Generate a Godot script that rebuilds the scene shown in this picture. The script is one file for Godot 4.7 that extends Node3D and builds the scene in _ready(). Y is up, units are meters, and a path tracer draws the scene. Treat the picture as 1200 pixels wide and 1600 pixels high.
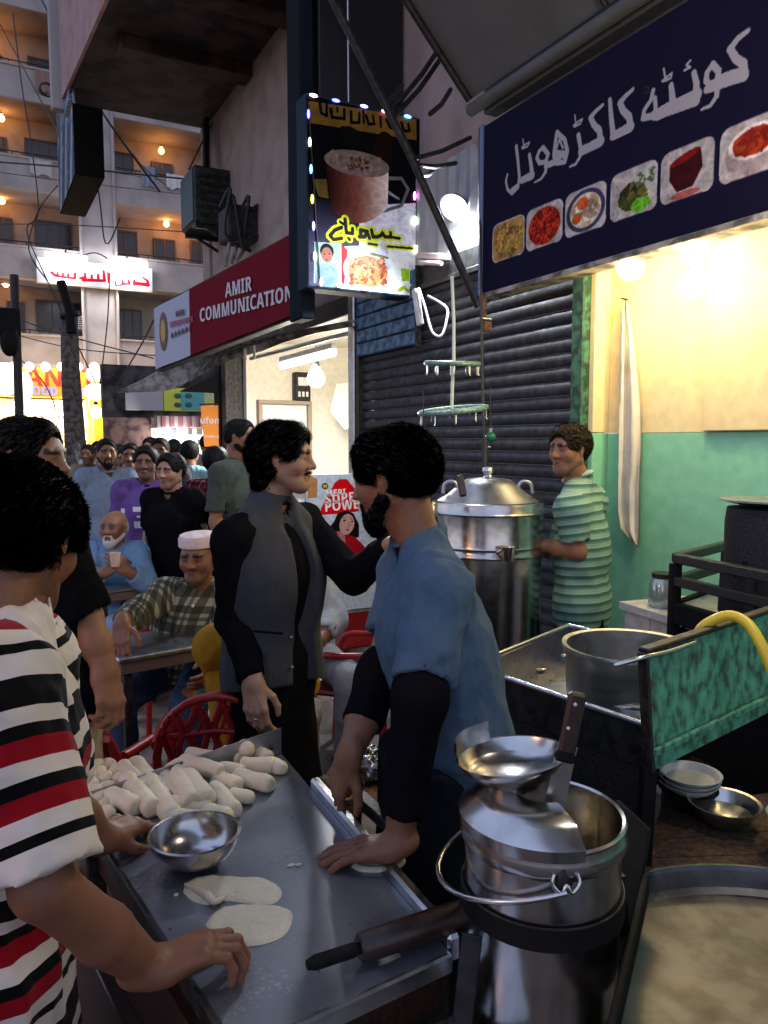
extends Node3D
# A street kitchen at dusk: a steel dough table and its makers in front, shops and a hotel behind.
var eye := Vector3(0, 1.62, 0)
var fw: Vector3
var rt: Vector3
var up: Vector3
var used := {}
var M := {}
var X := {}
var rng := RandomNumberGenerator.new()
var nz_hair := FastNoiseLite.new()
var nz_fold := FastNoiseLite.new()
var chair0: Node3D
var chair_parts := []
# energies of the lamps that the picture shows
var L := {"tube": 14.0, "shopbulb": 3.0, "flood": 4.0, "bulbs": 0.30, "near": 1.0, "street": 1.3, "hotel": 0.16, "flood2": 6.0, "food": 6.0}

func _ready() -> void:
	rng.seed = 20240611
	var cam := Camera3D.new()
	cam.name = "camera"
	cam.position = eye
	cam.rotation = Vector3(-deg_to_rad(5.24), -deg_to_rad(28.0), 0)
	cam.fov = rad_to_deg(2.0 * atan(800.0 / 1200.0))
	cam.near = 0.05
	cam.far = 600.0
	cam.current = true
	add_child(cam)
	fw = -cam.basis.z
	rt = cam.basis.x
	up = cam.basis.y
	var env := Environment.new()
	env.background_mode = Environment.BG_SKY
	var sky := ProceduralSkyMaterial.new()
	sky.sky_top_color = Color(0.36, 0.40, 0.50)
	sky.sky_horizon_color = Color(0.55, 0.53, 0.54)
	sky.sky_curve = 0.12
	sky.ground_bottom_color = Color(0.10, 0.09, 0.09)
	sky.ground_horizon_color = Color(0.20, 0.18, 0.18)
	env.sky = Sky.new()
	env.sky.sky_material = sky
	env.background_energy_multiplier = 5.0
	env.tonemap_mode = Environment.TONE_MAPPER_LINEAR
	env.tonemap_exposure = 1.0
	env.sdfgi_enabled = true
	env.ssao_enabled = true
	env.ssil_enabled = true
	var we := WorldEnvironment.new()
	we.name = "world"
	we.environment = env
	add_child(we)
	var sun := DirectionalLight3D.new()      # what is left of the day
	sun.name = "dusk_light"
	sun.rotation = Vector3(-deg_to_rad(60), deg_to_rad(60), 0)
	sun.light_energy = 0.04
	sun.light_color = Color(0.80, 0.86, 1.0)
	sun.light_angular_distance = 40.0
	sun.shadow_enabled = true
	add_child(sun)
	make_mats()
	build_setting()
	build_signs()
	build_table()
	build_dough()
	build_can()
	build_griddle()
	build_kitchen()
	build_street()
	build_people()

# ---------------------------------------------------------------- places
func ray(x: float, y: float) -> Vector3:
	return fw + rt * ((x - 600.0) / 1200.0) + up * ((800.0 - y) / 1200.0)

func at(x: float, y: float, d: float) -> Vector3:      # a point seen at photo pixel x, y and d metres deep
	return eye + ray(x, y) * d

func on_y(x: float, y: float, h: float) -> Vector3:    # where that line of sight meets a level plane
	var r := ray(x, y)
	return eye + r * ((h - eye.y) / r.y)

func on_x(x: float, y: float, h: float) -> Vector3:    # ... the plane of the shop fronts
	var r := ray(x, y)
	return eye + r * ((h - eye.x) / r.x)

func on_z(x: float, y: float, h: float) -> Vector3:    # ... a plane across the street
	var r := ray(x, y)
	return eye + r * ((h - eye.z) / r.z)

# ---------------------------------------------------------------- naming
func uniq(parent: Node, called: String) -> String:
	var key := str(parent.get_instance_id()) + called
	var n: int = used.get(key, 0)
	used[key] = n + 1
	return called if n == 0 else "%s_%03d" % [called, n]

func tag(o: Node, label: String, category: String, group := "") -> Node:
	o.set_meta("label", label)
	o.set_meta("category", category)
	if group:
		o.set_meta("group", group)
	return o

func thing(called: String, label: String, category: String, pos := Vector3.ZERO, turn := 0.0, group := "") -> Node3D:
	var o := Node3D.new()
	o.name = uniq(self, called)
	o.position = pos
	o.rotation.y = turn
	add_child(o)
	tag(o, label, category, group)
	return o

func put(called: String, mesh: Mesh, mat: Material, parent: Node = self, pos := Vector3.ZERO) -> MeshInstance3D:
	var o := MeshInstance3D.new()
	o.name = uniq(parent, called)
	o.mesh = mesh
	o.material_override = mat
	o.position = pos
	parent.add_child(o)
	return o

func struct(called: String, mesh: Mesh, mat: Material, pos := Vector3.ZERO) -> MeshInstance3D:
	var o := put(called, mesh, mat, self, pos)
	o.set_meta("kind", "structure")
	return o

func copy(o: Node3D, pos: Vector3, turn: float, label: String) -> Node3D:
	var c: Node3D = o.duplicate()
	c.name = uniq(self, String(o.get_meta("called")))
	c.position = pos
	c.rotation.y = turn
	add_child(c)
	c.set_meta("label", label)
	return c

# ---------------------------------------------------------------- mesh builder
class B:
	var st := SurfaceTool.new()
	var T := Transform3D.IDENTITY
	var sg := 1
	func _init() -> void:
		st.begin(Mesh.PRIMITIVE_TRIANGLES)
	func v(p: Vector3, uv := Vector2.ZERO) -> void:
		st.set_uv(uv)
		st.add_vertex(T * p)
	func flat() -> void:
		st.set_smooth_group(0xFFFFFFFF)
	func smooth() -> void:
		sg += 1
		st.set_smooth_group(sg)
	func quad(a: Vector3, b: Vector3, c: Vector3, d: Vector3, ua := Vector2(0, 0), ub := Vector2(1, 0), uc := Vector2(1, 1), ud := Vector2(0, 1)) -> B:
		v(a, ua); v(b, ub); v(c, uc); v(a, ua); v(c, uc); v(d, ud)
		return self
	func face(p: Array, c: Vector3) -> void:               # a convex face of a body round c
		var m := Vector3.ZERO
		for q in p:
			m += q
		m /= p.size()
		var n: Vector3 = (p[1] - p[0]).cross(p[2] - p[0])
		if n.dot(m - c) > 0.0:
			p = p.duplicate()
			p.reverse()
		var a := n.abs()
		for k in range(1, p.size() - 1):
			for q in [p[0], p[k], p[k + 1]]:
				v(q, Vector2(q.z, -q.y) if a.x > a.y and a.x > a.z else (Vector2(q.x, q.z) if a.y > a.z else Vector2(q.x, -q.y)))
	func box(c: Vector3, s: Vector3, bev := 0.0) -> B:
		flat()
		var h := s * 0.5
		var w := minf(bev, minf(h.x, minf(h.y, h.z)) * 0.9)
		for ax in 3:
			var u := (ax + 1) % 3
			var t := (ax + 2) % 3
			for sd in [-1.0, 1.0]:
				var pts := []
				for k in [[-1, -1], [1, -1], [1, 1], [-1, 1]]:
					var q := Vector3.ZERO
					q[ax] = h[ax] * sd
					q[u] = (h[u] - w) * k[0]
					q[t] = (h[t] - w) * k[1]
					pts.append(c + q)
				face(pts, c)
			if w > 0.0:
				for s1 in [-1.0, 1.0]:
					for s2 in [-1.0, 1.0]:
						var e := []
						for k in [[0, -1], [0, 1], [1, 1], [1, -1]]:
							var q := Vector3.ZERO
							q[ax] = (h[ax] - w) * k[1]
							q[u] = (h[u] - (w if k[0] else 0.0)) * s1
							q[t] = (h[t] - (0.0 if k[0] else w)) * s2
							e.append(c + q)
						face(e, c)
		if w > 0.0:
			for a in [-1.0, 1.0]:
				for b in [-1.0, 1.0]:
					for d in [-1.0, 1.0]:
						var e := Vector3(a, b, d)
						face([c + e * (h - Vector3(0, w, w)), c + e * (h - Vector3(w, 0, w)), c + e * (h - Vector3(w, w, 0))], c)
		return self
	func hexa(p: Array) -> B:                              # 0-3 one end, 4-7 the other
		flat()
		var c := Vector3.ZERO
		for q in p:
			c += q
		c /= 8.0
		for f in [[0, 1, 2, 3], [4, 5, 6, 7], [0, 1, 5, 4], [1, 2, 6, 5], [2, 3, 7, 6], [3, 0, 4, 7]]:
			face([p[f[0]], p[f[1]], p[f[2]], p[f[3]]], c)
		return self
	func bar(a: Vector3, b: Vector3, w: float, h: float, side := Vector3.UP, bev := 0.0) -> B:   # a box from a to b; h is measured towards side
		var old := T
		var z := (b - a).normalized()
		var y := (side - z * side.dot(z)).normalized()
		if y.length() < 0.5:
			y = z.cross(Vector3.RIGHT).normalized()
		T = old * Transform3D(Basis(y.cross(z), y, z), (a + b) * 0.5)
		box(Vector3.ZERO, Vector3(w, h, a.distance_to(b)), bev)
		T = old
		return self
	func lathe(prof: Array, segs := 32, a0 := 0.0, a1 := TAU) -> B:
		var len := 0.0
		for i in prof.size() - 1:
			var p: Vector2 = prof[i]
			var q: Vector2 = prof[i + 1]
			if i == 0 or absf((p - prof[i - 1]).angle_to(q - p)) > 0.6:
				smooth()
			var l2 := len + p.distance_to(q)
			for k in segs:
				var u0 := lerpf(a0, a1, float(k) / segs)
				var u1 := lerpf(a0, a1, float(k + 1) / segs)
				var e0 := Vector3(cos(u0), 0, sin(u0))
				var e1 := Vector3(cos(u1), 0, sin(u1))
				var y0 := Vector3.UP * p.y
				var y1 := Vector3.UP * q.y
				var t0 := Vector2(float(k) / segs, len)
				var t1 := Vector2(float(k + 1) / segs, len)
				var t2 := Vector2(float(k + 1) / segs, l2)
				var t3 := Vector2(float(k) / segs, l2)
				if p.x > 1e-6:
					v(e0 * p.x + y0, t0); v(e1 * q.x + y1, t2); v(e1 * p.x + y0, t1)
				if q.x > 1e-6:
					v(e0 * p.x + y0, t0); v(e0 * q.x + y1, t3); v(e1 * q.x + y1, t2)
			len = l2
		return self
	func tube(path: Array, r: Variant, segs := 8, caps := true, flat_k := 1.0) -> B:
		smooth()
		var n := path.size()
		var prev := Vector3.ZERO
		var rings := []
		for i in n:
			var d: Vector3 = (path[mini(i + 1, n - 1)] - path[maxi(i - 1, 0)]).normalized()
			var x := prev - d * prev.dot(d)
			if x.length() < 0.01:
				x = d.cross(Vector3.UP if absf(d.y) < 0.9 else Vector3.RIGHT)
			x = x.normalized()
			prev = x
			var y := d.cross(x)
			var rr: float = r[i] if r is Array else r
			var ring := []
			for k in segs:
				var a := TAU * k / segs
				ring.append(path[i] + x * cos(a) * rr + y * sin(a) * rr * flat_k)
			rings.append(ring)
		for i in n - 1:
			for k in segs:
				var k2 := (k + 1) % segs
				quad(rings[i][k], rings[i + 1][k], rings[i + 1][k2], rings[i][k2], Vector2(float(k) / segs, i), Vector2(float(k) / segs, i + 1), Vector2(float(k + 1) / segs, i + 1), Vector2(float(k + 1) / segs, i))
		if caps:
			smooth()
			for k in range(1, segs - 1):
				v(rings[0][0]); v(rings[0][k]); v(rings[0][k + 1])
				v(rings[n - 1][0]); v(rings[n - 1][k + 1]); v(rings[n - 1][k])
		return self
	func ball(c: Vector3, r: Vector3, rings := 8, segs := 12) -> B:
		smooth()
		var old := T
		T = old * Transform3D(Basis.from_scale(r), c)
		for i in rings:
			var a := PI * i / rings
			var b := PI * (i + 1) / rings
			for k in segs:
				var u := TAU * k / segs
				var w := TAU * (k + 1) / segs
				var p0 := Vector3(sin(a) * cos(u), cos(a), sin(a) * sin(u))
				var p1 := Vector3(sin(a) * cos(w), cos(a), sin(a) * sin(w))
				var p2 := Vector3(sin(b) * cos(w), cos(b), sin(b) * sin(w))
				var p3 := Vector3(sin(b) * cos(u), cos(b), sin(b) * sin(u))
				if i > 0:
					v(p0); v(p1); v(p2)
				if i < rings - 1:
					v(p0); v(p2); v(p3)
		T = old
		return self
	func prism(poly: PackedVector2Array, z0: float, z1: float) -> B:     # in the xy plane of T
		flat()
		if Geometry2D.is_polygon_clockwise(poly):
			poly = poly.duplicate()
			poly.reverse()
		var t := Geometry2D.triangulate_polygon(poly)
		for k in range(0, t.size(), 3):
			var a := poly[t[k]]
			var b := poly[t[k + 1]]
			var c := poly[t[k + 2]]
			if (b - a).cross(c - a) < 0.0:
				var s := b
				b = c
				c = s
			for e in [a, c, b]:
				v(Vector3(e.x, e.y, z1), e)
			for e in [a, b, c]:
				v(Vector3(e.x, e.y, z0), e)
		for k in poly.size():
			var a := poly[k]
			var b := poly[(k + 1) % poly.size()]
			quad(Vector3(a.x, a.y, z0), Vector3(a.x, a.y, z1), Vector3(b.x, b.y, z1), Vector3(b.x, b.y, z0))
		return self
	func mesh() -> ArrayMesh:
		st.generate_normals()
		st.index()
		return st.commit()

func bx(c: Vector3, s: Vector3, bev := 0.0) -> ArrayMesh:
	return B.new().box(c, s, bev).mesh()

func span(a: Vector3, b: Vector3, bev := 0.0) -> ArrayMesh:           # a box between two corners
	return B.new().box((a + b) * 0.5, (b - a).abs(), bev).mesh()

func spline(p: Array, steps := 6) -> Array:
	var out := []
	for i in p.size() - 1:
		for k in steps:
			out.append((p[i] as Vector3).cubic_interpolate(p[i + 1], p[maxi(i - 1, 0)], p[mini(i + 2, p.size() - 1)], float(k) / steps))
	out.append(p[-1])
	return out

# ---------------------------------------------------------------- implicit bodies meshed as surface nets
class Sdf:
	var A: Array[Vector3] = []
	var D: Array[Vector3] = []
	var L := PackedFloat32Array()      # 1 / length squared
	var R := PackedFloat32Array()
	var R2 := PackedFloat32Array()     # radius at the other end, less R
	var K := PackedFloat32Array()
	var N: Array[Vector3] = []         # direction in which the body is flattened
	var S := PackedFloat32Array()
	var O := PackedInt32Array()        # 0 joined, 1 taken away, 2 joined with a flat far end, 3 half space taken away, 4 joined, both ends flat
	var C := PackedColorArray()
	var noise: FastNoiseLite
	var amp := 0.0
	var nscale := Vector3.ONE
	var tint: Callable                 # a last touch of colour, by place
	var paint := false                 # small coloured features show wherever the surface lies on them
	var shift := Transform3D.IDENTITY  # where the finished mesh goes
	var uvf: Callable
	var v := PackedVector3Array()
	var n := PackedVector3Array()
	var c := PackedColorArray()
	var uv := PackedVector2Array()
	var ix := PackedInt32Array()
	func add(a: Vector3, b: Vector3, ra: float, rb: float, k := 0.02, col := Color.WHITE, fn := Vector3.ZERO, fs := 1.0, op := 0) -> Sdf:
		A.append(a); D.append(b - a); L.append(1.0 / maxf(a.distance_squared_to(b), 1e-9)); R.append(ra); R2.append(rb - ra); K.append(k)
		N.append(fn); S.append(1.0 / fs - 1.0); O.append(op); C.append(col)
		return self
	func ball(a: Vector3, r: float, k := 0.02, col := Color.WHITE, fn := Vector3.ZERO, fs := 1.0, op := 0) -> Sdf:
		return add(a, a, r, r, k, col, fn, fs, op)
	func cut(p: Vector3, away: Vector3) -> Sdf:           # what lies beyond p towards away goes
		return add(p, p + away.normalized(), 0, 0, 0.0, Color.WHITE, Vector3.ZERO, 1.0, 3)
	func dist(i: int, p: Vector3) -> float:
		var q := p - A[i]
		var dd := D[i]
		var o := O[i]
		if o == 3:
			return -q.dot(dd)
		var tt := q.dot(dd) * L[i]
		var t := clampf(tt, 0.0, 1.0)
		var w := q - dd * t
		if S[i] != 0.0:
			w += N[i] * (N[i].dot(w) * S[i])
		var d := w.length() - R[i] - R2[i] * t
		if o == 2 or o == 4:
			d = maxf(d, (tt - 1.0) / sqrt(L[i]))
			if o == 4:
				d = maxf(d, -tt / sqrt(L[i]))
		return d
	func mesh_into(cell: float) -> Sdf:
		var lo := Vector3.ONE * 1e9
		var hi := -lo
		var num := A.size()
		var kmax := 0.0
		var fmax := 1.0
		for i in num:
			if O[i] == 3 or O[i] == 1:
				continue
			var r := Vector3.ONE * (maxf(R[i], R[i] + R2[i]) + amp)
			lo = lo.min(A[i] - r).min(A[i] + D[i] - r)
			hi = hi.max(A[i] + r).max(A[i] + D[i] + r)
			kmax = maxf(kmax, K[i])
			fmax = maxf(fmax, 1.0 + S[i])
		lo -= Vector3.ONE * cell * 2.0
		var nb := ((hi - lo) / (cell * 4.0)).ceil() + Vector3.ONE
		var bxn := int(nb.x)
		var byn := int(nb.y)
		var bzn := int(nb.z)
		var nx := bxn * 4 + 1
		var ny := byn * 4 + 1
		var nz := bzn * 4 + 1
		var sx := 1
		var sy := nx
		var sz := nx * ny
		var g := PackedFloat32Array()
		g.resize(nx * ny * nz)
		g.fill(1e9)
		var id := PackedByteArray()
		id.resize(nx * ny * nz)
		var half := cell * 3.47
		var active: Array[Vector3i] = []
		for bz in bzn:
			for by in byn:
				for bx in bxn:
					var ctr := lo + Vector3(bx * 4 + 2, by * 4 + 2, bz * 4 + 2) * cell
					var near := PackedInt32Array()
					var f := 1e9
					var cutting := false
					for i in num:
						var d := dist(i, ctr)
						var o := O[i]
						var sc := 1.0 + S[i]
						if o == 3 or o == 1:
							if d < half * sc + K[i] + amp:
								near.append(i)
								cutting = true
							if d < 0.0 and -d > half * sc + K[i]:
								f = 1e9
								near.clear()
							continue
						if d < half * sc + K[i] + amp:
							near.append(i)
						f = minf(f, d)
					if near.is_empty() or f > 1e8 or (not cutting and f < -(half * fmax + kmax + amp)):
						continue
					active.append(Vector3i(bx, by, bz))
					for kz in 5:
						for ky in 5:
							for kx in 5:
								var at := (bx * 4 + kx) + (by * 4 + ky) * sy + (bz * 4 + kz) * sz
								if g[at] < 1e8:
									continue
								var p := lo + Vector3(bx * 4 + kx, by * 4 + ky, bz * 4 + kz) * cell
								var e := 1e3
								var best := 1e3
								var who := 0
								for i in near:
									var d := dist(i, p)
									var o := O[i]
									var k := K[i]
									if o == 1 or o == 3:
										d = -d
										var h := maxf(k - absf(e - d), 0.0)
										e = maxf(e, d) + (h * h * 0.25 / k if k > 0.0 else 0.0)
									else:
										if d < best:
											best = d
											who = i
										var h := maxf(k - absf(e - d), 0.0)
										e = minf(e, d) - (h * h * 0.25 / k if k > 0.0 else 0.0)
								if amp > 0.0 and absf(e) < cell * 4.0:
									e -= amp * noise.get_noise_3dv(p * nscale)
								g[at] = e
								id[at] = who
		var vi := PackedInt32Array()
		vi.resize(nx * ny * nz)
		vi.fill(-1)
		var off := PackedInt32Array([0, sx, sy, sx + sy, sz, sx + sz, sy + sz, sx + sy + sz])
		var ea := PackedInt32Array([0, 2, 4, 6, 0, 1, 4, 5, 0, 1, 2, 3])
		var eb := PackedInt32Array([1, 3, 5, 7, 2, 3, 6, 7, 4, 5, 6, 7])
		var cp: Array[Vector3] = [Vector3(0, 0, 0), Vector3(1, 0, 0), Vector3(0, 1, 0), Vector3(1, 1, 0), Vector3(0, 0, 1), Vector3(1, 0, 1), Vector3(0, 1, 1), Vector3(1, 1, 1)]
		var base := v.size()
		var cells := PackedInt32Array()
		for b in active:
			for kz in 4:
				for ky in 4:
					for kx in 4:
						var at := (b.x * 4 + kx) + (b.y * 4 + ky) * sy + (b.z * 4 + kz) * sz
						var m := 0
						for q in 8:
							if g[at + off[q]] < 0.0:
								m += 1
						if m == 0 or m == 8:
							continue
						var s := Vector3.ZERO
						var cnt := 0
						for e in 12:
							var x := g[at + off[ea[e]]]
							var y := g[at + off[eb[e]]]
							if (x < 0.0) != (y < 0.0):
								s += cp[ea[e]].lerp(cp[eb[e]], x / (x - y))
								cnt += 1
						vi[at] = v.size()
						cells.append(at)
						v.append(lo + (Vector3(b.x * 4 + kx, b.y * 4 + ky, b.z * 4 + kz) + s / cnt) * cell)
						c.append(C[id[at]])
		n.resize(v.size())
		for q in range(base, v.size()):
			n[q] = Vector3.ZERO
		var ax := PackedInt32Array([sx, sy, sz])
		for at in cells:
			var x0 := g[at] < 0.0
			for a in 3:
				if x0 == (g[at + ax[a]] < 0.0):
					continue
				var u := ax[(a + 1) % 3]
				var w := ax[(a + 2) % 3]
				if at - u - w < 0:
					continue
				var i0 := vi[at]
				var i1 := vi[at - u]
				var i2 := vi[at - u - w]
				var i3 := vi[at - w]
				if i1 < 0 or i2 < 0 or i3 < 0:
					continue
				if x0:
					var z := i1
					i1 = i3
					i3 = z
				ix.append_array(PackedInt32Array([i0, i1, i2, i0, i2, i3]))
				var fnm := (v[i3] - v[i1]).cross(v[i2] - v[i0])
				n[i0] += fnm; n[i1] += fnm; n[i2] += fnm; n[i3] += fnm
		var tol := minf(cell * 0.55 + 0.0008, 0.0032)
		for q in range(base, v.size()):
			n[q] = n[q].normalized()
			if paint:
				for i in range(num - 1, -1, -1):
					if O[i] == 0 and absf(dist(i, v[q])) < tol:
						c[q] = C[i]
						break
			if tint.is_valid():
				c[q] = tint.call(v[q], n[q], c[q])
			if uvf.is_valid():
				uv.append(uvf.call(v[q], n[q]))
			if shift != Transform3D.IDENTITY:
				v[q] = shift * v[q]
				n[q] = (shift.basis * n[q]).normalized()
		return self
	func join(o: Sdf) -> void:
		var b := v.size()
		v.append_array(o.v)
		n.append_array(o.n)
		c.append_array(o.c)
		for q in o.ix:
			ix.append(q + b)
	func move(t: Transform3D) -> void:
		for q in v.size():
			v[q] = t * v[q]
			n[q] = (t.basis * n[q]).normalized()
	func clear_shapes() -> void:
		A.clear(); D.clear(); L.clear(); R.clear(); R2.clear(); K.clear(); N.clear(); S.clear(); O.clear(); C.clear()
	func commit() -> ArrayMesh:
		var a := []
		a.resize(Mesh.ARRAY_MAX)
		a[Mesh.ARRAY_VERTEX] = v
		a[Mesh.ARRAY_NORMAL] = n
		a[Mesh.ARRAY_COLOR] = c
		if uv.size() == v.size():
			a[Mesh.ARRAY_TEX_UV] = uv
		a[Mesh.ARRAY_INDEX] = ix
		var m := ArrayMesh.new()
		m.add_surface_from_arrays(Mesh.PRIMITIVE_TRIANGLES, a)
		return m
# ---------------------------------------------------------------- materials
func ntex(sd: int, freq: float, oct: int, stops: Array, size := 512, kind := FastNoiseLite.TYPE_SIMPLEX_SMOOTH, fractal := FastNoiseLite.FRACTAL_FBM, normal := 0.0) -> NoiseTexture2D:
	var n := FastNoiseLite.new()
	n.seed = sd
	n.frequency = freq
	n.noise_type = kind
	n.fractal_type = fractal
	n.fractal_octaves = oct
	var t := NoiseTexture2D.new()
	t.width = size
	t.height = size
	t.seamless = true
	t.generate_mipmaps = false
	if normal > 0.0:
		t.as_normal_map = true
		t.bump_strength = normal
	else:
		var g := Gradient.new()
		g.offsets = PackedFloat32Array(stops.map(func(s): return s[0]))
		g.colors = PackedColorArray(stops.map(func(s): return s[1] if s[1] is Color else Color(s[1], s[1], s[1])))
		t.color_ramp = g
	t.noise = n
	return t

func mt(col: Color, rough: float, metal := 0.0, tex: Texture2D = null, scale := 1.0, o := {}) -> StandardMaterial3D:
	var m := StandardMaterial3D.new()
	m.albedo_color = Color(col.r, col.g, col.b).linear_to_srgb()
	m.roughness = rough
	m.metallic = metal
	if tex:
		m.albedo_texture = tex
		m.uv1_triplanar = not o.get("uv", false)
		m.uv1_world_triplanar = o.get("world", false)
		m.uv1_scale = Vector3.ONE * scale if not o.has("sc") else o.sc
	if o.has("rt"):
		m.roughness_texture = o.rt
		m.roughness_texture_channel = BaseMaterial3D.TEXTURE_CHANNEL_RED
		m.uv1_triplanar = not o.get("uv", false)
		m.uv1_scale = Vector3.ONE * scale if not o.has("sc") else o.sc
	if o.has("nt"):
		m.normal_enabled = true
		m.normal_texture = o.nt
		m.normal_scale = o.get("ns", 1.0)
		m.uv1_triplanar = not o.get("uv", false)
		m.uv1_scale = Vector3.ONE * scale if not o.has("sc") else o.sc
	if o.has("ht"):
		m.heightmap_enabled = true
		m.heightmap_texture = o.ht
		m.heightmap_scale = o.get("hs", 0.5)
		m.uv1_triplanar = not o.get("uv", false)
		m.uv1_scale = Vector3.ONE * scale if not o.has("sc") else o.sc
	if o.has("vc"):
		m.vertex_color_use_as_albedo = true
	if o.has("coat"):
		m.clearcoat_enabled = true
		m.clearcoat = o.coat
		m.clearcoat_roughness = o.get("coat_r", 0.2)
	if o.has("rim"):
		m.rim_enabled = true
		m.rim = o.rim
	if o.has("spec"):
		m.metallic_specular = o.spec
	return m

func glow(col: Color, energy: float, base := Color(0.8, 0.8, 0.8)) -> StandardMaterial3D:
	var m := mt(base, 0.5)
	m.emission_enabled = true
	m.emission = col
	m.emission_energy_multiplier = energy
	return m

func make_mats() -> void:
	nz_hair.frequency = 70.0
	nz_hair.fractal_octaves = 3
	nz_fold.frequency = 7.0
	nz_fold.fractal_type = FastNoiseLite.FRACTAL_RIDGED
	nz_fold.fractal_octaves = 3
	nz_fold.fractal_gain = 0.45
	X.blotch = ntex(3, 0.008, 5, [[0.0, 0.78], [0.45, 0.92], [1.0, 1.0]])
	X.grime = ntex(5, 0.012, 6, [[0.0, 0.35], [0.35, 0.55], [0.55, 0.85], [1.0, 1.0]])
	X.fine = ntex(7, 0.09, 4, [[0.0, 0.72], [1.0, 1.0]])
	X.cloth = ntex(41, 0.03, 4, [[0.0, 0.90], [1.0, 1.0]])
	X.rough = ntex(9, 0.02, 5, [[0.0, 0.55], [0.5, 0.8], [1.0, 1.0]])
	X.smear = ntex(10, 0.008, 4, [[0.0, 0.68], [1.0, 1.0]])
	X.bump = ntex(11, 0.05, 4, [[0.0, 0.0], [1.0, 1.0]])
	X.nbump = ntex(12, 0.03, 4, [], 512, FastNoiseLite.TYPE_SIMPLEX_SMOOTH, FastNoiseLite.FRACTAL_FBM, 6.0)
	X.dent = ntex(13, 0.008, 3, [], 512, FastNoiseLite.TYPE_SIMPLEX_SMOOTH, FastNoiseLite.FRACTAL_FBM, 5.0)
	X.rust = ntex(15, 0.014, 7, [[0.0, Color(0.14, 0.13, 0.10)], [0.24, Color(0.22, 0.26, 0.20)], [0.36, Color(0.22, 0.42, 0.33)], [0.58, Color(0.30, 0.58, 0.46)], [1.0, Color(0.40, 0.68, 0.55)]])
	X.wood = ntex(17, 0.02, 5, [[0.0, Color(0.35, 0.25, 0.18)], [0.5, Color(0.7, 0.55, 0.42)], [1.0, Color(1, 0.86, 0.7)]])
	X.spot = ntex(19, 0.06, 5, [[0.0, 0.25], [0.40, 0.5], [0.55, 0.95], [1.0, 1.0]])
	var wn := FastNoiseLite.new()           # creases of cloth: a smooth relief that repeats without a seam
	wn.seed = 23
	wn.frequency = 0.011
	wn.fractal_type = FastNoiseLite.FRACTAL_RIDGED
	wn.fractal_octaves = 2
	wn.domain_warp_enabled = true
	wn.domain_warp_amplitude = 30.0
	wn.domain_warp_frequency = 0.01
	var wi := Image.create(256, 256, false, Image.FORMAT_RF)
	for y in 256:
		for x in 256:
			var a := smoothstep(0.0, 1.0, clampf((x - 176) / 80.0, 0.0, 1.0))
			var b := smoothstep(0.0, 1.0, clampf((y - 176) / 80.0, 0.0, 1.0))
			var v0 := lerpf(wn.get_noise_2d(x, y * 0.6), wn.get_noise_2d(x - 256, y * 0.6), a)
			var v1 := lerpf(wn.get_noise_2d(x, (y - 256) * 0.6), wn.get_noise_2d(x - 256, (y - 256) * 0.6), a)
			wi.set_pixel(x, y, Color(lerpf(v0, v1, b) * 0.5 + 0.5, 0, 0))
	X.wrinkle = ImageTexture.create_from_image(wi)
	X.worn = ntex(43, 0.010, 7, [[0.0, 0.35], [0.40, 0.7], [0.6, 0.9], [1.0, 1.0]])
	X.stain = ntex(31, 0.01, 5, [[0.0, Color(0.62, 0.55, 0.46)], [0.5, Color(0.85, 0.80, 0.74)], [1.0, Color(1, 1, 1)]])
	X.iron = ntex(29, 0.05, 5, [[0.0, 0.5], [0.42, 0.72], [0.55, 0.95], [1.0, 1.0]])
	# woven cloth: a small relief of threads
	var w := Image.create(32, 32, false, Image.FORMAT_RGB8)
	for y in 32:
		for x in 32:
			var k := (x / 4 + y / 4) % 2
			var q := absf((x % 4 if k else y % 4) - 1.5) / 1.5
			var h := 1.0 - q * q * 0.7 - rng.randf() * 0.2
			w.set_pixel(x, y, Color(h, h, h))
	X.weave = ImageTexture.create_from_image(w)
	M.skin = mt(Color.WHITE, 0.52, 0, X.fine, 9.0, {"vc": 1, "ht": X.bump, "hs": 0.04, "spec": 0.45})
	M.hair = mt(Color.WHITE, 0.6, 0, null, 1.0, {"vc": 1, "spec": 0.22})
	M.shoe = mt(Color(0.02, 0.017, 0.015), 0.6)
	M.steel = mt(Color(0.62, 0.62, 0.62), 0.30, 1.0, X.blotch, 2.0, {"rt": X.rough})
	M.polish = mt(Color(0.60, 0.58, 0.555), 0.27, 1.0, X.blotch, 2.5, {"rt": X.rough, "nt": X.dent, "ns": 0.10})
	M.alu = mt(Color(0.50, 0.51, 0.53), 0.42, 1.0, X.blotch, 3.0, {"rt": X.rough})
	M.tray = mt(Color(0.46, 0.49, 0.55), 0.44, 0.85, X.blotch, 1.3, {"rt": X.smear, "nt": X.dent, "ns": 0.05})
	M.iron = mt(Color(0.035, 0.033, 0.032), 0.55, 0.4, X.grime, 3.0, {"ht": X.bump, "hs": 0.1})
	M.black = mt(Color(0.012, 0.011, 0.011), 0.7, 0.0, X.blotch, 4.0, {"spec": 0.2})
	M.soot = mt(Color(0.022, 0.020, 0.020), 0.7, 0.2, X.spot, 3.0, {"ht": X.bump, "hs": 0.15})
	M.conc = mt(Color(0.20, 0.185, 0.17), 0.92, 0, X.grime, 0.8, {"ht": X.bump, "hs": 0.5})
	M.road = mt(Color(0.19, 0.155, 0.13), 0.85, 0, X.worn, 0.6, {"ht": X.bump, "hs": 0.4})
	M.wall = mt(Color(0.40, 0.31, 0.27), 0.9, 0, X.blotch, 0.5, {"ht": X.bump, "hs": 0.25})
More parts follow.
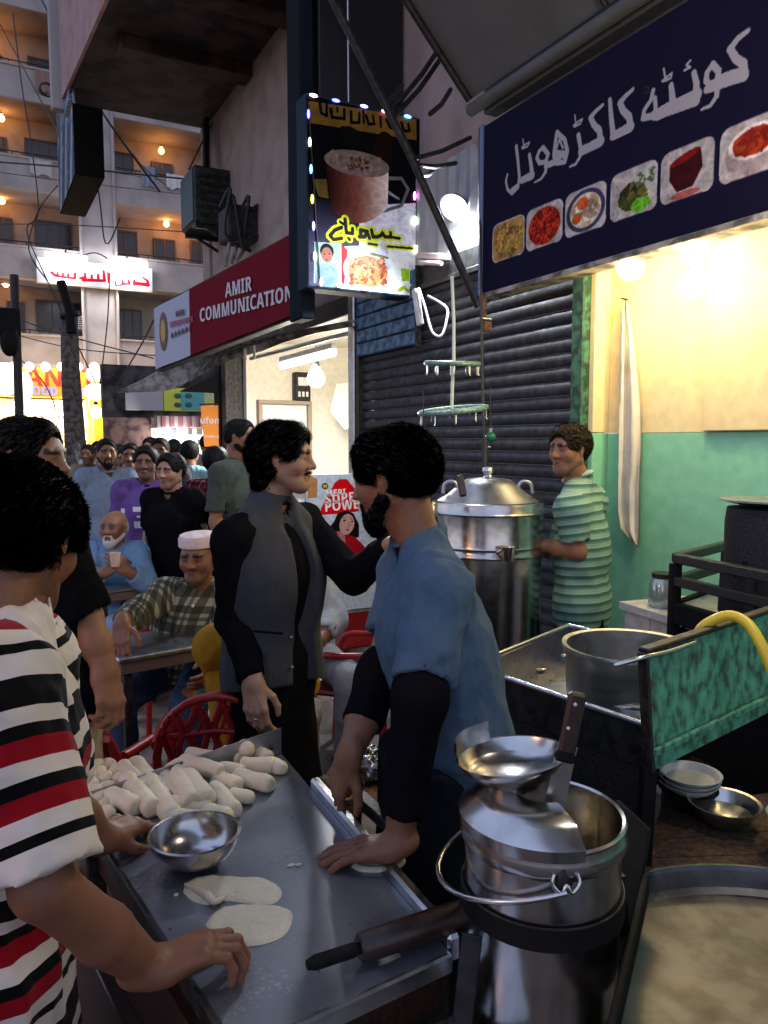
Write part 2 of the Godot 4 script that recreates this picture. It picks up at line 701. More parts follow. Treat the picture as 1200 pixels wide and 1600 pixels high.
	M.soffit = mt(Color(0.075, 0.038, 0.036), 0.9, 0, X.grime, 0.4)
	M.pinkwall = mt(Color(0.42, 0.25, 0.23), 0.9, 0, X.blotch, 0.6)
	M.cream = mt(Color(0.76, 0.71, 0.60), 0.8, 0, X.cloth, 0.7)
	M.hotel = mt(Color(0.46, 0.405, 0.385), 0.9, 0, X.blotch, 0.15)
	M.hotelback = mt(Color(0.44, 0.36, 0.29), 0.9, 0, X.blotch, 0.2)
	M.darkglass = mt(Color(0.03, 0.03, 0.035), 0.2, 0.0, X.blotch, 0.5)
	M.frame = mt(Color(0.12, 0.08, 0.06), 0.7)
	M.slat = mt(Color(0.046, 0.047, 0.052), 0.8, 0.1, X.grime, 2.2, {"rt": X.rough, "ht": X.bump, "hs": 0.08})
	M.slat_b = mt(Color(0.045, 0.043, 0.046), 0.85, 0.1, X.grime, 1.6, {"rt": X.rough, "ht": X.bump, "hs": 0.08})
	M.slat_c = mt(Color(0.030, 0.030, 0.042), 0.75, 0.1, X.worn, 2.9, {"rt": X.rough, "ht": X.bump, "hs": 0.08})
	M.blueslat = mt(Color(0.09, 0.22, 0.38), 0.55, 0.1, X.grime, 1.6)
	M.greenpost = mt(Color(0.06, 0.20, 0.10), 0.6, 0, X.grime, 2.2)
	M.yellowwall = mt(Color(0.82, 0.67, 0.36), 0.6, 0, X.cloth, 0.7, {"ht": X.bump, "hs": 0.02})
	M.greenwall = mt(Color(0.24, 0.59, 0.38), 0.5, 0, X.cloth, 0.7, {"ht": X.bump, "hs": 0.02})
	M.white = mt(Color(0.75, 0.75, 0.73), 0.6, 0, X.blotch, 2.0)
	M.red = mt(Color(0.42, 0.015, 0.02), 0.35, 0, X.fine, 4.0)
	M.dough = mt(Color(0.84, 0.76, 0.57), 0.55, 0, X.fine, 8.0, {"ht": X.bump, "hs": 0.12, "spec": 0.4})
	M.dough.subsurf_scatter_enabled = true
	M.dough.subsurf_scatter_strength = 0.15
	M.tile = mt(Color(0.62, 0.60, 0.55), 0.35, 0, X.blotch, 3.0)
	M.rust = mt(Color.WHITE, 0.7, 0, X.rust, 1.0, {"sc": Vector3(3.2, 2.3, 3.2), "ht": X.bump, "hs": 0.1})
	M.hose = mt(Color(0.72, 0.52, 0.03), 0.35)
	M.woodm = mt(Color(0.30, 0.20, 0.13), 0.7, 0, X.wood, 3.0, {"ht": X.bump, "hs": 0.2})
	M.darkwood = mt(Color(0.045, 0.020, 0.013), 0.4, 0, X.wood, 5.0)
	M.wire = mt(Color(0.02, 0.02, 0.022), 0.6)
	M.greenmetal = mt(Color(0.25, 0.42, 0.36), 0.45, 0.3, X.grime, 9.0)
	M.cardboard = mt(Color(0.42, 0.33, 0.24), 0.85, 0, X.fine, 4.0)
	M.canvas = mt(Color(0.45, 0.41, 0.36), 0.9, 0, X.grime, 1.0, {"ht": X.bump, "hs": 0.4})
	M.awning = mt(Color(0.10, 0.105, 0.11), 0.8, 0, X.blotch, 0.7, {"ht": X.bump, "hs": 0.2})
	M.towel = mt(Color(0.68, 0.63, 0.54), 0.95, 0, X.blotch, 1.2, {"ht": X.weave, "hs": 0.05})
	M.bulb = glow(Color(1.0, 0.92, 0.75), 12.0)
	M.tube = glow(Color(0.95, 0.97, 1.0), 10.0)
	M.led = glow(Color(0.97, 0.98, 1.0), 14.0)
	M.litwhite = glow(Color(1.0, 0.96, 0.9), 2.2)
	M.warm = glow(Color(1.0, 0.62, 0.22), 7.0)

func cloth(col: Color, o := {}) -> StandardMaterial3D:
	var m := mt(col, 0.9, 0, o.get("tex", X.blotch), o.get("scale", 3.0), {"uv": true, "rim": 0.1, "spec": 0.2} if o.has("tex") else {"rim": 0.12 if col.get_luminance() > 0.05 else 0.0, "spec": 0.2 if col.get_luminance() > 0.03 else 0.06, "ht": X.wrinkle, "hs": o.get("wr", 1.5), "sc": Vector3.ONE * 2.2})
	if not o.has("tex"):
		m.albedo_texture = X.cloth
	return m
# ---------------------------------------------------------------- people
func lin(r: float, g: float, b: float) -> Color:
	return Color(r, g, b)

func head_frame(c: Vector3, look: Vector3, tilt_up := Vector3.UP, size := 1.0) -> Transform3D:
	var z := look.normalized()
	var x := tilt_up.cross(z).normalized()
	return Transform3D(Basis(x, z.cross(x), z).scaled(Vector3.ONE * size), c)

func mirror(p: Vector3, s: float) -> Vector3:
	return Vector3(p.x * s, p.y, p.z)

# skin of a head, in its own axes: x to the person's left, y up, z where the face looks; the origin lies between the eyes' height and the ears
func head_skin(o: Dictionary) -> Sdf:
	var s := Sdf.new()
	s.paint = true
	var sk: Color = o.skin
	var dk := sk * 0.82
	var lip: Color = sk.lerp(Color(0.22, 0.07, 0.06), 0.45)
	var hc: Color = o.get("brow", Color(0.018, 0.014, 0.012))
	var X := Vector3.RIGHT
	s.add(Vector3(0, 0.028, -0.030), Vector3(0, 0.024, 0.012), 0.083, 0.079, 0.02, sk, X, 0.92)
	s.add(Vector3(0, -0.005, 0.028), Vector3(0, -0.070, 0.040), 0.062, 0.044, 0.04, sk, X, 0.97)
	s.ball(Vector3(0, -0.098, 0.066), 0.020, 0.03, sk)
	s.add(Vector3(0, -0.03, -0.03), Vector3(0, -0.15, -0.045), 0.055, 0.054, 0.03, sk)
	s.add(Vector3(-0.036, 0.022, 0.078), Vector3(0.036, 0.022, 0.078), 0.012, 0.012, 0.02, sk)
	for q in [-1.0, 1.0]:
		s.add(mirror(Vector3(0.054, -0.050, -0.005), q), mirror(Vector3(0.018, -0.098, 0.060), q), 0.020, 0.016, 0.04, sk)
		s.ball(mirror(Vector3(0.042, -0.026, 0.058), q), 0.026, 0.03, sk)
		s.ball(mirror(Vector3(0.032, 0.001, 0.103), q), 0.017, 0.016, sk, Vector3.ZERO, 1.0, 1)
	for q in [-1.0, 1.0]:
		s.ball(mirror(Vector3(0.031, 0.0, 0.0745), q), 0.0125, 0.001, Color(0.42, 0.38, 0.34))
		s.ball(mirror(Vector3(0.031 + o.get("gaze", 0.0) * q, 0.0, 0.0835), q), 0.0052, 0.0005, Color(0.02, 0.012, 0.008))
		s.add(mirror(Vector3(0.046, 0.004, 0.078), q), mirror(Vector3(0.018, 0.006, 0.086), q), 0.0055, 0.0055, 0.004, dk)
		s.add(mirror(Vector3(0.045, -0.008, 0.077), q), mirror(Vector3(0.019, -0.009, 0.083), q), 0.0042, 0.0042, 0.004, dk)
		s.add(mirror(Vector3(0.048, 0.021, 0.080), q), mirror(Vector3(0.016, 0.023, 0.093), q), 0.0045, 0.006, 0.004, hc)
		s.add(mirror(Vector3(0.079, 0.012, -0.014), q), mirror(Vector3(0.076, -0.026, -0.006), q), 0.021, 0.013, 0.008, sk, Vector3(q, 0, -0.35).normalized(), 0.33)
		s.ball(mirror(Vector3(0.092, -0.002, -0.004), q), 0.010, 0.006, sk, Vector3.ZERO, 1.0, 1)
	s.add(Vector3(0, 0.016, 0.087), Vector3(0, -0.030, 0.110), 0.0085, 0.0125, 0.014, sk)
	for q in [-1.0, 1.0]:
		s.ball(mirror(Vector3(0.0125, -0.033, 0.098), q), 0.0095, 0.008, sk)
		s.ball(mirror(Vector3(0.007, -0.041, 0.105), q), 0.0035, 0.003, dk * 0.5, Vector3.ZERO, 1.0, 1)
	s.add(Vector3(-0.021, -0.064, 0.083), Vector3(0.0, -0.060, 0.093), 0.005, 0.0075, 0.006, lip)
	s.add(Vector3(0.021, -0.064, 0.083), Vector3(0.0, -0.060, 0.093), 0.005, 0.0075, 0.006, lip)
	s.add(Vector3(-0.016, -0.073, 0.084), Vector3(0.016, -0.073, 0.084), 0.0075, 0.0075, 0.006, lip)
	s.add(Vector3(-0.022, -0.0675, 0.094), Vector3(0.022, -0.0675, 0.094), 0.0026, 0.0026, 0.002, lip * 0.5, Vector3.ZERO, 1.0, 1)
	var shaven: float = o.get("stubble", 0.45)
	s.tint = func(p: Vector3, n: Vector3, c: Color) -> Color:
		var k := 1.0 + 0.16 * nz_hair.get_noise_3dv(p * 0.6) + 0.10 * nz_hair.get_noise_3dv(p * 2.6)
		var e := c * k
		var low := smoothstep(-0.045, -0.075, p.y) * smoothstep(0.0, 0.05, p.z) + 0.8 * smoothstep(0.016, 0.008, absf(p.y + 0.052)) * smoothstep(0.075, 0.085, p.z) * smoothstep(0.034, 0.02, absf(p.x))
		e = e.lerp(Color(0.055, 0.040, 0.034), clampf(low, 0.0, 1.0) * shaven * (0.75 + 0.35 * nz_hair.get_noise_3dv(p * 5.0)))
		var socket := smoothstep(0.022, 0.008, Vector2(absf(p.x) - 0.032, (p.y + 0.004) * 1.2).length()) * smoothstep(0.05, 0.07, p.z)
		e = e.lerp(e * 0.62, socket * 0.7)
		var blush := smoothstep(0.035, 0.01, Vector2(absf(p.x) - 0.04, p.y + 0.028).length()) * smoothstep(0.03, 0.06, p.z)
		return Color(e.r * (1.0 + 0.12 * blush), e.g, e.b * (1.0 - 0.04 * blush))
	return s

func hair_shape(o: Dictionary) -> Sdf:
	var s := Sdf.new()
	var col: Color = o.get("hair", Color(0.012, 0.010, 0.009))
	var style: String = o.get("style", "short")
	var t: float = o.get("hair_more", 0.0) + {"short": 0.009, "full": 0.018, "long": 0.022, "bald": 0.006, "cap": 0.007}[style]
	var X := Vector3.RIGHT
	if style == "bald":
		s.add(Vector3(0, 0.0, -0.035), Vector3(0, 0.0, 0.0), 0.088, 0.084, 0.01, col, X, 0.93)
		s.cut(Vector3(0, 0.048, 0), Vector3(0, 1, 0.1))
	elif style == "cap":
		s.add(Vector3(0, 0.0, -0.035), Vector3(0, 0.0, 0.0), 0.088, 0.084, 0.01, col, X, 0.93)
		s.cut(Vector3(0, 0.03, 0), Vector3(0, 1, 0.1))
	else:
		s.add(Vector3(0, 0.030, -0.034), Vector3(0, 0.028, 0.008), 0.083 + t, 0.079 + t, 0.01, col, X, 0.93)
		s.add(Vector3(0, 0.06, -0.02), Vector3(0, 0.07, 0.035), 0.05 + t, 0.04 + t * 0.9, 0.03, col)
	if style == "long":
		s.add(Vector3(0, 0.0, -0.055), Vector3(0, -0.075, -0.062), 0.066 + t * 0.7, 0.052 + t * 0.4, 0.03, col)
		for q in [-1.0, 1.0]:
			s.add(mirror(Vector3(0.06, 0.02, -0.005), q), mirror(Vector3(0.066, -0.048, -0.03), q), 0.03, 0.022, 0.02, col)
	s.add(Vector3(0, o.get("line", 0.004), 0.128), Vector3(0, -0.13, 0.10), 0.079, 0.08, 0.012, col, Vector3.ZERO, 1.0, 1)
	s.add(Vector3(-0.12, -0.055, 0.055), Vector3(0.12, -0.055, 0.055), 0.055, 0.055, 0.01, col, Vector3.ZERO, 1.0, 1)
	for q in [-1.0, 1.0]:
		s.ball(mirror(Vector3(0.092, -0.010, 0.0), q), 0.027, 0.008, col, Vector3.ZERO, 1.0, 1)
	s.cut(Vector3(0, -0.062 if style != "long" else -0.115, -0.09), Vector3(0, -1, 0.12))
	s.noise = nz_hair
	s.amp = {"short": 0.001, "full": 0.0028, "long": 0.0016, "bald": 0.001, "cap": 0.001}[style]
	s.nscale = Vector3(1, 0.6, 0.8)
	return s

func beard_shape(o: Dictionary) -> Sdf:
	var s := Sdf.new()
	var col: Color = o.get("beard_col", o.get("hair", Color(0.012, 0.010, 0.009)))
	var kind: String = o.beard
	if kind == "full" or kind == "chin":
		var t := 0.010 if kind == "full" else 0.006
		for q in [-1.0, 1.0]:
			s.add(mirror(Vector3(0.060 if kind == "full" else 0.03, -0.048 if kind == "full" else -0.09, 0.0 if kind == "full" else 0.05), q), mirror(Vector3(0.018, -0.100, 0.060), q), 0.018 + t * 0.5, 0.019 + t, 0.02, col)
		s.add(Vector3(0, -0.100, 0.066), Vector3(0, -0.118, 0.064), 0.020 + t, 0.016 + t, 0.02, col)
	if kind != "chin_only":
		for q in [-1.0, 1.0]:
			s.add(Vector3(0, -0.051, 0.0965), mirror(Vector3(0.022, -0.057, 0.085), q), 0.0050, 0.0034, 0.004, col)
			if kind == "full":
				s.add(mirror(Vector3(0.024, -0.058, 0.084), q), mirror(Vector3(0.026, -0.09, 0.072), q), 0.008, 0.012, 0.01, col)
	s.noise = nz_hair
	s.amp = 0.003
	return s

func strands(s: Sdf, count: int, length: float, col: Color, flow: Vector3, width := 0.0008) -> void:
	var n0 := s.v.size()
	if n0 == 0:
		return
	for q in count:
		var k := rng.randi() % n0
		var p := s.v[k]
		var nn := s.n[k]
		var fl := flow - nn * flow.dot(nn)
		var d := (nn * rng.randf_range(0.02, 0.22) + fl.normalized() + Vector3(rng.randf_range(-1, 1), rng.randf_range(-1, 1), rng.randf_range(-1, 1)) * 0.20).normalized()
		var side := d.cross(nn).normalized() * width
		var cc := col * rng.randf_range(0.6, 1.5)
		var b := s.v.size()
		var l := length * rng.randf_range(0.5, 1.2)
		for e in [[p - nn * 0.002, 1.0], [p + d * l * 0.5 + nn * 0.0015, 0.8], [p + d * l - nn * l * 0.25, 0.1]]:
			for z in [-1.0, 1.0]:
				s.v.append(e[0] + side * z * e[1])
				s.n.append(nn)
				s.c.append(cc)
		s.ix.append_array(PackedInt32Array([b, b + 1, b + 2, b + 1, b + 3, b + 2, b + 2, b + 3, b + 4, b + 3, b + 5, b + 4]))

# a hand: x from the wrist to the fingers, y out of its back; thumb = +1 / -1 along z
func hand_shape(thumb: float, curl: Array, spread: float, sk: Color, roll := 0.0) -> Sdf:
	var s := Sdf.new()
	var dk: Color = sk * 0.92
	s.add(Vector3(-0.018, 0, 0), Vector3(0.012, 0, 0), 0.027, 0.026, 0.01, sk, Vector3.UP, 0.78)
	var zs := [0.030, 0.010, -0.011, -0.030]
	var xs := [0.088, 0.093, 0.088, 0.078]
	var ln := [[0.043, 0.027, 0.021], [0.047, 0.031, 0.022], [0.044, 0.029, 0.022], [0.034, 0.022, 0.019]]
	for f in 4:
		s.add(Vector3(0.01, 0, zs[f] * thumb * 0.6), Vector3(xs[f], 0.002, zs[f] * thumb), 0.017, 0.0125, 0.016, sk, Vector3.UP, 0.9)
	s.add(Vector3(0.025, -0.006, -0.02 * thumb), Vector3(0.07, -0.006, 0.0), 0.018, 0.016, 0.02, sk)
	for f in 4:
		var p := Vector3(xs[f], 0.002, zs[f] * thumb)
		var ang: float = curl[f + 1] * 1.0
		var sp: float = (1.5 - f) * spread * thumb
		var a := 0.0
		for j in 3:
			a += ang * [0.50, 1.35, 0.95][j]
			var d := Vector3(cos(a) * cos(sp), -sin(a), cos(a) * sin(sp))
			var r0: float = [0.0104, 0.0095, 0.0088][j] * (0.88 if f == 3 else 1.0)
			var r1: float = [0.0095, 0.0088, 0.0077][j] * (0.88 if f == 3 else 1.0)
			var q: Vector3 = p + d * ln[f][j]
			s.add(p, q, r0, r1, 0.0035 if j > 0 else 0.007, sk if j else dk)
			if j == 1:
				s.ball(p, r0 * 1.07, 0.003, dk)
			if j == 0:
				s.ball(p + Vector3(-0.001, 0.0035, 0), 0.0108, 0.006, dk)
				s.add(Vector3(0.016, 0.0165, zs[f] * thumb * 0.35), p + Vector3(-0.006, 0.0085, 0), 0.0028, 0.0036, 0.006, sk)
			if j == 2:
				var upv := Vector3(sin(a), cos(a), 0)
				s.add(q - d * 0.008 + upv * r1 * 0.75, q + upv * r1 * 0.55, 0.0042, 0.0038, 0.001, sk.lerp(Color(0.6, 0.42, 0.36), 0.45), upv, 0.5)
			p = q
	var tp := Vector3(0.022, -0.006, 0.022 * thumb)
	var tc: float = curl[0]
	var dirs := [Vector3(0.62, -0.25 - tc * 0.2, (0.75 - tc * 0.35) * thumb), Vector3(0.85, -0.2 - tc * 0.35, (0.45 - tc * 0.55) * thumb), Vector3(0.95, -0.1 - tc * 0.3, (0.2 - tc * 0.75) * thumb)]
	for j in 3:
		var q: Vector3 = tp + dirs[j].normalized() * [0.044, 0.034, 0.027][j]
		s.add(tp, q, [0.0165, 0.0115, 0.0105][j], [0.0115, 0.0105, 0.0085][j], 0.012 if j == 0 else 0.004, sk)
		tp = q
	return s

func basis_x(x: Vector3, y: Vector3) -> Basis:          # x exact, y as near as it can be
	x = x.normalized()
	var z := x.cross(y).normalized()
	return Basis(x, z.cross(x), z)

func torso(s: Sdf, J: Dictionary, g: float, o: Dictionary, col := Color.WHITE) -> void:
	var m: Vector3 = (J.shL + J.shR) * 0.5
	var l: Vector3 = (J.shL - J.shR).normalized()
	var u: Vector3 = (m - J.pelvis).normalized()
	l = (l - u * l.dot(u)).normalized()
	var f := l.cross(u).normalized()
	var w: float = J.shL.distance_to(J.shR) * 0.5
	var th: float = o.get("thick", 1.0)
	var fs: float = o.get("flat", 0.82)
	s.add(J.shR.lerp(m, 0.12), J.shL.lerp(m, 0.12), 0.052 + g, 0.052 + g, 0.05, col)
	var rib := m - u * 0.15 + f * 0.01
	s.add(rib - l * w * 0.46, rib + l * w * 0.46, 0.118 * th + g, 0.118 * th + g, 0.08, col, f, fs)
	var ws: Vector3 = J.pelvis.lerp(m, 0.42)
	s.add(rib, ws, 0.13 * th + g, 0.125 * th + g, 0.08, col, f, fs)
	s.add(ws - l * w * 0.36 + f * o.get("belly", 0.0), ws + l * w * 0.36 + f * o.get("belly", 0.0), 0.10 * th + g, 0.10 * th + g, 0.08, col, f, fs + 0.06)
	s.add(J.pelvis - l * w * 0.40, J.pelvis + l * w * 0.40, 0.112 * th + g, 0.112 * th + g, 0.08, col, f, fs + 0.06)
	for q in [J.shL, J.shR]:
		s.add(J.neck, q, 0.04 + g, 0.046 + g, 0.04, col)

func sleeve_shape(s: Sdf, sh: Vector3, el: Vector3, wr: Vector3, reach: float, r: float, k := 0.03, m := Vector3.ZERO) -> void:
	# reach: 0..1 down the upper arm, 1..2 down the forearm
	var inn := sh.lerp(m, 0.2) if m != Vector3.ZERO else sh
	if reach <= 1.0:
		var e := sh.lerp(el, reach)
		s.add(inn, sh, r + 0.008, r + 0.006, k)
		s.add(sh, e, r + 0.006, r, 0.04, Color.WHITE, Vector3.ZERO, 1.0, 2)
		s.add(e - (e - sh).normalized() * 0.035, e + (e - sh).normalized() * 0.03, r - 0.015, r - 0.013, 0.003, Color.WHITE, Vector3.ZERO, 1.0, 1)
	else:
		var e := el.lerp(wr, reach - 1.0)
		s.add(inn, sh, r + 0.006, r + 0.004, k)
		s.add(sh, el, r + 0.004, r * 0.9, 0.04)
		s.add(el, e, r * 0.9, r * 0.72, 0.03, Color.WHITE, Vector3.ZERO, 1.0, 2)
		var d := (e - el).normalized()
		s.add(e - d * 0.03, e + d * 0.02, r * 0.72 - 0.014, r * 0.72 - 0.012, 0.003, Color.WHITE, Vector3.ZERO, 1.0, 1)

func folds(s: Sdf, amp: float, sc := Vector3(1, 0.45, 1)) -> void:
	s.noise = nz_fold
	s.amp = amp
	s.nscale = sc

# the standing pose: base on the ground, look the way the chest faces
func stand(base: Vector3, look: Vector3, h: float, o := {}) -> Dictionary:
	var k := h / 1.72
	var f := look.normalized()
	var l := Vector3.UP.cross(f).normalized()
	var P := func(x: float, y: float, z: float) -> Vector3: return base + (l * x + Vector3.UP * y + f * z) * k
	var J := {"pelvis": P.call(0, 0.94, 0), "neck": P.call(0, 1.45, -0.01), "head": P.call(0, 1.605, 0.02), "shL": P.call(0.172, 1.395, -0.01), "shR": P.call(-0.172, 1.395, -0.01)}
	J.elL = P.call(0.235, 1.12, -0.03)
	J.elR = P.call(-0.235, 1.12, -0.03)
	J.wrL = P.call(0.24, 0.88, 0.05)
	J.wrR = P.call(-0.24, 0.88, 0.05)
	J.hipL = P.call(0.09, 0.90, 0)
	J.hipR = P.call(-0.09, 0.90, 0)
	J.knL = P.call(0.11, 0.49, 0.03)
	J.knR = P.call(-0.11, 0.49, 0.02)
	J.anL = P.call(0.12, 0.08, -0.02)
	J.anR = P.call(-0.12, 0.08, -0.03)
	J.look = f
	J.merge(o, true)
	return J

func sit(base: Vector3, look: Vector3, o := {}, k := 1.0) -> Dictionary:    # base: the ground below the hips
	var f := look.normalized()
	var l := Vector3.UP.cross(f).normalized()
	var P := func(x: float, y: float, z: float) -> Vector3: return base + (l * x + Vector3.UP * y + f * z) * k
	var J := {"pelvis": P.call(0, 0.55, 0), "neck": P.call(0, 1.03, -0.05), "head": P.call(0, 1.175, -0.01), "shL": P.call(0.185, 0.98, -0.05), "shR": P.call(-0.185, 0.98, -0.05)}
	J.elL = P.call(0.25, 0.72, 0.02)
	J.elR = P.call(-0.25, 0.72, 0.02)
	J.wrL = P.call(0.16, 0.63, 0.26)
	J.wrR = P.call(-0.16, 0.63, 0.26)
	J.hipL = P.call(0.09, 0.52, 0.02)
	J.hipR = P.call(-0.09, 0.52, 0.02)
	J.knL = P.call(0.16, 0.50, 0.43)
	J.knR = P.call(-0.16, 0.50, 0.43)
	J.anL = P.call(0.15, 0.08, 0.40)
	J.anR = P.call(-0.15, 0.08, 0.40)
	J.look = f
	J.merge(o, true)
	return J

func fig(label: String, J: Dictionary, o: Dictionary) -> Node3D:
	var sk: Color = o.skin
	var base: Vector3 = Vector3(J.pelvis.x, 0, J.pelvis.z)
	var t := thing("person", label, "person", base)
	var cell: float = o.get("cell", 0.014)
	var fine: float = o.get("fine", 0.005)
	# body: one skin
	var s := Sdf.new()
	torso(s, J, -0.02, o, sk)
	s.add(J.neck, J.head - Vector3(0, 0.05, 0), 0.056, 0.054, 0.02, sk)
	for q in ["L", "R"]:
		s.add(J["sh" + q], J["el" + q], 0.047, 0.040, 0.03, sk)
		s.add(J["el" + q], J["wr" + q].lerp(J["el" + q], 0.45), 0.041, 0.041, 0.02, sk)
		s.add(J["wr" + q].lerp(J["el" + q], 0.45), J["wr" + q], 0.041, 0.027, 0.02, sk)
		s.add(J["hip" + q], J["kn" + q], 0.075, 0.052, 0.04, sk)
		s.add(J["kn" + q], J["an" + q], 0.052, 0.036, 0.03, sk)
		s.add(J["an" + q] - Vector3(0, 0.04, 0), J["an" + q] - Vector3(0, 0.05, 0) + J.look * 0.14, 0.034, 0.03, 0.03, sk)
	s.mesh_into(cell)
	var look: Vector3 = J.get("face", J.look)
	var hf := head_frame(J.head, look, J.get("crown", Vector3.UP), o.get("head_size", 0.92))
	var hs := head_skin(o)
	hs.shift = hf
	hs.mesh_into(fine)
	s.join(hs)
	for q in ["L", "R"]:
		var hd: Array = J.get("hand" + q, [])
		var dir: Vector3 = hd[0] if hd.size() else (J["wr" + q] - J["el" + q]).normalized()
		var out: Vector3 = hd[1] if hd.size() > 1 else ((J.shL - J.shR) * (1.0 if q == "L" else -1.0)).normalized()
		var hh := hand_shape(1.0 if q == "L" else -1.0, hd[2] if hd.size() > 2 else [0.5, 0.35, 0.4, 0.42, 0.45], hd[3] if hd.size() > 3 else 0.04, sk)
		var hT := Transform3D(basis_x(dir, out).scaled(Vector3.ONE * o.get("hand_size", 1.0)), J["wr" + q]).affine_inverse()
		var hm: Vector3 = J["wr" + q].lerp(J["el" + q], 0.45)
		hh.add(hT * hm, Vector3.ZERO, 0.0415, 0.0275, 0.022, sk)
		hh.shift = Transform3D(basis_x(dir, out).scaled(Vector3.ONE * o.get("hand_size", 1.0)), J["wr" + q])
		hh.mesh_into(o.get("hand_cell", fine))
		s.join(hh)
	put("body", s.commit(), M.skin, t, -base)
	# hair
	var hr := hair_shape(o)
	hr.mesh_into(o.get("hair_cell", fine))
	strands(hr, o.get("strands", 0), o.get("strand_len", 0.030), o.get("hair", Color(0.012, 0.010, 0.009)), o.get("flow", Vector3(0, -0.45, -0.6)))
	hr.move(hf)
	put("hair", hr.commit(), M.hair, t, -base)
	if o.has("beard"):
		var bd := beard_shape(o)
		bd.mesh_into(fine)
		strands(bd, o.get("strands", 0) / 3 if o.beard != "moustache" else mini(o.get("strands", 0), 260), 0.014 if o.beard != "moustache" else 0.007, o.get("beard_col", o.get("hair", Color(0.012, 0.010, 0.009))), Vector3(0, -0.7, 0.2))
		bd.move(hf)
		put("beard" if o.beard != "moustache" else "moustache", bd.commit(), M.hair, t, -base)
	# clothes
	var m: Vector3 = (J.shL + J.shR) * 0.5
	var u: Vector3 = (m - J.pelvis).normalized()
	var l: Vector3 = (J.shL - J.shR).normalized()
	var f := l.cross(u).normalized()
	var cc: float = o.get("cloth_cell", cell)
	if o.has("top"):
		var c := Sdf.new()
		var g: float = o.get("loose", 0.014)
		torso(c, J, g, o)
		var hem: float = o.get("hem", 0.10)
		if hem > 0.0:
			var dn: Vector3 = o.get("hang", Vector3.DOWN)
			c.add(J.pelvis, J.pelvis + dn * hem, 0.135 + g, 0.14 + g + hem * o.get("flare", 0.08), 0.06, Color.WHITE, f, 0.78, 2)
			c.cut(J.pelvis + dn * (hem - 0.003), dn)
		for q in o.get("lap", []):
			c.add(J.pelvis, q, 0.13, 0.10, 0.06)
		c.add(J.neck - u * 0.03, J.head, 0.064, 0.066, 0.006, Color.WHITE, Vector3.ZERO, 1.0, 1)
		if o.has("open"):
			for e in o.open:
				c.add(e[0], e[1], e[2], e[3], 0.004, Color.WHITE, Vector3.ZERO, 1.0, 1)
		folds(c, o.get("fold", 0.009))
		if o.has("top_uv"):
			c.uvf = o.top_uv
		c.mesh_into(cc)
		put(o.get("top_name", "shirt"), c.commit(), o.top, t, -base)
		if o.get("collar", true):
			var ring := []
			var nc: Vector3 = J.neck + u * 0.012
			for k in 25:
				var a := TAU * k / 24.0
				ring.append(nc + l * sin(a) * 0.061 + f * (cos(a) * 0.060 + 0.004) - u * (0.018 * cos(a)) + u * 0.004)
			put("collar", B.new().tube(ring, o.get("collar_r", 0.009), 6, false).mesh(), o.get("collar_mat", o.top), t, -base)
	if o.has("sleeve"):
		for q in ["L", "R"]:
			var c := Sdf.new()
			sleeve_shape(c, J["sh" + q], J["el" + q], J["wr" + q], o.get("sleeve" + q, o.sleeve), o.get("sleeve_r", 0.066), 0.03, m)
			folds(c, o.get("fold", 0.009), Vector3(0.8, 0.8, 0.8))
			if o.has("sleeve_uv"):
				var sh: Vector3 = J["sh" + q]
				var ax: Vector3 = (J["el" + q] - sh).normalized()
				c.uvf = o.sleeve_uv.bind(sh, ax)
			c.mesh_into(cc)
			put("sleeve", c.commit(), o.get("sleeve_mat", o.top), t, -base)
	if o.has("legs"):
		var c := Sdf.new()
		var r: float = o.get("leg_r", 0.088)
		c.add(J.pelvis - l * 0.06, J.pelvis + l * 0.06, 0.108, 0.108, 0.05, Color.WHITE, f, 0.88)
		for q in ["L", "R"]:
			c.add(J["hip" + q], J["kn" + q], r + 0.004, r * 0.82, 0.03)
			c.add(J["kn" + q], J["an" + q], r * 0.82, r * 0.72, 0.03, Color.WHITE, Vector3.ZERO, 1.0, 2)
		c.cut(J.pelvis + u * 0.12, u)
		folds(c, 0.007, Vector3(0.8, 0.6, 0.8))
		c.mesh_into(maxf(cc, 0.012))
		put("trousers", c.commit(), o.legs, t, -base)
		for q in ["L", "R"]:
			var b := Sdf.new()
			var an: Vector3 = J["an" + q]
			b.add(an - Vector3(0, 0.035, 0), an - Vector3(0, 0.042, 0) + J.look * 0.15, 0.045, 0.037, 0.02)
			b.cut(an - Vector3(0, 0.078, 0), Vector3.DOWN)
			b.mesh_into(0.014)
			put("shoe", b.commit(), M.shoe, t, -base)
	return t
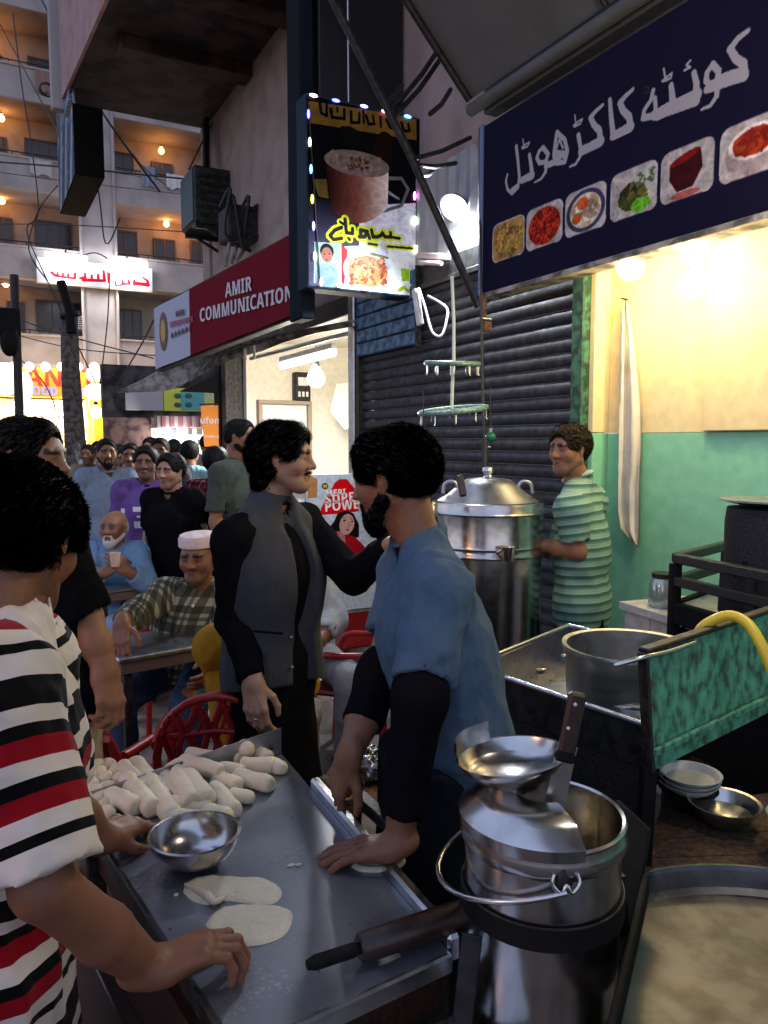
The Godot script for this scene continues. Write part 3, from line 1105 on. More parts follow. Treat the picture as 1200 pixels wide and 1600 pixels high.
# ---------------------------------------------------------------- flat print: pictures and lettering on signs
class Pic:
	var im: Image
	var w: int
	var h: int
	var map: Callable          # turns a point into image pixels
	var pen := 1.0             # pixels per unit of stroke width
	func _init(ww: int, hh: int, bg: Color) -> void:
		w = ww
		h = hh
		im = Image.create(w, h, false, Image.FORMAT_RGB8)
		im.fill(bg)
	func m(p: Vector2) -> Vector2:
		return map.call(p) if map.is_valid() else p
	func disc(p: Vector2, r: float, c: Color) -> void:
		ell(p, Vector2(r, r), c)
	func ell(p: Vector2, r: Vector2, c: Color, turn := 0.0) -> void:
		if turn != 0.0:
			var pts := PackedVector2Array()
			for k in 40:
				pts.append(p + Vector2(cos(TAU * k / 40.0) * r.x, sin(TAU * k / 40.0) * r.y).rotated(turn))
			poly(pts, c)
			return
		for y in range(maxi(0, int(p.y - r.y)), mini(h, int(p.y + r.y) + 1)):
			var t := (y + 0.5 - p.y) / r.y
			if absf(t) >= 1.0:
				continue
			var x := r.x * sqrt(1.0 - t * t)
			im.fill_rect(Rect2i(int(round(p.x - x)), y, maxi(1, int(round(2.0 * x))), 1), c)
	func rect(a: Vector2, b: Vector2, c: Color) -> void:
		im.fill_rect(Rect2i(a, b - a), c)
	func round_rect(a: Vector2, b: Vector2, r: float, c: Color) -> void:
		rect(a + Vector2(r, 0), b - Vector2(r, 0), c)
		rect(a + Vector2(0, r), b - Vector2(0, r), c)
		for q in [a + Vector2(r, r), Vector2(b.x - r, a.y + r), b - Vector2(r, r), Vector2(a.x + r, b.y - r)]:
			disc(q, r, c)
	func poly(p: PackedVector2Array, c: Color) -> void:
		var lo := 1e9
		var hi := -1e9
		for q in p:
			lo = minf(lo, q.y)
			hi = maxf(hi, q.y)
		for y in range(maxi(0, int(lo)), mini(h, int(hi) + 1)):
			var xs := []
			var yy := y + 0.5
			for k in p.size():
				var a := p[k]
				var b := p[(k + 1) % p.size()]
				if (a.y <= yy) != (b.y <= yy):
					xs.append(a.x + (b.x - a.x) * (yy - a.y) / (b.y - a.y))
			xs.sort()
			for k in range(0, xs.size() - 1, 2):
				im.fill_rect(Rect2i(int(round(xs[k])), y, maxi(1, int(round(xs[k + 1] - xs[k]))), 1), c)
	func stroke(pts: Array, w0: float, w1: float, c: Color) -> void:
		var n := pts.size()
		for k in n - 1:
			var a := m(pts[k])
			var b := m(pts[k + 1])
			var steps := maxi(1, int(a.distance_to(b) / 1.5))
			for s in steps + 1:
				var t := float(s) / steps
				disc(a.lerp(b, t), maxf(0.8, lerpf(w0, w1, (k + t) / (n - 1)) * pen * 0.5), c)
	func speckle(c: Vector2, r: Vector2, cols: Array, count: int, size: float, rng: RandomNumberGenerator) -> void:
		for k in count:
			var a := rng.randf() * TAU
			var q := sqrt(rng.randf())
			ell(c + Vector2(cos(a) * r.x, sin(a) * r.y) * q, Vector2(size * rng.randf_range(0.5, 1.3), size * rng.randf_range(0.4, 1.0)), cols[rng.randi() % cols.size()])
	func shade(c: Vector2, r: Vector2, a: Color, b: Color, steps := 24) -> void:
		for k in steps:
			var t := float(k) / steps
			ell(c, r * (1.0 - t), a.lerp(b, t))
	func grain(a: Vector2, b: Vector2, nz: FastNoiseLite, amp: float) -> void:     # the mottled tones of a printed photograph
		for y in range(maxi(0, int(a.y)), mini(h, int(b.y))):
			for x in range(maxi(0, int(a.x)), mini(w, int(b.x))):
				var k := 1.0 + amp * (nz.get_noise_2d(x * 0.0022, y * 0.0022) + 0.5 * nz.get_noise_2d(x * 0.009, y * 0.009))
				var c := im.get_pixel(x, y)
				im.set_pixel(x, y, Color(c.r * k, c.g * k, c.b * k))
	func soften(k: float) -> void:
		im.resize(int(w / k), int(h / k), Image.INTERPOLATE_BILINEAR)
		im.resize(w, h, Image.INTERPOLATE_CUBIC)
	func tex() -> ImageTexture:
		return ImageTexture.create_from_image(im)

func V2(a: Array) -> Array:
	var out := []
	for k in range(0, a.size(), 2):
		out.append(Vector2(a[k], a[k + 1]))
	return out

func word(text: String, size: float, depth := 0.004, font := "Droid Sans", bold := true) -> TextMesh:
	var f := SystemFont.new()
	f.font_names = PackedStringArray([font])
	f.font_weight = 700 if bold else 400
	var t := TextMesh.new()
	t.font = f
	t.font_size = 64
	t.pixel_size = size / 46.0
	t.depth = depth
	t.text = text
	t.curve_step = 1.0
	return t

func letters(parent: Node3D, called: String, text: String, size: float, mat: Material, T: Transform3D, wide := 1.0, bold := true) -> void:
	var o := put(called, word(text, size, 0.004, "Droid Sans", bold), mat, parent)
	o.transform = T * Transform3D(Basis.from_scale(Vector3(wide, 1, 1)), Vector3.ZERO)

func printed(tex: Texture2D, rough := 0.5, energy := 0.0) -> StandardMaterial3D:
	var m := StandardMaterial3D.new()
	m.albedo_texture = tex
	m.roughness = rough
	m.metallic_specular = 0.2
	if energy > 0.0:
		m.emission_enabled = true
		m.emission_texture = tex
		m.emission_operator = BaseMaterial3D.EMISSION_OP_MULTIPLY
		m.emission = Color.WHITE
		m.emission_energy_multiplier = energy
	m.texture_repeat = false
	return m

# a flat board: a printed face (its own mesh) whose corners run top left, top right, bottom right, bottom left as seen from the front
func sheet(tl: Vector3, tr: Vector3, br: Vector3, bl: Vector3) -> ArrayMesh:
	var b := B.new()
	b.flat()
	b.quad(tl, tr, br, bl)
	return b.mesh()
# ---------------------------------------------------------------- ground, shops, hotel
func build_setting() -> void:
	struct("ground", B.new().box(Vector3(0, -0.1, 0), Vector3(300, 0.2, 300)).mesh(), M.road)
	struct("pavement", span(Vector3(2.36, 0.0, -9.6), Vector3(4.6, 0.15, 2.0), 0.02), M.conc)
	# the block of shops on the right
	var t := thing("shop_building", "dim beige block of street shops with a deep overhanging upper floor", "building", Vector3(2.7, 0, -5))
	var o := -t.position
	put("upper_wall", span(Vector3(2.7, 2.78, -9.6), Vector3(2.95, 9.0, 2.0)), M.wall, t, o)
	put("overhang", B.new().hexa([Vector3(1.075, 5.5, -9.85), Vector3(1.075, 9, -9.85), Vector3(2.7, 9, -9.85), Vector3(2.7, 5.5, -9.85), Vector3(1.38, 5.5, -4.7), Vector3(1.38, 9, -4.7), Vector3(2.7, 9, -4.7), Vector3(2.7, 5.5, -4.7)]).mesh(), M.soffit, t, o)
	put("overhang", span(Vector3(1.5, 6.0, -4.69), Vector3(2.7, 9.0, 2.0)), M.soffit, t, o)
	put("fascia", B.new().hexa([Vector3(1.04, 5.47, -9.7), Vector3(1.04, 9, -9.7), Vector3(1.072, 9, -9.7), Vector3(1.072, 5.47, -9.7), Vector3(1.345, 5.47, -4.7), Vector3(1.345, 9, -4.7), Vector3(1.377, 9, -4.7), Vector3(1.377, 5.47, -4.7)]).mesh(), M.pinkwall, t, o)
	put("corner_pilaster", span(Vector3(0.95, 5.42, -9.99), Vector3(1.12, 9.0, -9.86), 0.01), M.hotel, t, o)
	for k in 3:
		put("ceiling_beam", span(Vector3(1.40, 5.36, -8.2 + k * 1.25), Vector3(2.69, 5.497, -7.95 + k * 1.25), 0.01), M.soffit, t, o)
	put("end_pier", span(Vector3(2.66, 2.9, -9.9), Vector3(3.0, 5.5, -9.605), 0.01), M.wall, t, o)
	put("end_post", span(Vector3(2.60, 0, -9.30), Vector3(2.80, 2.62, -9.06), 0.01), M.black, t, o)
	put("yellow_wall", span(Vector3(2.78, 1.662, -2.86), Vector3(2.95, 2.775, 2.0)), M.yellowwall, t, o)
	put("green_wall", span(Vector3(2.776, 0.15, -2.858), Vector3(2.949, 1.66, 2.0)), M.greenwall, t, o)
	put("green_post", span(Vector3(2.64, 0.15, -2.99), Vector3(2.76, 2.7, -2.90), 0.008), M.greenpost, t, o)
	put("yellow_reveal", span(Vector3(2.68, 1.664, -2.898), Vector3(2.79, 2.7, -2.862), 0.003), M.yellowwall, t, o)
	put("green_reveal", span(Vector3(2.682, 0.15, -2.897), Vector3(2.788, 1.662, -2.863), 0.003), M.greenwall, t, o)
	var wz := on_x(1105, 520, 2.76).z
	put("wall_projection", span(Vector3(2.752, 1.664, wz), Vector3(2.779, 2.77, wz + 1.2), 0.004), M.yellowwall, t, o)
	put("lintel", span(Vector3(2.66, 2.62, -8.9), Vector3(2.8, 2.776, -2.9), 0.006), M.iron, t, o)
	# the phone shop's room
	put("shop_end_wall", span(Vector3(2.85, 0.15, -8.98), Vector3(5.2, 2.9, -8.8)), M.cream, t, o)
	put("shop_back_wall", span(Vector3(4.9, 0.15, -8.79), Vector3(5.1, 2.9, -5.3)), M.cream, t, o)
	put("shop_side_wall", span(Vector3(2.82, 0.15, -5.47), Vector3(4.89, 2.9, -5.3)), M.cream, t, o)
	put("shop_ceiling", span(Vector3(2.82, 2.78, -8.79), Vector3(4.89, 2.95, -5.48)), M.cream, t, o)
	put("shop_floor", span(Vector3(2.71, 0.152, -8.79), Vector3(4.89, 0.17, -5.48)), M.conc, t, o)
	put("door_jamb", span(Vector3(2.62, 0.15, -9.05), Vector3(2.84, 2.62, -8.90), 0.01), M.iron, t, o)
	put("door_jamb", span(Vector3(2.64, 0.15, -5.58), Vector3(2.80, 2.77, -5.475), 0.01), M.alu, t, o)
	build_shop_inside(t, o)
	# roller shutter
	var s := thing("roller_shutter", "closed dark roller shutter with a blue hood behind the steel urn", "shutter", Vector3(2.7, 0.15, -4.2))
	var slat := B.new()
	slat.T = Transform3D(Basis.IDENTITY, Vector3.ZERO)
	var prof := [Vector2(0.0, 0.0), Vector2(-0.010, 0.004), Vector2(-0.017, 0.020), Vector2(-0.019, 0.042), Vector2(-0.014, 0.060), Vector2(-0.004, 0.071)]
	slat.smooth()
	for k in prof.size() - 1:
		var a: Vector2 = prof[k]
		var b: Vector2 = prof[k + 1]
		slat.quad(Vector3(b.x, b.y, -1.2), Vector3(b.x, b.y, 1.24), Vector3(a.x, a.y, 1.24), Vector3(a.x, a.y, -1.2))
	slat.flat()
	slat.quad(Vector3(-0.004, 0.071, -1.2), Vector3(0.004, 0.071, -1.2), Vector3(0.004, 0.071, 1.24), Vector3(-0.004, 0.071, 1.24))
	var sm := slat.mesh()
	for k in 35:
		put("slat", sm, [M.slat, M.slat_b, M.slat_c][rng.randi() % 3], s, Vector3(rng.randf_range(-0.002, 0.002), 0.04 + k * 0.0725, 0.0))
	put("bottom_bar", span(Vector3(-0.03, 0.0, -1.2), Vector3(0.01, 0.04, 1.24), 0.004), M.iron, s)
	put("guide_rail", span(Vector3(-0.05, 0, 1.241), Vector3(0.03, 2.6, 1.29), 0.004), M.blueslat, s)
	put("guide_rail", span(Vector3(-0.05, 0, -1.26), Vector3(0.03, 2.6, -1.201), 0.004), M.iron, s)
	for k in 5:
		put("hood_slat", span(Vector3(-0.075, 2.12 + k * 0.1, -1.19), Vector3(-0.03, 2.212 + k * 0.1, -0.3), 0.008), M.blueslat, s)
	put("hood_end", span(Vector3(-0.078, 2.10, -0.298), Vector3(-0.03, 2.63, -0.285), 0.002), M.iron, s)
	# hotel across the end of the street
	build_hotel()
	build_far_shops()

func build_shop_inside(t: Node3D, o: Vector3) -> void:
	var z := -8.8
	var p := func(x: float, y: float) -> Vector3: return on_z(x, y, z)
	# doorway, board and brackets on the end wall
	var f := thing("wall_cabinet", "cream cupboard door frame against the phone shop's end wall", "cabinet", p.call(445, 640))
	var a: Vector3 = p.call(400, 625)
	var b: Vector3 = p.call(485, 900)
	put("door", span(Vector3(a.x + 0.05, b.y, z + 0.004), Vector3(b.x - 0.05, a.y - 0.05, z + 0.06), 0.01), M.white, f, -f.position)
	put("frame", span(Vector3(a.x, b.y, z + 0.004), Vector3(a.x + 0.048, a.y - 0.05, z + 0.1), 0.006), M.cardboard, f, -f.position)
	put("frame", span(Vector3(a.x, a.y - 0.048, z + 0.004), Vector3(b.x, a.y, z + 0.1), 0.006), M.cardboard, f, -f.position)
	put("frame", span(Vector3(b.x - 0.048, b.y, z + 0.004), Vector3(b.x, a.y - 0.05, z + 0.1), 0.006), M.cardboard, f, -f.position)
	var d := thing("meter_box", "small grey electricity meter box high on the phone shop's end wall", "box", p.call(468, 605))
	put("case", bx(Vector3(0, 0, 0.06), Vector3(0.20, 0.34, 0.11), 0.01), M.iron, d)
	put("window", bx(Vector3(0, 0.06, 0.118), Vector3(0.13, 0.1, 0.006)), M.white, d)
	for k in 3:
		put("switch", bx(Vector3(-0.05 + k * 0.05, -0.09, 0.12), Vector3(0.03, 0.06, 0.012), 0.003), M.white, d)
	var g := thing("hanging_card", "pale green triangular board hanging under the bare bulb in the phone shop", "board", p.call(515, 640))
	var q := B.new()
	q.T = Transform3D(Basis(Vector3.UP, -0.1), Vector3(0, 0, 0.7))
	q.prism(PackedVector2Array([Vector2(-0.22, 0.26), Vector2(0.10, 0.30), Vector2(0.36, -0.02), Vector2(-0.12, -0.26), Vector2(-0.30, -0.05)]), 0.0, 0.02)
	put("panel", q.mesh(), mt(Color(0.45, 0.58, 0.45), 0.5), g)
	put("cord", B.new().tube([Vector3(0, 0.28, 0.71), Vector3(0, 0.9, 0.71)], 0.006, 5).mesh(), M.wire, g)
	var c := thing("shop_counter", "low white counter inside the lit phone shop", "counter", Vector3(3.4, 0.17, -7.4))
	put("top", bx(Vector3(0, 0.92, 0), Vector3(0.5, 0.04, 1.8), 0.01), M.white, c)
	put("front", bx(Vector3(0, 0.45, 0), Vector3(0.44, 0.895, 1.7), 0.01), M.cream, c)
	for k in 6:
		var bb := put("packet", bx(Vector3(-0.1 + (k % 2) * 0.2, 0.94 + 0.07, -0.7 + k * 0.26), Vector3(0.12, 0.14, 0.09), 0.006), [M.red, M.cardboard, M.white][k % 3], c)
	# the tube light and the bare bulb
	var tl := thing("tube_light", "glowing white tube light under the phone shop's ceiling", "lamp", on_x(482, 560, 3.0))
	var e0 := at(440, 572, 7.6) - tl.position
	var e1 := at(522, 551, 6.9) - tl.position
	put("tube", B.new().tube([e0, e1], 0.03, 10).mesh(), M.tube, tl)
	put("batten", B.new().bar(e0 + Vector3(0, 0.06, 0), e1 + Vector3(0, 0.06, 0), 0.06, 0.05, Vector3.UP, 0.005).mesh(), M.white, tl)
	var lt := AreaLight3D.new()
	lt.name = "tube_glow"
	lt.area_size = Vector2(0.9, 0.08)
	lt.light_energy = L.tube
	lt.light_color = Color(0.97, 0.98, 1.0)
	lt.shadow_enabled = true
	add_child(lt)
	lt.global_transform = Transform3D(Basis((e1 - e0).normalized(), (e1 - e0).normalized().cross(Vector3.DOWN).normalized(), Vector3.UP), tl.position + (e0 + e1) * 0.5 - Vector3(0, 0.04, 0))
	bulb("bare bulb on a wire glowing in front of the phone shop's end wall", at(494, 592, 7.3), 0.085, L.shopbulb, Color(1, 0.96, 0.88), 0.35)

func bulb(label: String, p: Vector3, r: float, e: float, col: Color, cord := 0.4, group := "", lum := 12.0) -> Node3D:
	var t := thing("light_bulb", label, "light bulb", p, 0.0, group)
	put("bulb_glass", B.new().lathe([Vector2(0, -r), Vector2(r * 0.5, -r * 0.87), Vector2(r * 0.87, -r * 0.5), Vector2(r, 0), Vector2(r * 0.85, r * 0.55), Vector2(r * 0.5, r * 1.0), Vector2(r * 0.4, r * 1.3), Vector2(0, r * 1.3)], 16).mesh(), glow(col, lum), t)
	put("socket", B.new().lathe([Vector2(0, r * 1.9), Vector2(r * 0.3, r * 1.9), Vector2(r * 0.42, r * 1.32), Vector2(0, r * 1.31)], 12).mesh(), M.wire, t)
	if cord > 0.0:
		put("cord", B.new().tube([Vector3(0, r * 1.88, 0), Vector3(0.004, cord * 0.5, 0.003), Vector3(0, cord, 0)], 0.004, 5).mesh(), M.wire, t)
	if e > 0.0:
		lamp("bulb_glow", p, r * 0.9, e, col)
	return t

func lamp(called: String, p: Vector3, size: float, e: float, col: Color) -> void:
	var l := OmniLight3D.new()
	l.name = uniq(self, called)
	l.position = p
	l.light_size = size
	l.light_energy = e
	l.light_color = col
	l.omni_range = 40.0
	l.omni_attenuation = 2.0
	l.shadow_enabled = true
	add_child(l)

func build_hotel() -> void:
	var zf := -29.7
	var t := thing("hotel_building", "many storeyed hotel with white balcony parapets and warm lit galleries across the street's end", "building", Vector3(4, 0, zf))
	var o := -t.position
	var x0 := -9.0
	var x1 := 16.0
	for k in 7:
		var y := 5.28 + k * 2.97
		put("parapet", span(Vector3(x0, y - 1.06, zf - 0.25), Vector3(x1, y, zf), 0.02), M.hotel, t, o)
		put("coping", span(Vector3(x0, y + 0.003, zf - 0.3), Vector3(x1, y + 0.07, zf + 0.05), 0.01), M.hotel, t, o)
		put("gallery_floor", span(Vector3(x0, y - 1.03, zf - 1.9), Vector3(x1, y - 0.87, zf - 0.26)), M.hotel, t, o)
		put("hand_rail", B.new().tube([Vector3(x0, y + 0.22, zf - 0.12), Vector3(x1, y + 0.22, zf - 0.12)], 0.02, 6).mesh(), M.iron, t, o)
	put("back_wall", span(Vector3(x0, 0.0, zf - 2.2), Vector3(x1, 24.0, zf - 1.92)), M.hotelback, t, o)
	for x in [on_z(128, 400, zf).x, on_z(128, 400, zf).x - 7.4, on_z(128, 400, zf).x + 7.6]:
		put("column", span(Vector3(x, 4.0, zf - 0.4), Vector3(x + 1.1, 24.0, zf + 0.06), 0.02), M.hotel, t, o)
	put("shop_band", span(Vector3(x0, 3.9, zf - 0.3), Vector3(x1, 4.35, zf + 0.08), 0.02), M.hotel, t, o)
	# windows and doors of the galleries, where they show: photo pixels left, top, right, bottom
	var win := [[42, 88, 100, 140, 0], [-6, 84, 3, 128, 1], [-8, 213, 12, 256, 1], [37, 215, 98, 272, 0], [-10, 338, 21, 390, 1], [53, 343, 114, 396, 0], [55, 468, 131, 522, 0], [178, 482, 222, 532, 0], [172, 358, 215, 402, 0], [239, 372, 274, 420, 1], [296, 375, 348, 428, 0], [176, 236, 209, 288, 0], [236, 252, 270, 297, 1], [10, 470, 40, 520, 1], [296, 262, 330, 305, 0], [250, 495, 290, 540, 1]]
	for w in win:
		var a := on_z(w[0], w[1], zf - 1.92)
		var b := on_z(w[2], w[3], zf - 1.92)
		var z := zf - 1.92
		var f := put("window" if w[4] == 0 else "door", span(Vector3(a.x, b.y, z + 0.004), Vector3(b.x, a.y, z + 0.05)), M.frame, t, o)
		var wd := b.x - a.x
		var n := 3 if wd > 1.0 else 2
		for k in n:
			put("pane", span(Vector3(a.x + 0.05 + (wd - 0.05) * k / n, b.y + 0.06, z + 0.052), Vector3(a.x + (wd - 0.05) * (k + 1) / n, a.y - 0.06, z + 0.07)), M.darkglass, f)
		for k in n + 1:
			put("mullion", span(Vector3(a.x + (wd - 0.05) * k / n, b.y, z + 0.052), Vector3(a.x + 0.05 + (wd - 0.05) * k / n, a.y, z + 0.10), 0.005), M.frame, f)
		put("rail", span(Vector3(a.x, a.y - 0.06, z + 0.051), Vector3(b.x, a.y - 0.001, z + 0.098), 0.005), M.frame, f)
	for p in [[252, 236], [3, 314], [260, 350], [9, 444], [252, 448], [2, 185], [-20, 60], [300, 360]]:
		bulb(["warm bulb under the hotel gallery ceiling, above the small door", "warm bulb under the hotel gallery at the left edge of the picture", "warm bulb between two dark windows of the hotel gallery", "warm bulb in the lowest hotel gallery at the left edge", "warm bulb behind the white hotel sign's right end", "warm bulb in the upper left hotel gallery", "warm bulb in the topmost left hotel gallery", "warm bulb in the hotel gallery beside the dark air conditioner"][[[252, 236], [3, 314], [260, 350], [9, 444], [252, 448], [2, 185], [-20, 60], [300, 360]].find(p)], on_z(p[0], p[1], zf - 1.35), 0.11, L.hotel, Color(1.0, 0.66, 0.34), 0.28, "warm bulbs in the hotel galleries", 25.0)
	var ac := thing("air_conditioner", "small window air conditioner on the lowest hotel gallery", "air conditioner", on_z(118, 505, zf - 1.2))
	put("case", bx(Vector3.ZERO, Vector3(0.7, 0.5, 0.5), 0.03), M.white, ac)
	for k in 5:
		put("louvre", bx(Vector3(0, -0.16 + k * 0.08, 0.255), Vector3(0.56, 0.03, 0.02), 0.004), M.iron, ac)
	for e in [[275, 284, 0.7, 0.5, Color(0.66, 0.64, 0.62), "white cloth hung over the hotel gallery rail by the dark air conditioner"], [232, 276, 0.5, 0.7, Color(0.25, 0.28, 0.34), "grey cloth hung over the hotel gallery rail below a small door"], [70, 128, 0.6, 0.7, Color(0.30, 0.16, 0.14), "dull red cloth hung over the upper left hotel gallery rail"], [64, 262, 0.7, 0.5, Color(0.5, 0.47, 0.42), "pale cloth hung over the hotel gallery rail beside the blue box sign"]]:
		var lc := thing("laundry", e[5], "laundry", on_z(e[0], e[1], zf + 0.12))
		var lb := B.new()
		lb.smooth()
		for k in 10:
			var xa: float = (k / 10.0 - 0.5) * e[2]
			var xb: float = ((k + 1) / 10.0 - 0.5) * e[2]
			lb.quad(Vector3(xa, e[3] * 0.5, 0.02 * sin(k * 1.7)), Vector3(xb, e[3] * 0.5, 0.02 * sin(k * 1.7 + 1.7)), Vector3(xb, -e[3] * 0.5 - 0.05 * sin(k * 0.9), 0.05 * sin(k * 1.7 + 1.7)), Vector3(xa, -e[3] * 0.5 - 0.05 * sin(k * 0.9 - 0.9), 0.05 * sin(k * 1.7)))
		put("cloth", lb.mesh(), mt(e[4], 0.9), lc)
	for px in [124, 178, 352]:
		var dp := on_z(px, 300, zf + 0.12)
		put("drain_pipe", B.new().tube([Vector3(dp.x, 0, dp.z) + o, Vector3(dp.x, 24, dp.z) + o], 0.06, 8).mesh(), M.hotel, t)
	for k in 6:
		var y := 5.28 + k * 2.97 + 0.12
		for x in 24:
			var q := on_z(-10 + x * 16, 300, zf)
			put("rail_post", bx(Vector3(q.x, y, zf - 0.12) + o, Vector3(0.03, 0.22, 0.03)), M.iron, t)
	# the lit name board
	var zs := zf + 0.35
	var tl := on_z(57, 402, zs)
	var br := on_z(238, 456, zs)
	var tr := on_z(238, 413, zs)
	var sgn := thing("hotel_sign", "white hotel name board with red lettering under two floodlights", "sign", Vector3(tl.x, tl.y, zs))
	var pic := Pic.new(1024, 256, Color(0.80, 0.80, 0.84))
	var x := 1024.0 / (br.x - tl.x)
	var hh := tl.y - br.y
	pic.map = func(p: Vector2) -> Vector2:
		var q := on_z(50.0 + p.x / 6.0, 390.0 + p.y / 6.0, zs)
		return Vector2((q.x - tl.x) * x, (tl.y - q.y) / hh * 256.0)
	pic.pen = 1024.0 / 181.0 / 6.0 * 1.05
	var rd := Color(0.72, 0.06, 0.12)
	for w in [[[1085, 330, 960, 315], 44, 40], [[1040, 262, 1085, 295, 1085, 330], 22, 30], [[960, 290, 960, 330], 26, 30], [[905, 290, 910, 322, 850, 322], 26, 30], [[850, 290, 850, 322], 20, 26], [[850, 322, 820, 340, 785, 340, 785, 300], 20, 16], [[712, 208, 718, 305], 20, 20], [[672, 200, 680, 292, 480, 285], 22, 38], [[620, 235, 622, 285], 20, 24], [[560, 240, 560, 280], 20, 22], [[495, 195, 500, 280], 18, 26], [[450, 268, 480, 260, 500, 282], 22, 30], [[405, 225, 400, 270, 330, 262, 220, 245, 185, 215], 26, 30], [[340, 225, 340, 262], 20, 26], [[290, 220, 290, 255], 20, 26], [[240, 215, 240, 250], 20, 26]]:
		pic.stroke(V2(w[0]), w[1], w[2], rd)
	var b := B.new()
	b.flat()
	b.quad(Vector3.ZERO, Vector3(br.x - tl.x, 0, 0), Vector3(br.x - tl.x, -hh, 0), Vector3(0, -hh, 0))
	put("printed_face", b.mesh(), printed(pic.tex(), 0.5, 0.25), sgn)
	put("box", span(Vector3(-0.02, -hh - 0.02, -0.2), Vector3(br.x - tl.x + 0.02, 0.02, -0.003), 0.01), M.white, sgn)
	for p in [[104, 409, 34], [200, 417, 34]]:
		var c := on_z(p[0], p[1], zs + 0.25)
		var fl := thing("floodlight", "blazing white floodlight over the hotel sign, %s of the two" % ("left" if p[0] < 150 else "right"), "lamp", c)
		put("lamp_face", bx(Vector3(0, 0, 0), Vector3(1.35, 0.55, 0.10), 0.04), M.led, fl)
		put("arm", B.new().tube([Vector3(0, 0.22, -0.06), Vector3(0, 0.42, -0.1), Vector3(0, 0.40, -0.3)], 0.025, 6).mesh(), M.iron, fl)
		var l := SpotLight3D.new()
		l.name = uniq(self, "flood_glow")
		l.light_energy = L.flood2
		l.spot_angle = 70
		l.light_size = 0.3
		l.spot_range = 30.0
		l.shadow_enabled = true
		add_child(l)
		l.look_at_from_position(c + Vector3(0, -0.4, 0.2), c + Vector3(0, -1.4, -0.25))

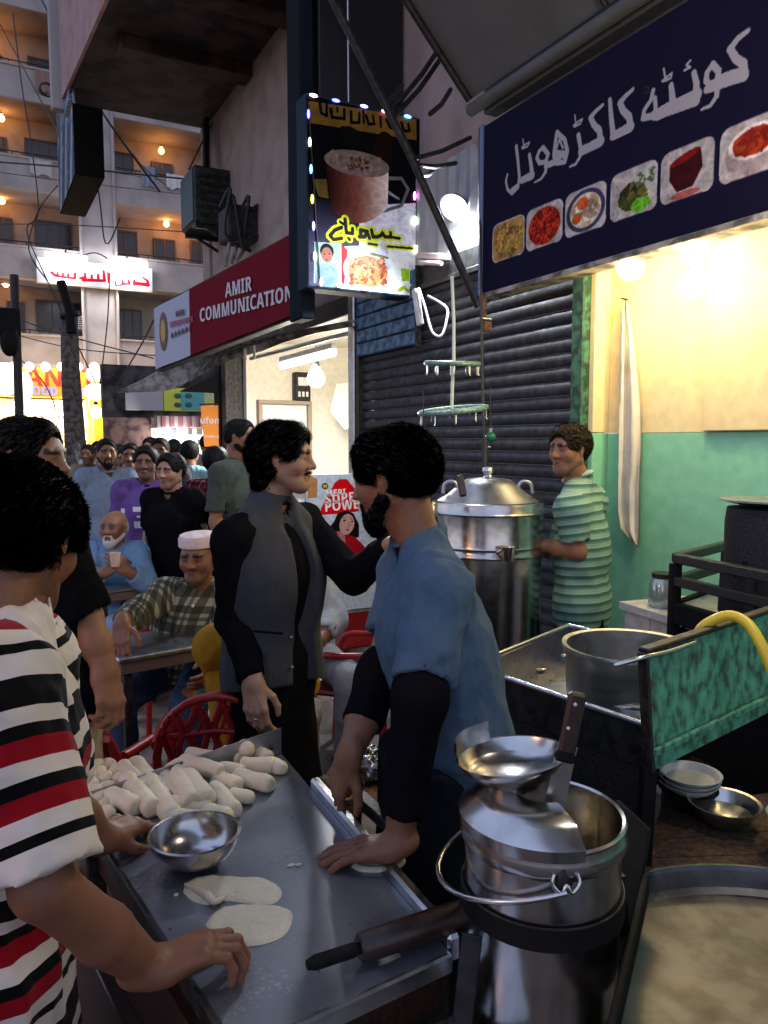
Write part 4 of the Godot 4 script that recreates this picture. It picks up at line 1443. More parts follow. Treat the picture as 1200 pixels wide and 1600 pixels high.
func build_far_shops() -> void:
	# fast food shop under the hotel
	var z := -28.9
	var t := thing("food_shop", "brightly lit fast food shop front under the hotel with a yellow and red sign", "shop", on_z(80, 690, z) * Vector3(1, 0, 1))
	var o := -t.position
	var a := on_z(-60, 570, z)
	var b := on_z(160, 623, z)
	put("sign_box", span(Vector3(a.x, b.y, z - 0.3), Vector3(b.x, a.y, z), 0.02), glow(Color(0.75, 0.5, 0.06), 0.5, Color(0.7, 0.45, 0.04)), t, o)
	letters(t, "sign_lettering", "JANAT", 0.62, glow(Color(1, 0.07, 0.05), 1.6, Color(0.8, 0.05, 0.04)), Transform3D(Basis.IDENTITY, o + on_z(88, 590, z + 0.02)), 1.0)
	letters(t, "sign_lettering", "FAST FOOD & BBQ", 0.27, glow(Color(0.45, 0.5, 1.0), 2.0, Color(0.2, 0.2, 0.7)), Transform3D(Basis.IDENTITY, o + on_z(72, 611, z + 0.02)), 1.0)
	put("sign_emblem", B.new().ball(on_z(147, 585, z + 0.02), Vector3(0.28, 0.28, 0.04), 8, 16).mesh(), glow(Color(1, 1, 1), 2.0), t, o)
	for p in [[8, 592, 0.5, 0.55], [40, 604, 0.22, 0.5], [150, 612, 0.4, 0.3]]:
		put("sign_picture", B.new().ball(on_z(p[0], p[1], z + 0.03), Vector3(p[2], p[3], 0.05), 8, 16).mesh(), M.litwhite, t, o)
	for k in 6:
		var q := on_z(20 + k * 25.5, 573, z + 0.3)
		put("sign_lamp", B.new().ball(q, Vector3.ONE * 0.15, 8, 10).mesh(), M.bulb, t, o)
	put("side_wall", span(Vector3(b.x - 0.3, 0, z - 1.4), Vector3(b.x + 0.05, b.y, z - 0.05)), mt(Color(0.7, 0.5, 0.05), 0.7), t, o)
	put("shop_wall", span(Vector3(a.x, 0, z - 1.6), Vector3(b.x, b.y, z - 1.5)), M.cream, t, o)
	var boards := [[-30, 622, -8, 650], [11, 627, 34, 645], [38, 624, 58, 646], [62, 625, 84, 648], [86, 625, 106, 650], [124, 629, 131, 642], [132, 624, 152, 640], [10, 654, 30, 668], [34, 650, 60, 672], [58, 650, 88, 665], [90, 655, 106, 668], [126, 655, 140, 664], [40, 676, 64, 690], [70, 668, 104, 680], [128, 675, 140, 688]]
	for k in boards.size():
		var w: Array = boards[k]
		var p := on_z(w[0], w[1], z - 1.2)
		var q := on_z(w[2], w[3], z - 1.2)
		put("menu_board", span(Vector3(p.x, q.y, z - 1.25), Vector3(q.x, p.y, z - 1.2 + (k % 3) * 0.05), 0.01), M.litwhite if k % 4 else glow(Color(1.0, 0.85, 0.6), 2.4), t, o)
	put("counter", span(Vector3(a.x, 0, z - 0.5), Vector3(b.x - 0.4, 1.0, z - 0.1), 0.02), M.red, t, o)
	for p in [[70, 655], [120, 660], [20, 660]]:
		lamp("shop_glow", on_z(p[0], p[1], z - 0.4), 0.3, L.food, Color(1.0, 0.85, 0.6))
	for p in [[150, 645], [165, 645]]:
		bulb("yellow bulb outside the fast food shop, %s of the two" % ("left" if p[0] == 150 else "right"), on_z(p[0], p[1], z + 0.6), 0.2, L.food * 0.4, Color(1, 0.75, 0.4), 0.5, "yellow bulbs by the fast food shop")
	# corner block with the chemist's
	z = -21.0
	var c := thing("corner_shop", "low corner shop with a brown wall, green and yellow sign and white lit window", "shop", on_z(260, 690, z) * Vector3(1, 0, 1))
	o = -c.position
	var P := func(x: float, y: float) -> Vector3: return on_z(x, y, z)
	var w0: Vector3 = P.call(163, 652)
	var w1: Vector3 = P.call(237, 690)
	put("brown_wall", span(Vector3(w0.x, 0, z - 0.3), Vector3(w1.x, w0.y, z)), mt(Color(0.20, 0.10, 0.08), 0.9, 0, X.grime, 0.4), c, o)
	put("upper_storey", span(Vector3(w0.x, w0.y + 0.003, z - 0.5), Vector3(12, 3.62, z - 0.2)), mt(Color(0.09, 0.07, 0.065), 0.9, 0, X.grime, 0.4), c, o)
	var s0: Vector3 = P.call(255, 612)
	var s1: Vector3 = P.call(362, 644)
	put("white_panel", span(Vector3(P.call(195, 612).x, s1.y, z), Vector3(s0.x - 0.02, s0.y, z + 0.08), 0.01), mt(Color(0.45, 0.42, 0.40), 0.8), c, o)
	put("sign_board", span(Vector3(s0.x, s1.y, z), Vector3(s1.x, s0.y + 0.1, z + 0.1), 0.01), glow(Color(0.55, 0.55, 0.05), 0.25, Color(0.5, 0.52, 0.06)), c, o)
	put("sign_picture", span(Vector3(P.call(266, 0).x, P.call(266, 641).y, z + 0.103), Vector3(P.call(304, 0).x, P.call(266, 612).y, z + 0.12)), mt(Color(0.12, 0.42, 0.36), 0.6), c, o)
	for k in 4:
		put("sign_figure", B.new().ball(P.call(276 + (k % 2) * 17, 619 + (k / 2) * 14) + Vector3(0, 0, 0.12), Vector3(0.1, 0.07, 0.02), 6, 10).mesh(), mt(Color(0.03, 0.12, 0.10), 0.6), c, o)
	letters(c, "sign_lettering", "MEDICARE", 0.20, M.white, Transform3D(Basis.IDENTITY, o + P.call(332, 619) + Vector3(0, 0, 0.105)), 1.0)
	letters(c, "sign_lettering", "PHARMACY", 0.17, M.white, Transform3D(Basis.IDENTITY, o + P.call(334, 634) + Vector3(0, 0, 0.105)), 1.0)
	var f0: Vector3 = P.call(240, 650)
	for k in 14:
		var x := lerpf(f0.x, P.call(330, 650).x, k / 14.0)
		put("awning_strip", span(Vector3(x, P.call(240, 668).y, z + 0.05), Vector3(x + 0.11, f0.y, z + 0.4 + (k % 2) * 0.02), 0.01), mt(Color(0.20, 0.07, 0.07), 0.8) if k % 2 else mt(Color(0.28, 0.2, 0.18), 0.8), c, o)
	var i0: Vector3 = P.call(236, 668)
	var i1: Vector3 = P.call(372, 740)
	put("lit_interior", span(Vector3(i0.x, 0.0, z - 1.3), Vector3(i1.x, i0.y, z - 1.2)), M.litwhite, c, o)
	for k in 4:
		put("shelf", span(Vector3(i0.x, 0.9 + k * 0.3, z - 1.18), Vector3(i1.x, 0.92 + k * 0.3, z - 0.98)), M.white, c, o)
		for j in 9:
			if rng.randf() < 0.6:
				put("carton", span(Vector3(i0.x + 0.05 + j * 0.24, 0.923 + k * 0.3, z - 1.15), Vector3(i0.x + 0.05 + j * 0.24 + rng.randf_range(0.08, 0.18), 1.0 + k * 0.3 + rng.randf_range(0.02, 0.14), z - 1.0), 0.005), [M.white, M.cardboard, M.alu][rng.randi() % 3], c, o)
	put("door_wall", span(Vector3(i1.x, 0, z - 1.3), Vector3(12, 4.1, z - 0.1)), mt(Color(0.10, 0.08, 0.075), 0.9), c, o)
	lamp("shop_glow", P.call(270, 690) + Vector3(0, 0, 0.5), 0.25, L.food * 0.8, Color(0.95, 0.97, 1.0))
# ---------------------------------------------------------------- signs, lamps, poles and wires
func build_signs() -> void:
	build_main_sign()
	build_poster()
	build_phone_sign()
	build_overhead()
	build_lamps()
	build_wires()

func build_main_sign() -> void:
	var X0 := 2.5
	var z0 := on_x(754, 458, X0).z
	var y0 := on_x(754, 458, X0).y
	var y1 := on_x(748, 203, X0).y
	var len := 4.4
	var W := 2048
	var H := int(2048 * (y1 - y0) / len)
	var pic := Pic.new(W, H, Color(0.075, 0.07, 0.16))
	var ppm := W / len
	pic.map = func(p: Vector2) -> Vector2:
		var q := on_x(780.0 + p.x / 2.927, 40.0 + p.y / 2.927, X0)
		return Vector2((q.z - z0) * ppm, (y1 - q.y) * ppm)
	var wh := Color(0.62, 0.60, 0.62)
	# widths are measured in the enlarged photo; a stroke's scale there changes along the board
	var strokes := [
		[[1138, 22, 1092, 58, 1056, 106], 26, 40], [[1056, 106, 1082, 150, 1116, 172, 1122, 232], 38, 46], [[1118, 226, 1060, 244, 1010, 262], 58, 58], [[1118, 206, 1060, 222, 1012, 240], 40, 40],
		[[976, 176, 1004, 208, 996, 250, 962, 270, 946, 250, 950, 215, 976, 176], 34, 30], [[950, 290, 1000, 276], 40, 40], [[1000, 262, 994, 322, 966, 364, 926, 382], 36, 14],
		[[890, 214, 902, 262, 902, 310], 30, 40], [[874, 160, 856, 178, 874, 190, 846, 204], 14, 12], [[902, 318, 840, 346, 770, 376, 712, 408], 62, 50], [[902, 346, 840, 370, 770, 396, 722, 418], 40, 34],
		[[786, 272, 794, 350], 30, 40], [[752, 196, 760, 246], 12, 12], [[746, 252, 772, 230, 790, 216, 784, 240, 752, 254], 13, 13],
		[[704, 296, 694, 340, 664, 384, 656, 424, 684, 420, 716, 388, 712, 330], 26, 24], [[664, 420, 700, 412], 34, 34],
		[[612, 290, 578, 322, 552, 352], 20, 34], [[552, 352, 566, 388, 594, 416, 600, 462], 34, 40], [[600, 462, 556, 486, 520, 504], 50, 42], [[506, 338, 512, 420, 522, 506], 24, 36],
		[[474, 362, 440, 392, 418, 420], 18, 30], [[418, 420, 432, 452, 458, 478, 464, 530], 30, 36], [[464, 528, 420, 552, 376, 572], 50, 46],
		[[362, 500, 372, 556, 370, 598, 350, 632, 324, 644], 28, 12], [[346, 410, 352, 452], 10, 10], [[340, 456, 364, 436, 380, 428, 372, 448, 344, 462], 11, 11],
		[[264, 488, 300, 522, 312, 575, 300, 622, 262, 628, 250, 590, 256, 540, 264, 488], 24, 26], [[256, 585, 305, 590], 36, 36], [[262, 562, 275, 520, 292, 560], 14, 12], [[270, 615, 214, 640], 34, 30],
		[[200, 556, 224, 588, 212, 622, 184, 628, 172, 604, 182, 575, 200, 556], 24, 22], [[216, 612, 212, 668, 192, 700, 162, 716], 26, 10],
		[[138, 590, 146, 640, 150, 680], 22, 30], [[108, 518, 114, 552], 9, 9], [[104, 556, 124, 540, 138, 534, 130, 552, 106, 562], 10, 10], [[150, 684, 104, 706], 40, 34],
		[[78, 552, 86, 620, 92, 690, 86, 740, 58, 768, 38, 748, 30, 710, 38, 680], 22, 14], [[60, 752, 80, 735], 30, 24]]
	for s in strokes:
		var c: Array = s[0]
		var mid := Vector2(c[c.size() / 2 / 2 * 2], c[c.size() / 2 / 2 * 2 + 1])
		pic.pen = pic.m(mid + Vector2(0, 5)).distance_to(pic.m(mid - Vector2(0, 5))) / 10.0 * 0.98
		pic.stroke(V2(c), s[1], s[2], wh)
	# seven food pictures along the bottom
	var edges := [[770, 820, 347, 410], [823, 880, 325, 393], [884, 948, 298, 372], [955, 1028, 268, 346], [1034, 1117, 233, 320], [1127, 1225, 190, 288]]
	var y_top := y1 - on_x(960, 274, X0).y
	var y_bot := y1 - on_x(960, 347, X0).y
	for k in 8:
		var zl := 0.0
		var zr := 0.0
		if k < edges.size():
			zl = on_x(edges[k][0], edges[k][2], X0).z - z0
			zr = on_x(edges[k][1], edges[k][2], X0).z - z0
		else:
			zl = on_x(1127, 190, X0).z - z0 + (k - 5) * 0.37
			zr = zl + 0.34
		var a := Vector2(zl, y_top) * ppm
		var b := Vector2(zr, y_bot) * ppm
		var c := (a + b) * 0.5
		var r := (b - a) * 0.5
		pic.round_rect(a, b, r.x * 0.28, Color(0.60, 0.57, 0.55))
		match k:
			0:
				pic.round_rect(a + r * 0.06, b - r * 0.06, r.x * 0.25, Color(0.55, 0.42, 0.24))
				pic.speckle(c, r * 0.9, [Color(0.7, 0.52, 0.28), Color(0.42, 0.28, 0.14), Color(0.62, 0.44, 0.2), Color(0.5, 0.46, 0.2)], 420, 5.0, rng)
			1:
				pic.ell(c, r * Vector2(0.95, 0.96), Color(0.6, 0.5, 0.45))
				pic.ell(c, r * Vector2(0.86, 0.88), Color(0.45, 0.10, 0.07))
				pic.speckle(c, r * 0.8, [Color(0.55, 0.12, 0.07), Color(0.35, 0.06, 0.05), Color(0.62, 0.2, 0.1)], 380, 4.5, rng)
			2:
				pic.ell(c, r * 0.94, Color(0.2, 0.2, 0.3))
				pic.ell(c, r * 0.76, Color(0.72, 0.64, 0.5))
				pic.speckle(c, r * 0.62, [Color(0.75, 0.72, 0.66), Color(0.6, 0.5, 0.4), Color(0.5, 0.44, 0.36)], 90, 9.0, rng)
				pic.ell(c + r * Vector2(-0.12, -0.35), r * 0.28, Color(0.72, 0.3, 0.16))
				pic.ell(c + r * Vector2(-0.4, 0.25), r * 0.24, Color(0.62, 0.28, 0.10))
			3:
				pic.ell(c + Vector2(0, r.y * 0.2), r * Vector2(0.7, 0.6), Color(0.6, 0.6, 0.52))
				pic.speckle(c + Vector2(0, r.y * 0.15), r * Vector2(0.55, 0.5), [Color(0.22, 0.24, 0.10), Color(0.36, 0.34, 0.16), Color(0.16, 0.16, 0.08)], 150, 8.0, rng)
				pic.speckle(c + r * Vector2(0.35, 0.62), r * Vector2(0.3, 0.16), [Color(0.35, 0.6, 0.15), Color(0.25, 0.5, 0.1)], 40, 9.0, rng)
				pic.speckle(c + r * Vector2(0.5, -0.45), r * Vector2(0.4, 0.3), [Color(0.3, 0.34, 0.25), Color(0.6, 0.6, 0.55)], 60, 6.0, rng)
			4:
				pic.ell(c + r * Vector2(-0.05, 0.82), r * Vector2(0.55, 0.14), Color(0.55, 0.3, 0.25))
				pic.poly(PackedVector2Array([c + r * Vector2(-0.66, -0.5), c + r * Vector2(0.5, -0.72), c + r * Vector2(0.58, 0.0), c + r * Vector2(0.25, 0.62), c + r * Vector2(-0.35, 0.66), c + r * Vector2(-0.66, 0.1)]), Color(0.20, 0.05, 0.06))
				pic.ell(c + r * Vector2(-0.08, -0.58), r * Vector2(0.58, 0.16), Color(0.42, 0.08, 0.06), -0.2)
				pic.stroke([c + r * Vector2(0.55, -0.5), c + r * Vector2(0.85, -0.35), c + r * Vector2(0.8, 0.1), c + r * Vector2(0.5, 0.2)], 2, 2, Color(0.35, 0.3, 0.3))
			_:
				pic.ell(c + Vector2(0, r.y * 0.1), r * Vector2(0.8, 0.85), Color(0.56, 0.5, 0.5))
				pic.ell(c + r * Vector2(0.1, -0.2), r * Vector2(0.82, 0.6), Color(0.75, 0.7, 0.68))
				pic.ell(c + r * Vector2(0.1, -0.2), r * Vector2(0.68, 0.47), Color(0.52, 0.16, 0.09))
				pic.speckle(c + r * Vector2(0.1, -0.2), r * Vector2(0.6, 0.4), [Color(0.58, 0.2, 0.1), Color(0.45, 0.12, 0.08)], 60, 8.0, rng)
	pic.grain(Vector2(0, y_top * ppm - 4), Vector2(W * 0.62, y_bot * ppm + 4), nz_fold, 0.30)
	pic.soften(2.0)
	var t := thing("shop_signboard", "wide dark blue signboard with white lettering above a row of food pictures", "sign", Vector3(X0, y0, z0))
	var b := B.new()
	b.flat()
	b.quad(Vector3(0, y1 - y0, 0), Vector3(0, y1 - y0, len), Vector3(0, 0, len), Vector3(0, 0, 0))
	put("printed_face", b.mesh(), printed(pic.tex(), 0.8), t)
	put("back_box", span(Vector3(0.004, 0.0, 0.0), Vector3(0.10, y1 - y0, len), 0.004), M.blueslat, t)
	put("edge_strip", span(Vector3(-0.012, -0.012, -0.03), Vector3(0.10, y1 - y0 + 0.01, -0.003), 0.003), mt(Color(0.10, 0.15, 0.28), 0.5), t)
	put("bottom_strip", span(Vector3(-0.008, -0.03, 0.0), Vector3(0.10, -0.004, len), 0.003), M.canvas, t)

func build_poster() -> void:
	var z := -4.57
	var W := 576
	var H := 832
	var tl := on_z(480, 148, z)
	var br := on_z(654, 463, z)
	var pic := Pic.new(W, H, Color(0.03, 0.03, 0.045))
	pic.map = func(p: Vector2) -> Vector2:          # enlarged photo 894 x 1600 of 190 x 340 pixels
		var q := on_z(470.0 + p.x / 4.706, 130.0 + p.y / 4.706, z)
		return Vector2((q.x - tl.x) / (br.x - tl.x) * W, (tl.y - q.y) / (tl.y - br.y) * H)
	pic.pen = W / 870.0
	var P := func(a: Array) -> PackedVector2Array:
		var out := PackedVector2Array()
		for q in V2(a):
			out.append(pic.m(q))
		return out
	# ground: dark above, violet below, white towards the bottom right
	for k in 40:
		var f := k / 39.0
		pic.poly(P.call([40, 860 + f * 640, 870, 860 + f * 640, 870, 1560, 40, 1560]), Color(0.06, 0.06, 0.11).lerp(Color(0.30, 0.27, 0.40), f))
	pic.poly(P.call([430, 900, 870, 880, 870, 1560, 430, 1560]), Color(0.82, 0.82, 0.88))
	pic.poly(P.call([300, 1200, 870, 1180, 870, 1560, 300, 1540]), Color(0.80, 0.80, 0.87))
	pic.poly(P.call([640, 1190, 870, 1200, 870, 1560, 640, 1550]), Color(0.90, 0.91, 0.92))
	# steam and yellow head band with black lettering
	pic.poly(P.call([60, 130, 850, 250, 850, 420, 60, 290]), Color(0.40, 0.30, 0.12))
	var bk := Color(0.03, 0.025, 0.02)
	for w in [[[140, 150, 150, 220, 190, 240, 190, 150], 22, 18], [[220, 190, 230, 250, 320, 262, 320, 190], 24, 20], [[270, 180, 270, 210], 16, 14], [[370, 210, 370, 290, 430, 290, 430, 220], 22, 18], [[460, 200, 462, 290], 16, 18], [[480, 240, 500, 300, 540, 300, 530, 240], 22, 18], [[585, 250, 590, 320], 20, 16], [[630, 270, 660, 330, 720, 340, 710, 290], 22, 18], [[740, 290, 760, 350, 800, 350, 790, 300], 22, 18]]:
		pic.stroke(V2(w[0]), w[1], w[2], bk)
	for k in 6:
		pic.stroke(V2([300 + k * 12, 330, 360 + k * 16, 380, 330 + k * 18, 440]), 26, 40, Color(0.05, 0.055, 0.05))
	pic.stroke(V2([620, 420, 600, 540]), 120, 160, Color(0.10, 0.04, 0.035))
	# the cup of tea
	pic.poly(P.call([90, 705, 190, 705, 205, 850, 130, 830]), Color(0.30, 0.25, 0.12))
	pic.stroke(V2([640, 700, 740, 700, 790, 780, 740, 900, 610, 940]), 26, 22, Color(0.35, 0.36, 0.38))
	pic.stroke(V2([640, 800, 720, 850]), 24, 18, Color(0.5, 0.5, 0.5))
	for k in 44:
		var f := k / 43.0
		var c := Color(0.16, 0.06, 0.05).lerp(Color(0.45, 0.26, 0.22), minf(f * 2.0, 1.0)) if f < 0.5 else Color(0.45, 0.26, 0.22).lerp(Color(0.85, 0.78, 0.76), (f - 0.5) * 2.0)
		var x0 := 178.0 + f * 455.0
		pic.poly(P.call([x0, 560 + f * 90, x0 + 13, 560 + f * 92, x0 * 0.82 + 98 + f * 20, 900 + 130 * sin(f * 2.6 + 0.35), x0 * 0.82 + 84 + f * 20, 900 + 130 * sin(f * 2.6 + 0.3)]), c)
	var top := PackedVector2Array()
	for k in 40:
		top.append(pic.m(Vector2(412, 590) + Vector2(cos(TAU * k / 40.0) * 244, sin(TAU * k / 40.0) * 92).rotated(0.2)))
	pic.poly(top, Color(0.42, 0.36, 0.34))
	for k in 90:
		pic.disc(pic.m(Vector2(412, 588) + Vector2(rng.randf_range(-1, 1) * 190, rng.randf_range(-1, 1) * 62).rotated(0.2)), rng.randf_range(4, 13), Color(0.50, 0.44, 0.40).lerp(Color(0.36, 0.30, 0.28), rng.randf()))
	for k in 46:
		pic.disc(pic.m(Vector2(420, 590) + Vector2(rng.randf_range(-1, 1) * 80, rng.randf_range(-1, 1) * 45)), rng.randf_range(3, 7), [Color(0.22, 0.07, 0.04), Color(0.35, 0.14, 0.06), Color(0.25, 0.2, 0.06)][rng.randi() % 3])
	# yellow rimmed lettering
	var ww := [[[325, 1000, 335, 1100], 1.0], [[335, 1100, 380, 1105, 380, 1070], 1.0], [[300, 1060, 250, 1080, 215, 1120, 240, 1150, 300, 1140], 1.0], [[290, 1020, 320, 1040], 0.8], [[350, 1140, 360, 1150], 0.8], [[430, 1130, 470, 1130, 490, 1090, 440, 1080, 440, 1110], 1.0], [[490, 1100, 505, 1140], 1.0], [[520, 1080, 530, 1130, 560, 1130], 1.0], [[560, 1130, 590, 1120, 600, 1100, 620, 1130], 1.0], [[620, 1130, 660, 1130, 660, 1100], 1.0], [[660, 1130, 725, 1140], 0.8], [[500, 1180, 560, 1190], 0.7], [[640, 1200, 820, 1215], 0.6]]
	for w in ww:
		pic.stroke(V2(w[0]), 62 * w[1], 62 * w[1], Color(0.78, 0.80, 0.14))
	for w in ww:
		pic.stroke(V2(w[0]), 26 * w[1], 26 * w[1], Color(0.10, 0.10, 0.11))
	# a child's likeness, a plate of food, a green mark
	pic.poly(P.call([100, 1165, 305, 1180, 300, 1500, 95, 1470]), Color(0.50, 0.60, 0.58))
	pic.ell(pic.m(Vector2(190, 1430)), Vector2(58, 62), Color(0.42, 0.52, 0.55))
	pic.ell(pic.m(Vector2(192, 1235)), Vector2(34, 34), Color(0.06, 0.05, 0.05))
	pic.ell(pic.m(Vector2(192, 1262)), Vector2(27, 34), Color(0.52, 0.34, 0.29))
	for k in 2:
		pic.disc(pic.m(Vector2(174 + k * 36, 1256)), 3.5, Color(0.08, 0.05, 0.05))
	pic.ell(pic.m(Vector2(192, 1298)), Vector2(8, 2.5), Color(0.35, 0.14, 0.14))
	pic.poly(P.call([300, 1180, 345, 1230, 320, 1480, 300, 1470]), Color(0.60, 0.08, 0.14))
	pic.ell(pic.m(Vector2(495, 1380)), Vector2(128, 92), Color(0.78, 0.80, 0.88))
	pic.ell(pic.m(Vector2(495, 1385)), Vector2(104, 72), Color(0.66, 0.42, 0.26))
	for k in 150:
		pic.ell(pic.m(Vector2(495 + rng.randf_range(-1, 1) * 130, 1385 + rng.randf_range(-1, 1) * 90)), Vector2(rng.randf_range(4, 11), rng.randf_range(8, 16)), [Color(0.72, 0.46, 0.28), Color(0.55, 0.28, 0.17), Color(0.82, 0.58, 0.4), Color(0.48, 0.22, 0.12)][rng.randi() % 4], rng.randf() * 3.0)
	pic.stroke(V2([520, 1255, 560, 1265, 640, 1285]), 20, 16, Color(0.45, 0.45, 0.12))
	pic.poly(P.call([735, 1365, 800, 1365, 795, 1455, 745, 1455]), Color(0.55, 0.74, 0.10))
	pic.stroke(V2([720, 1525, 760, 1500, 790, 1530, 840, 1500]), 26, 22, Color(0.55, 0.70, 0.12))
	pic.grain(Vector2.ZERO, Vector2(W, H), nz_fold, 0.16)
	pic.soften(2.4)
	var t := thing("tea_poster", "upright poster of a tea cup and food edged with coloured fairy lights", "sign", Vector3(tl.x, br.y, z))
	var w := br.x - tl.x
	var h := tl.y - br.y
	var b := B.new()
	b.flat()
	b.quad(Vector3(0, h, 0), Vector3(w, h, 0), Vector3(w, 0, 0), Vector3.ZERO)
	put("printed_face", b.mesh(), printed(pic.tex(), 0.35, 0.10), t)
	put("box", span(Vector3(-0.012, -0.015, -0.16), Vector3(w + 0.012, h + 0.015, -0.004), 0.006), mt(Color(0.02, 0.035, 0.05), 0.7, 0, null, 1.0, {"spec": 0.2}), t)
	var cols := [Color(0.3, 0.35, 1.0), Color(0.9, 1.0, 0.9), Color(0.3, 0.6, 1.0), Color(0.9, 0.9, 0.2), Color(0.5, 0.5, 1.0), Color(1.0, 0.6, 0.9), Color(1.0, 0.8, 0.9)]
	var spots := [[482, 178, 0], [484, 222, 1], [486, 264, 2], [488, 311, 3], [490, 353, 4], [492, 400, 1], [502, 440, 5], [532, 447, 1], [572, 451, 5], [606, 455, 2], [648, 306, 5], [649, 345, 1], [651, 390, 1], [652, 430, 1], [490, 149, 6], [525, 157, 0], [569, 166, 4], [637, 182, 2], [602, 174, 5]]
	for k in spots.size():
		var s: Array = spots[k]
		var q := on_z(s[0], s[1], z + 0.012)
		var up2: bool = k < 7 or (k >= 10 and k < 14)
		put("fairy_light", B.new().ball(q - t.position, Vector3(0.009, 0.028, 0.009) if up2 else Vector3(0.028, 0.010, 0.009), 6, 8).mesh(), glow(cols[s[2]], 9.0), t)
	for e in [[482, 160, 500, 440], [650, 300, 653, 450]]:
		put("light_cord", B.new().tube([on_z(e[0], e[1], z + 0.006) - t.position, on_z(e[2], e[3], z + 0.006) - t.position], 0.004, 5).mesh(), M.wire, t)
	# tall unlit box that the poster hangs under
	var a := on_z(462, -60, z - 0.22)
	var c := on_z(626, 200, z - 0.22)
	var k := thing("unlit_sign_box", "tall black unlit sign box standing out behind the tea poster", "sign", Vector3((a.x + c.x) * 0.5, 3.9, z - 0.35))
	put("case", span(Vector3(a.x, 2.42, z - 0.40), Vector3(a.x + 0.10, 5.6, z - 0.18), 0.01), mt(Color(0.010, 0.014, 0.020), 0.8, 0, null, 1.0, {"spec": 0.15}), k, -k.position)
	put("panel", span(Vector3(a.x + 0.145, 3.62, z - 0.40), Vector3(c.x, 5.6, z - 0.2), 0.01), mt(Color(0.008, 0.008, 0.012), 0.5), k, -k.position)
	put("hanger_rod", B.new().tube([on_z(545, 160, z - 0.1) - k.position, on_z(543, -40, z - 0.1) - k.position], 0.008, 6).mesh(), M.alu, k)

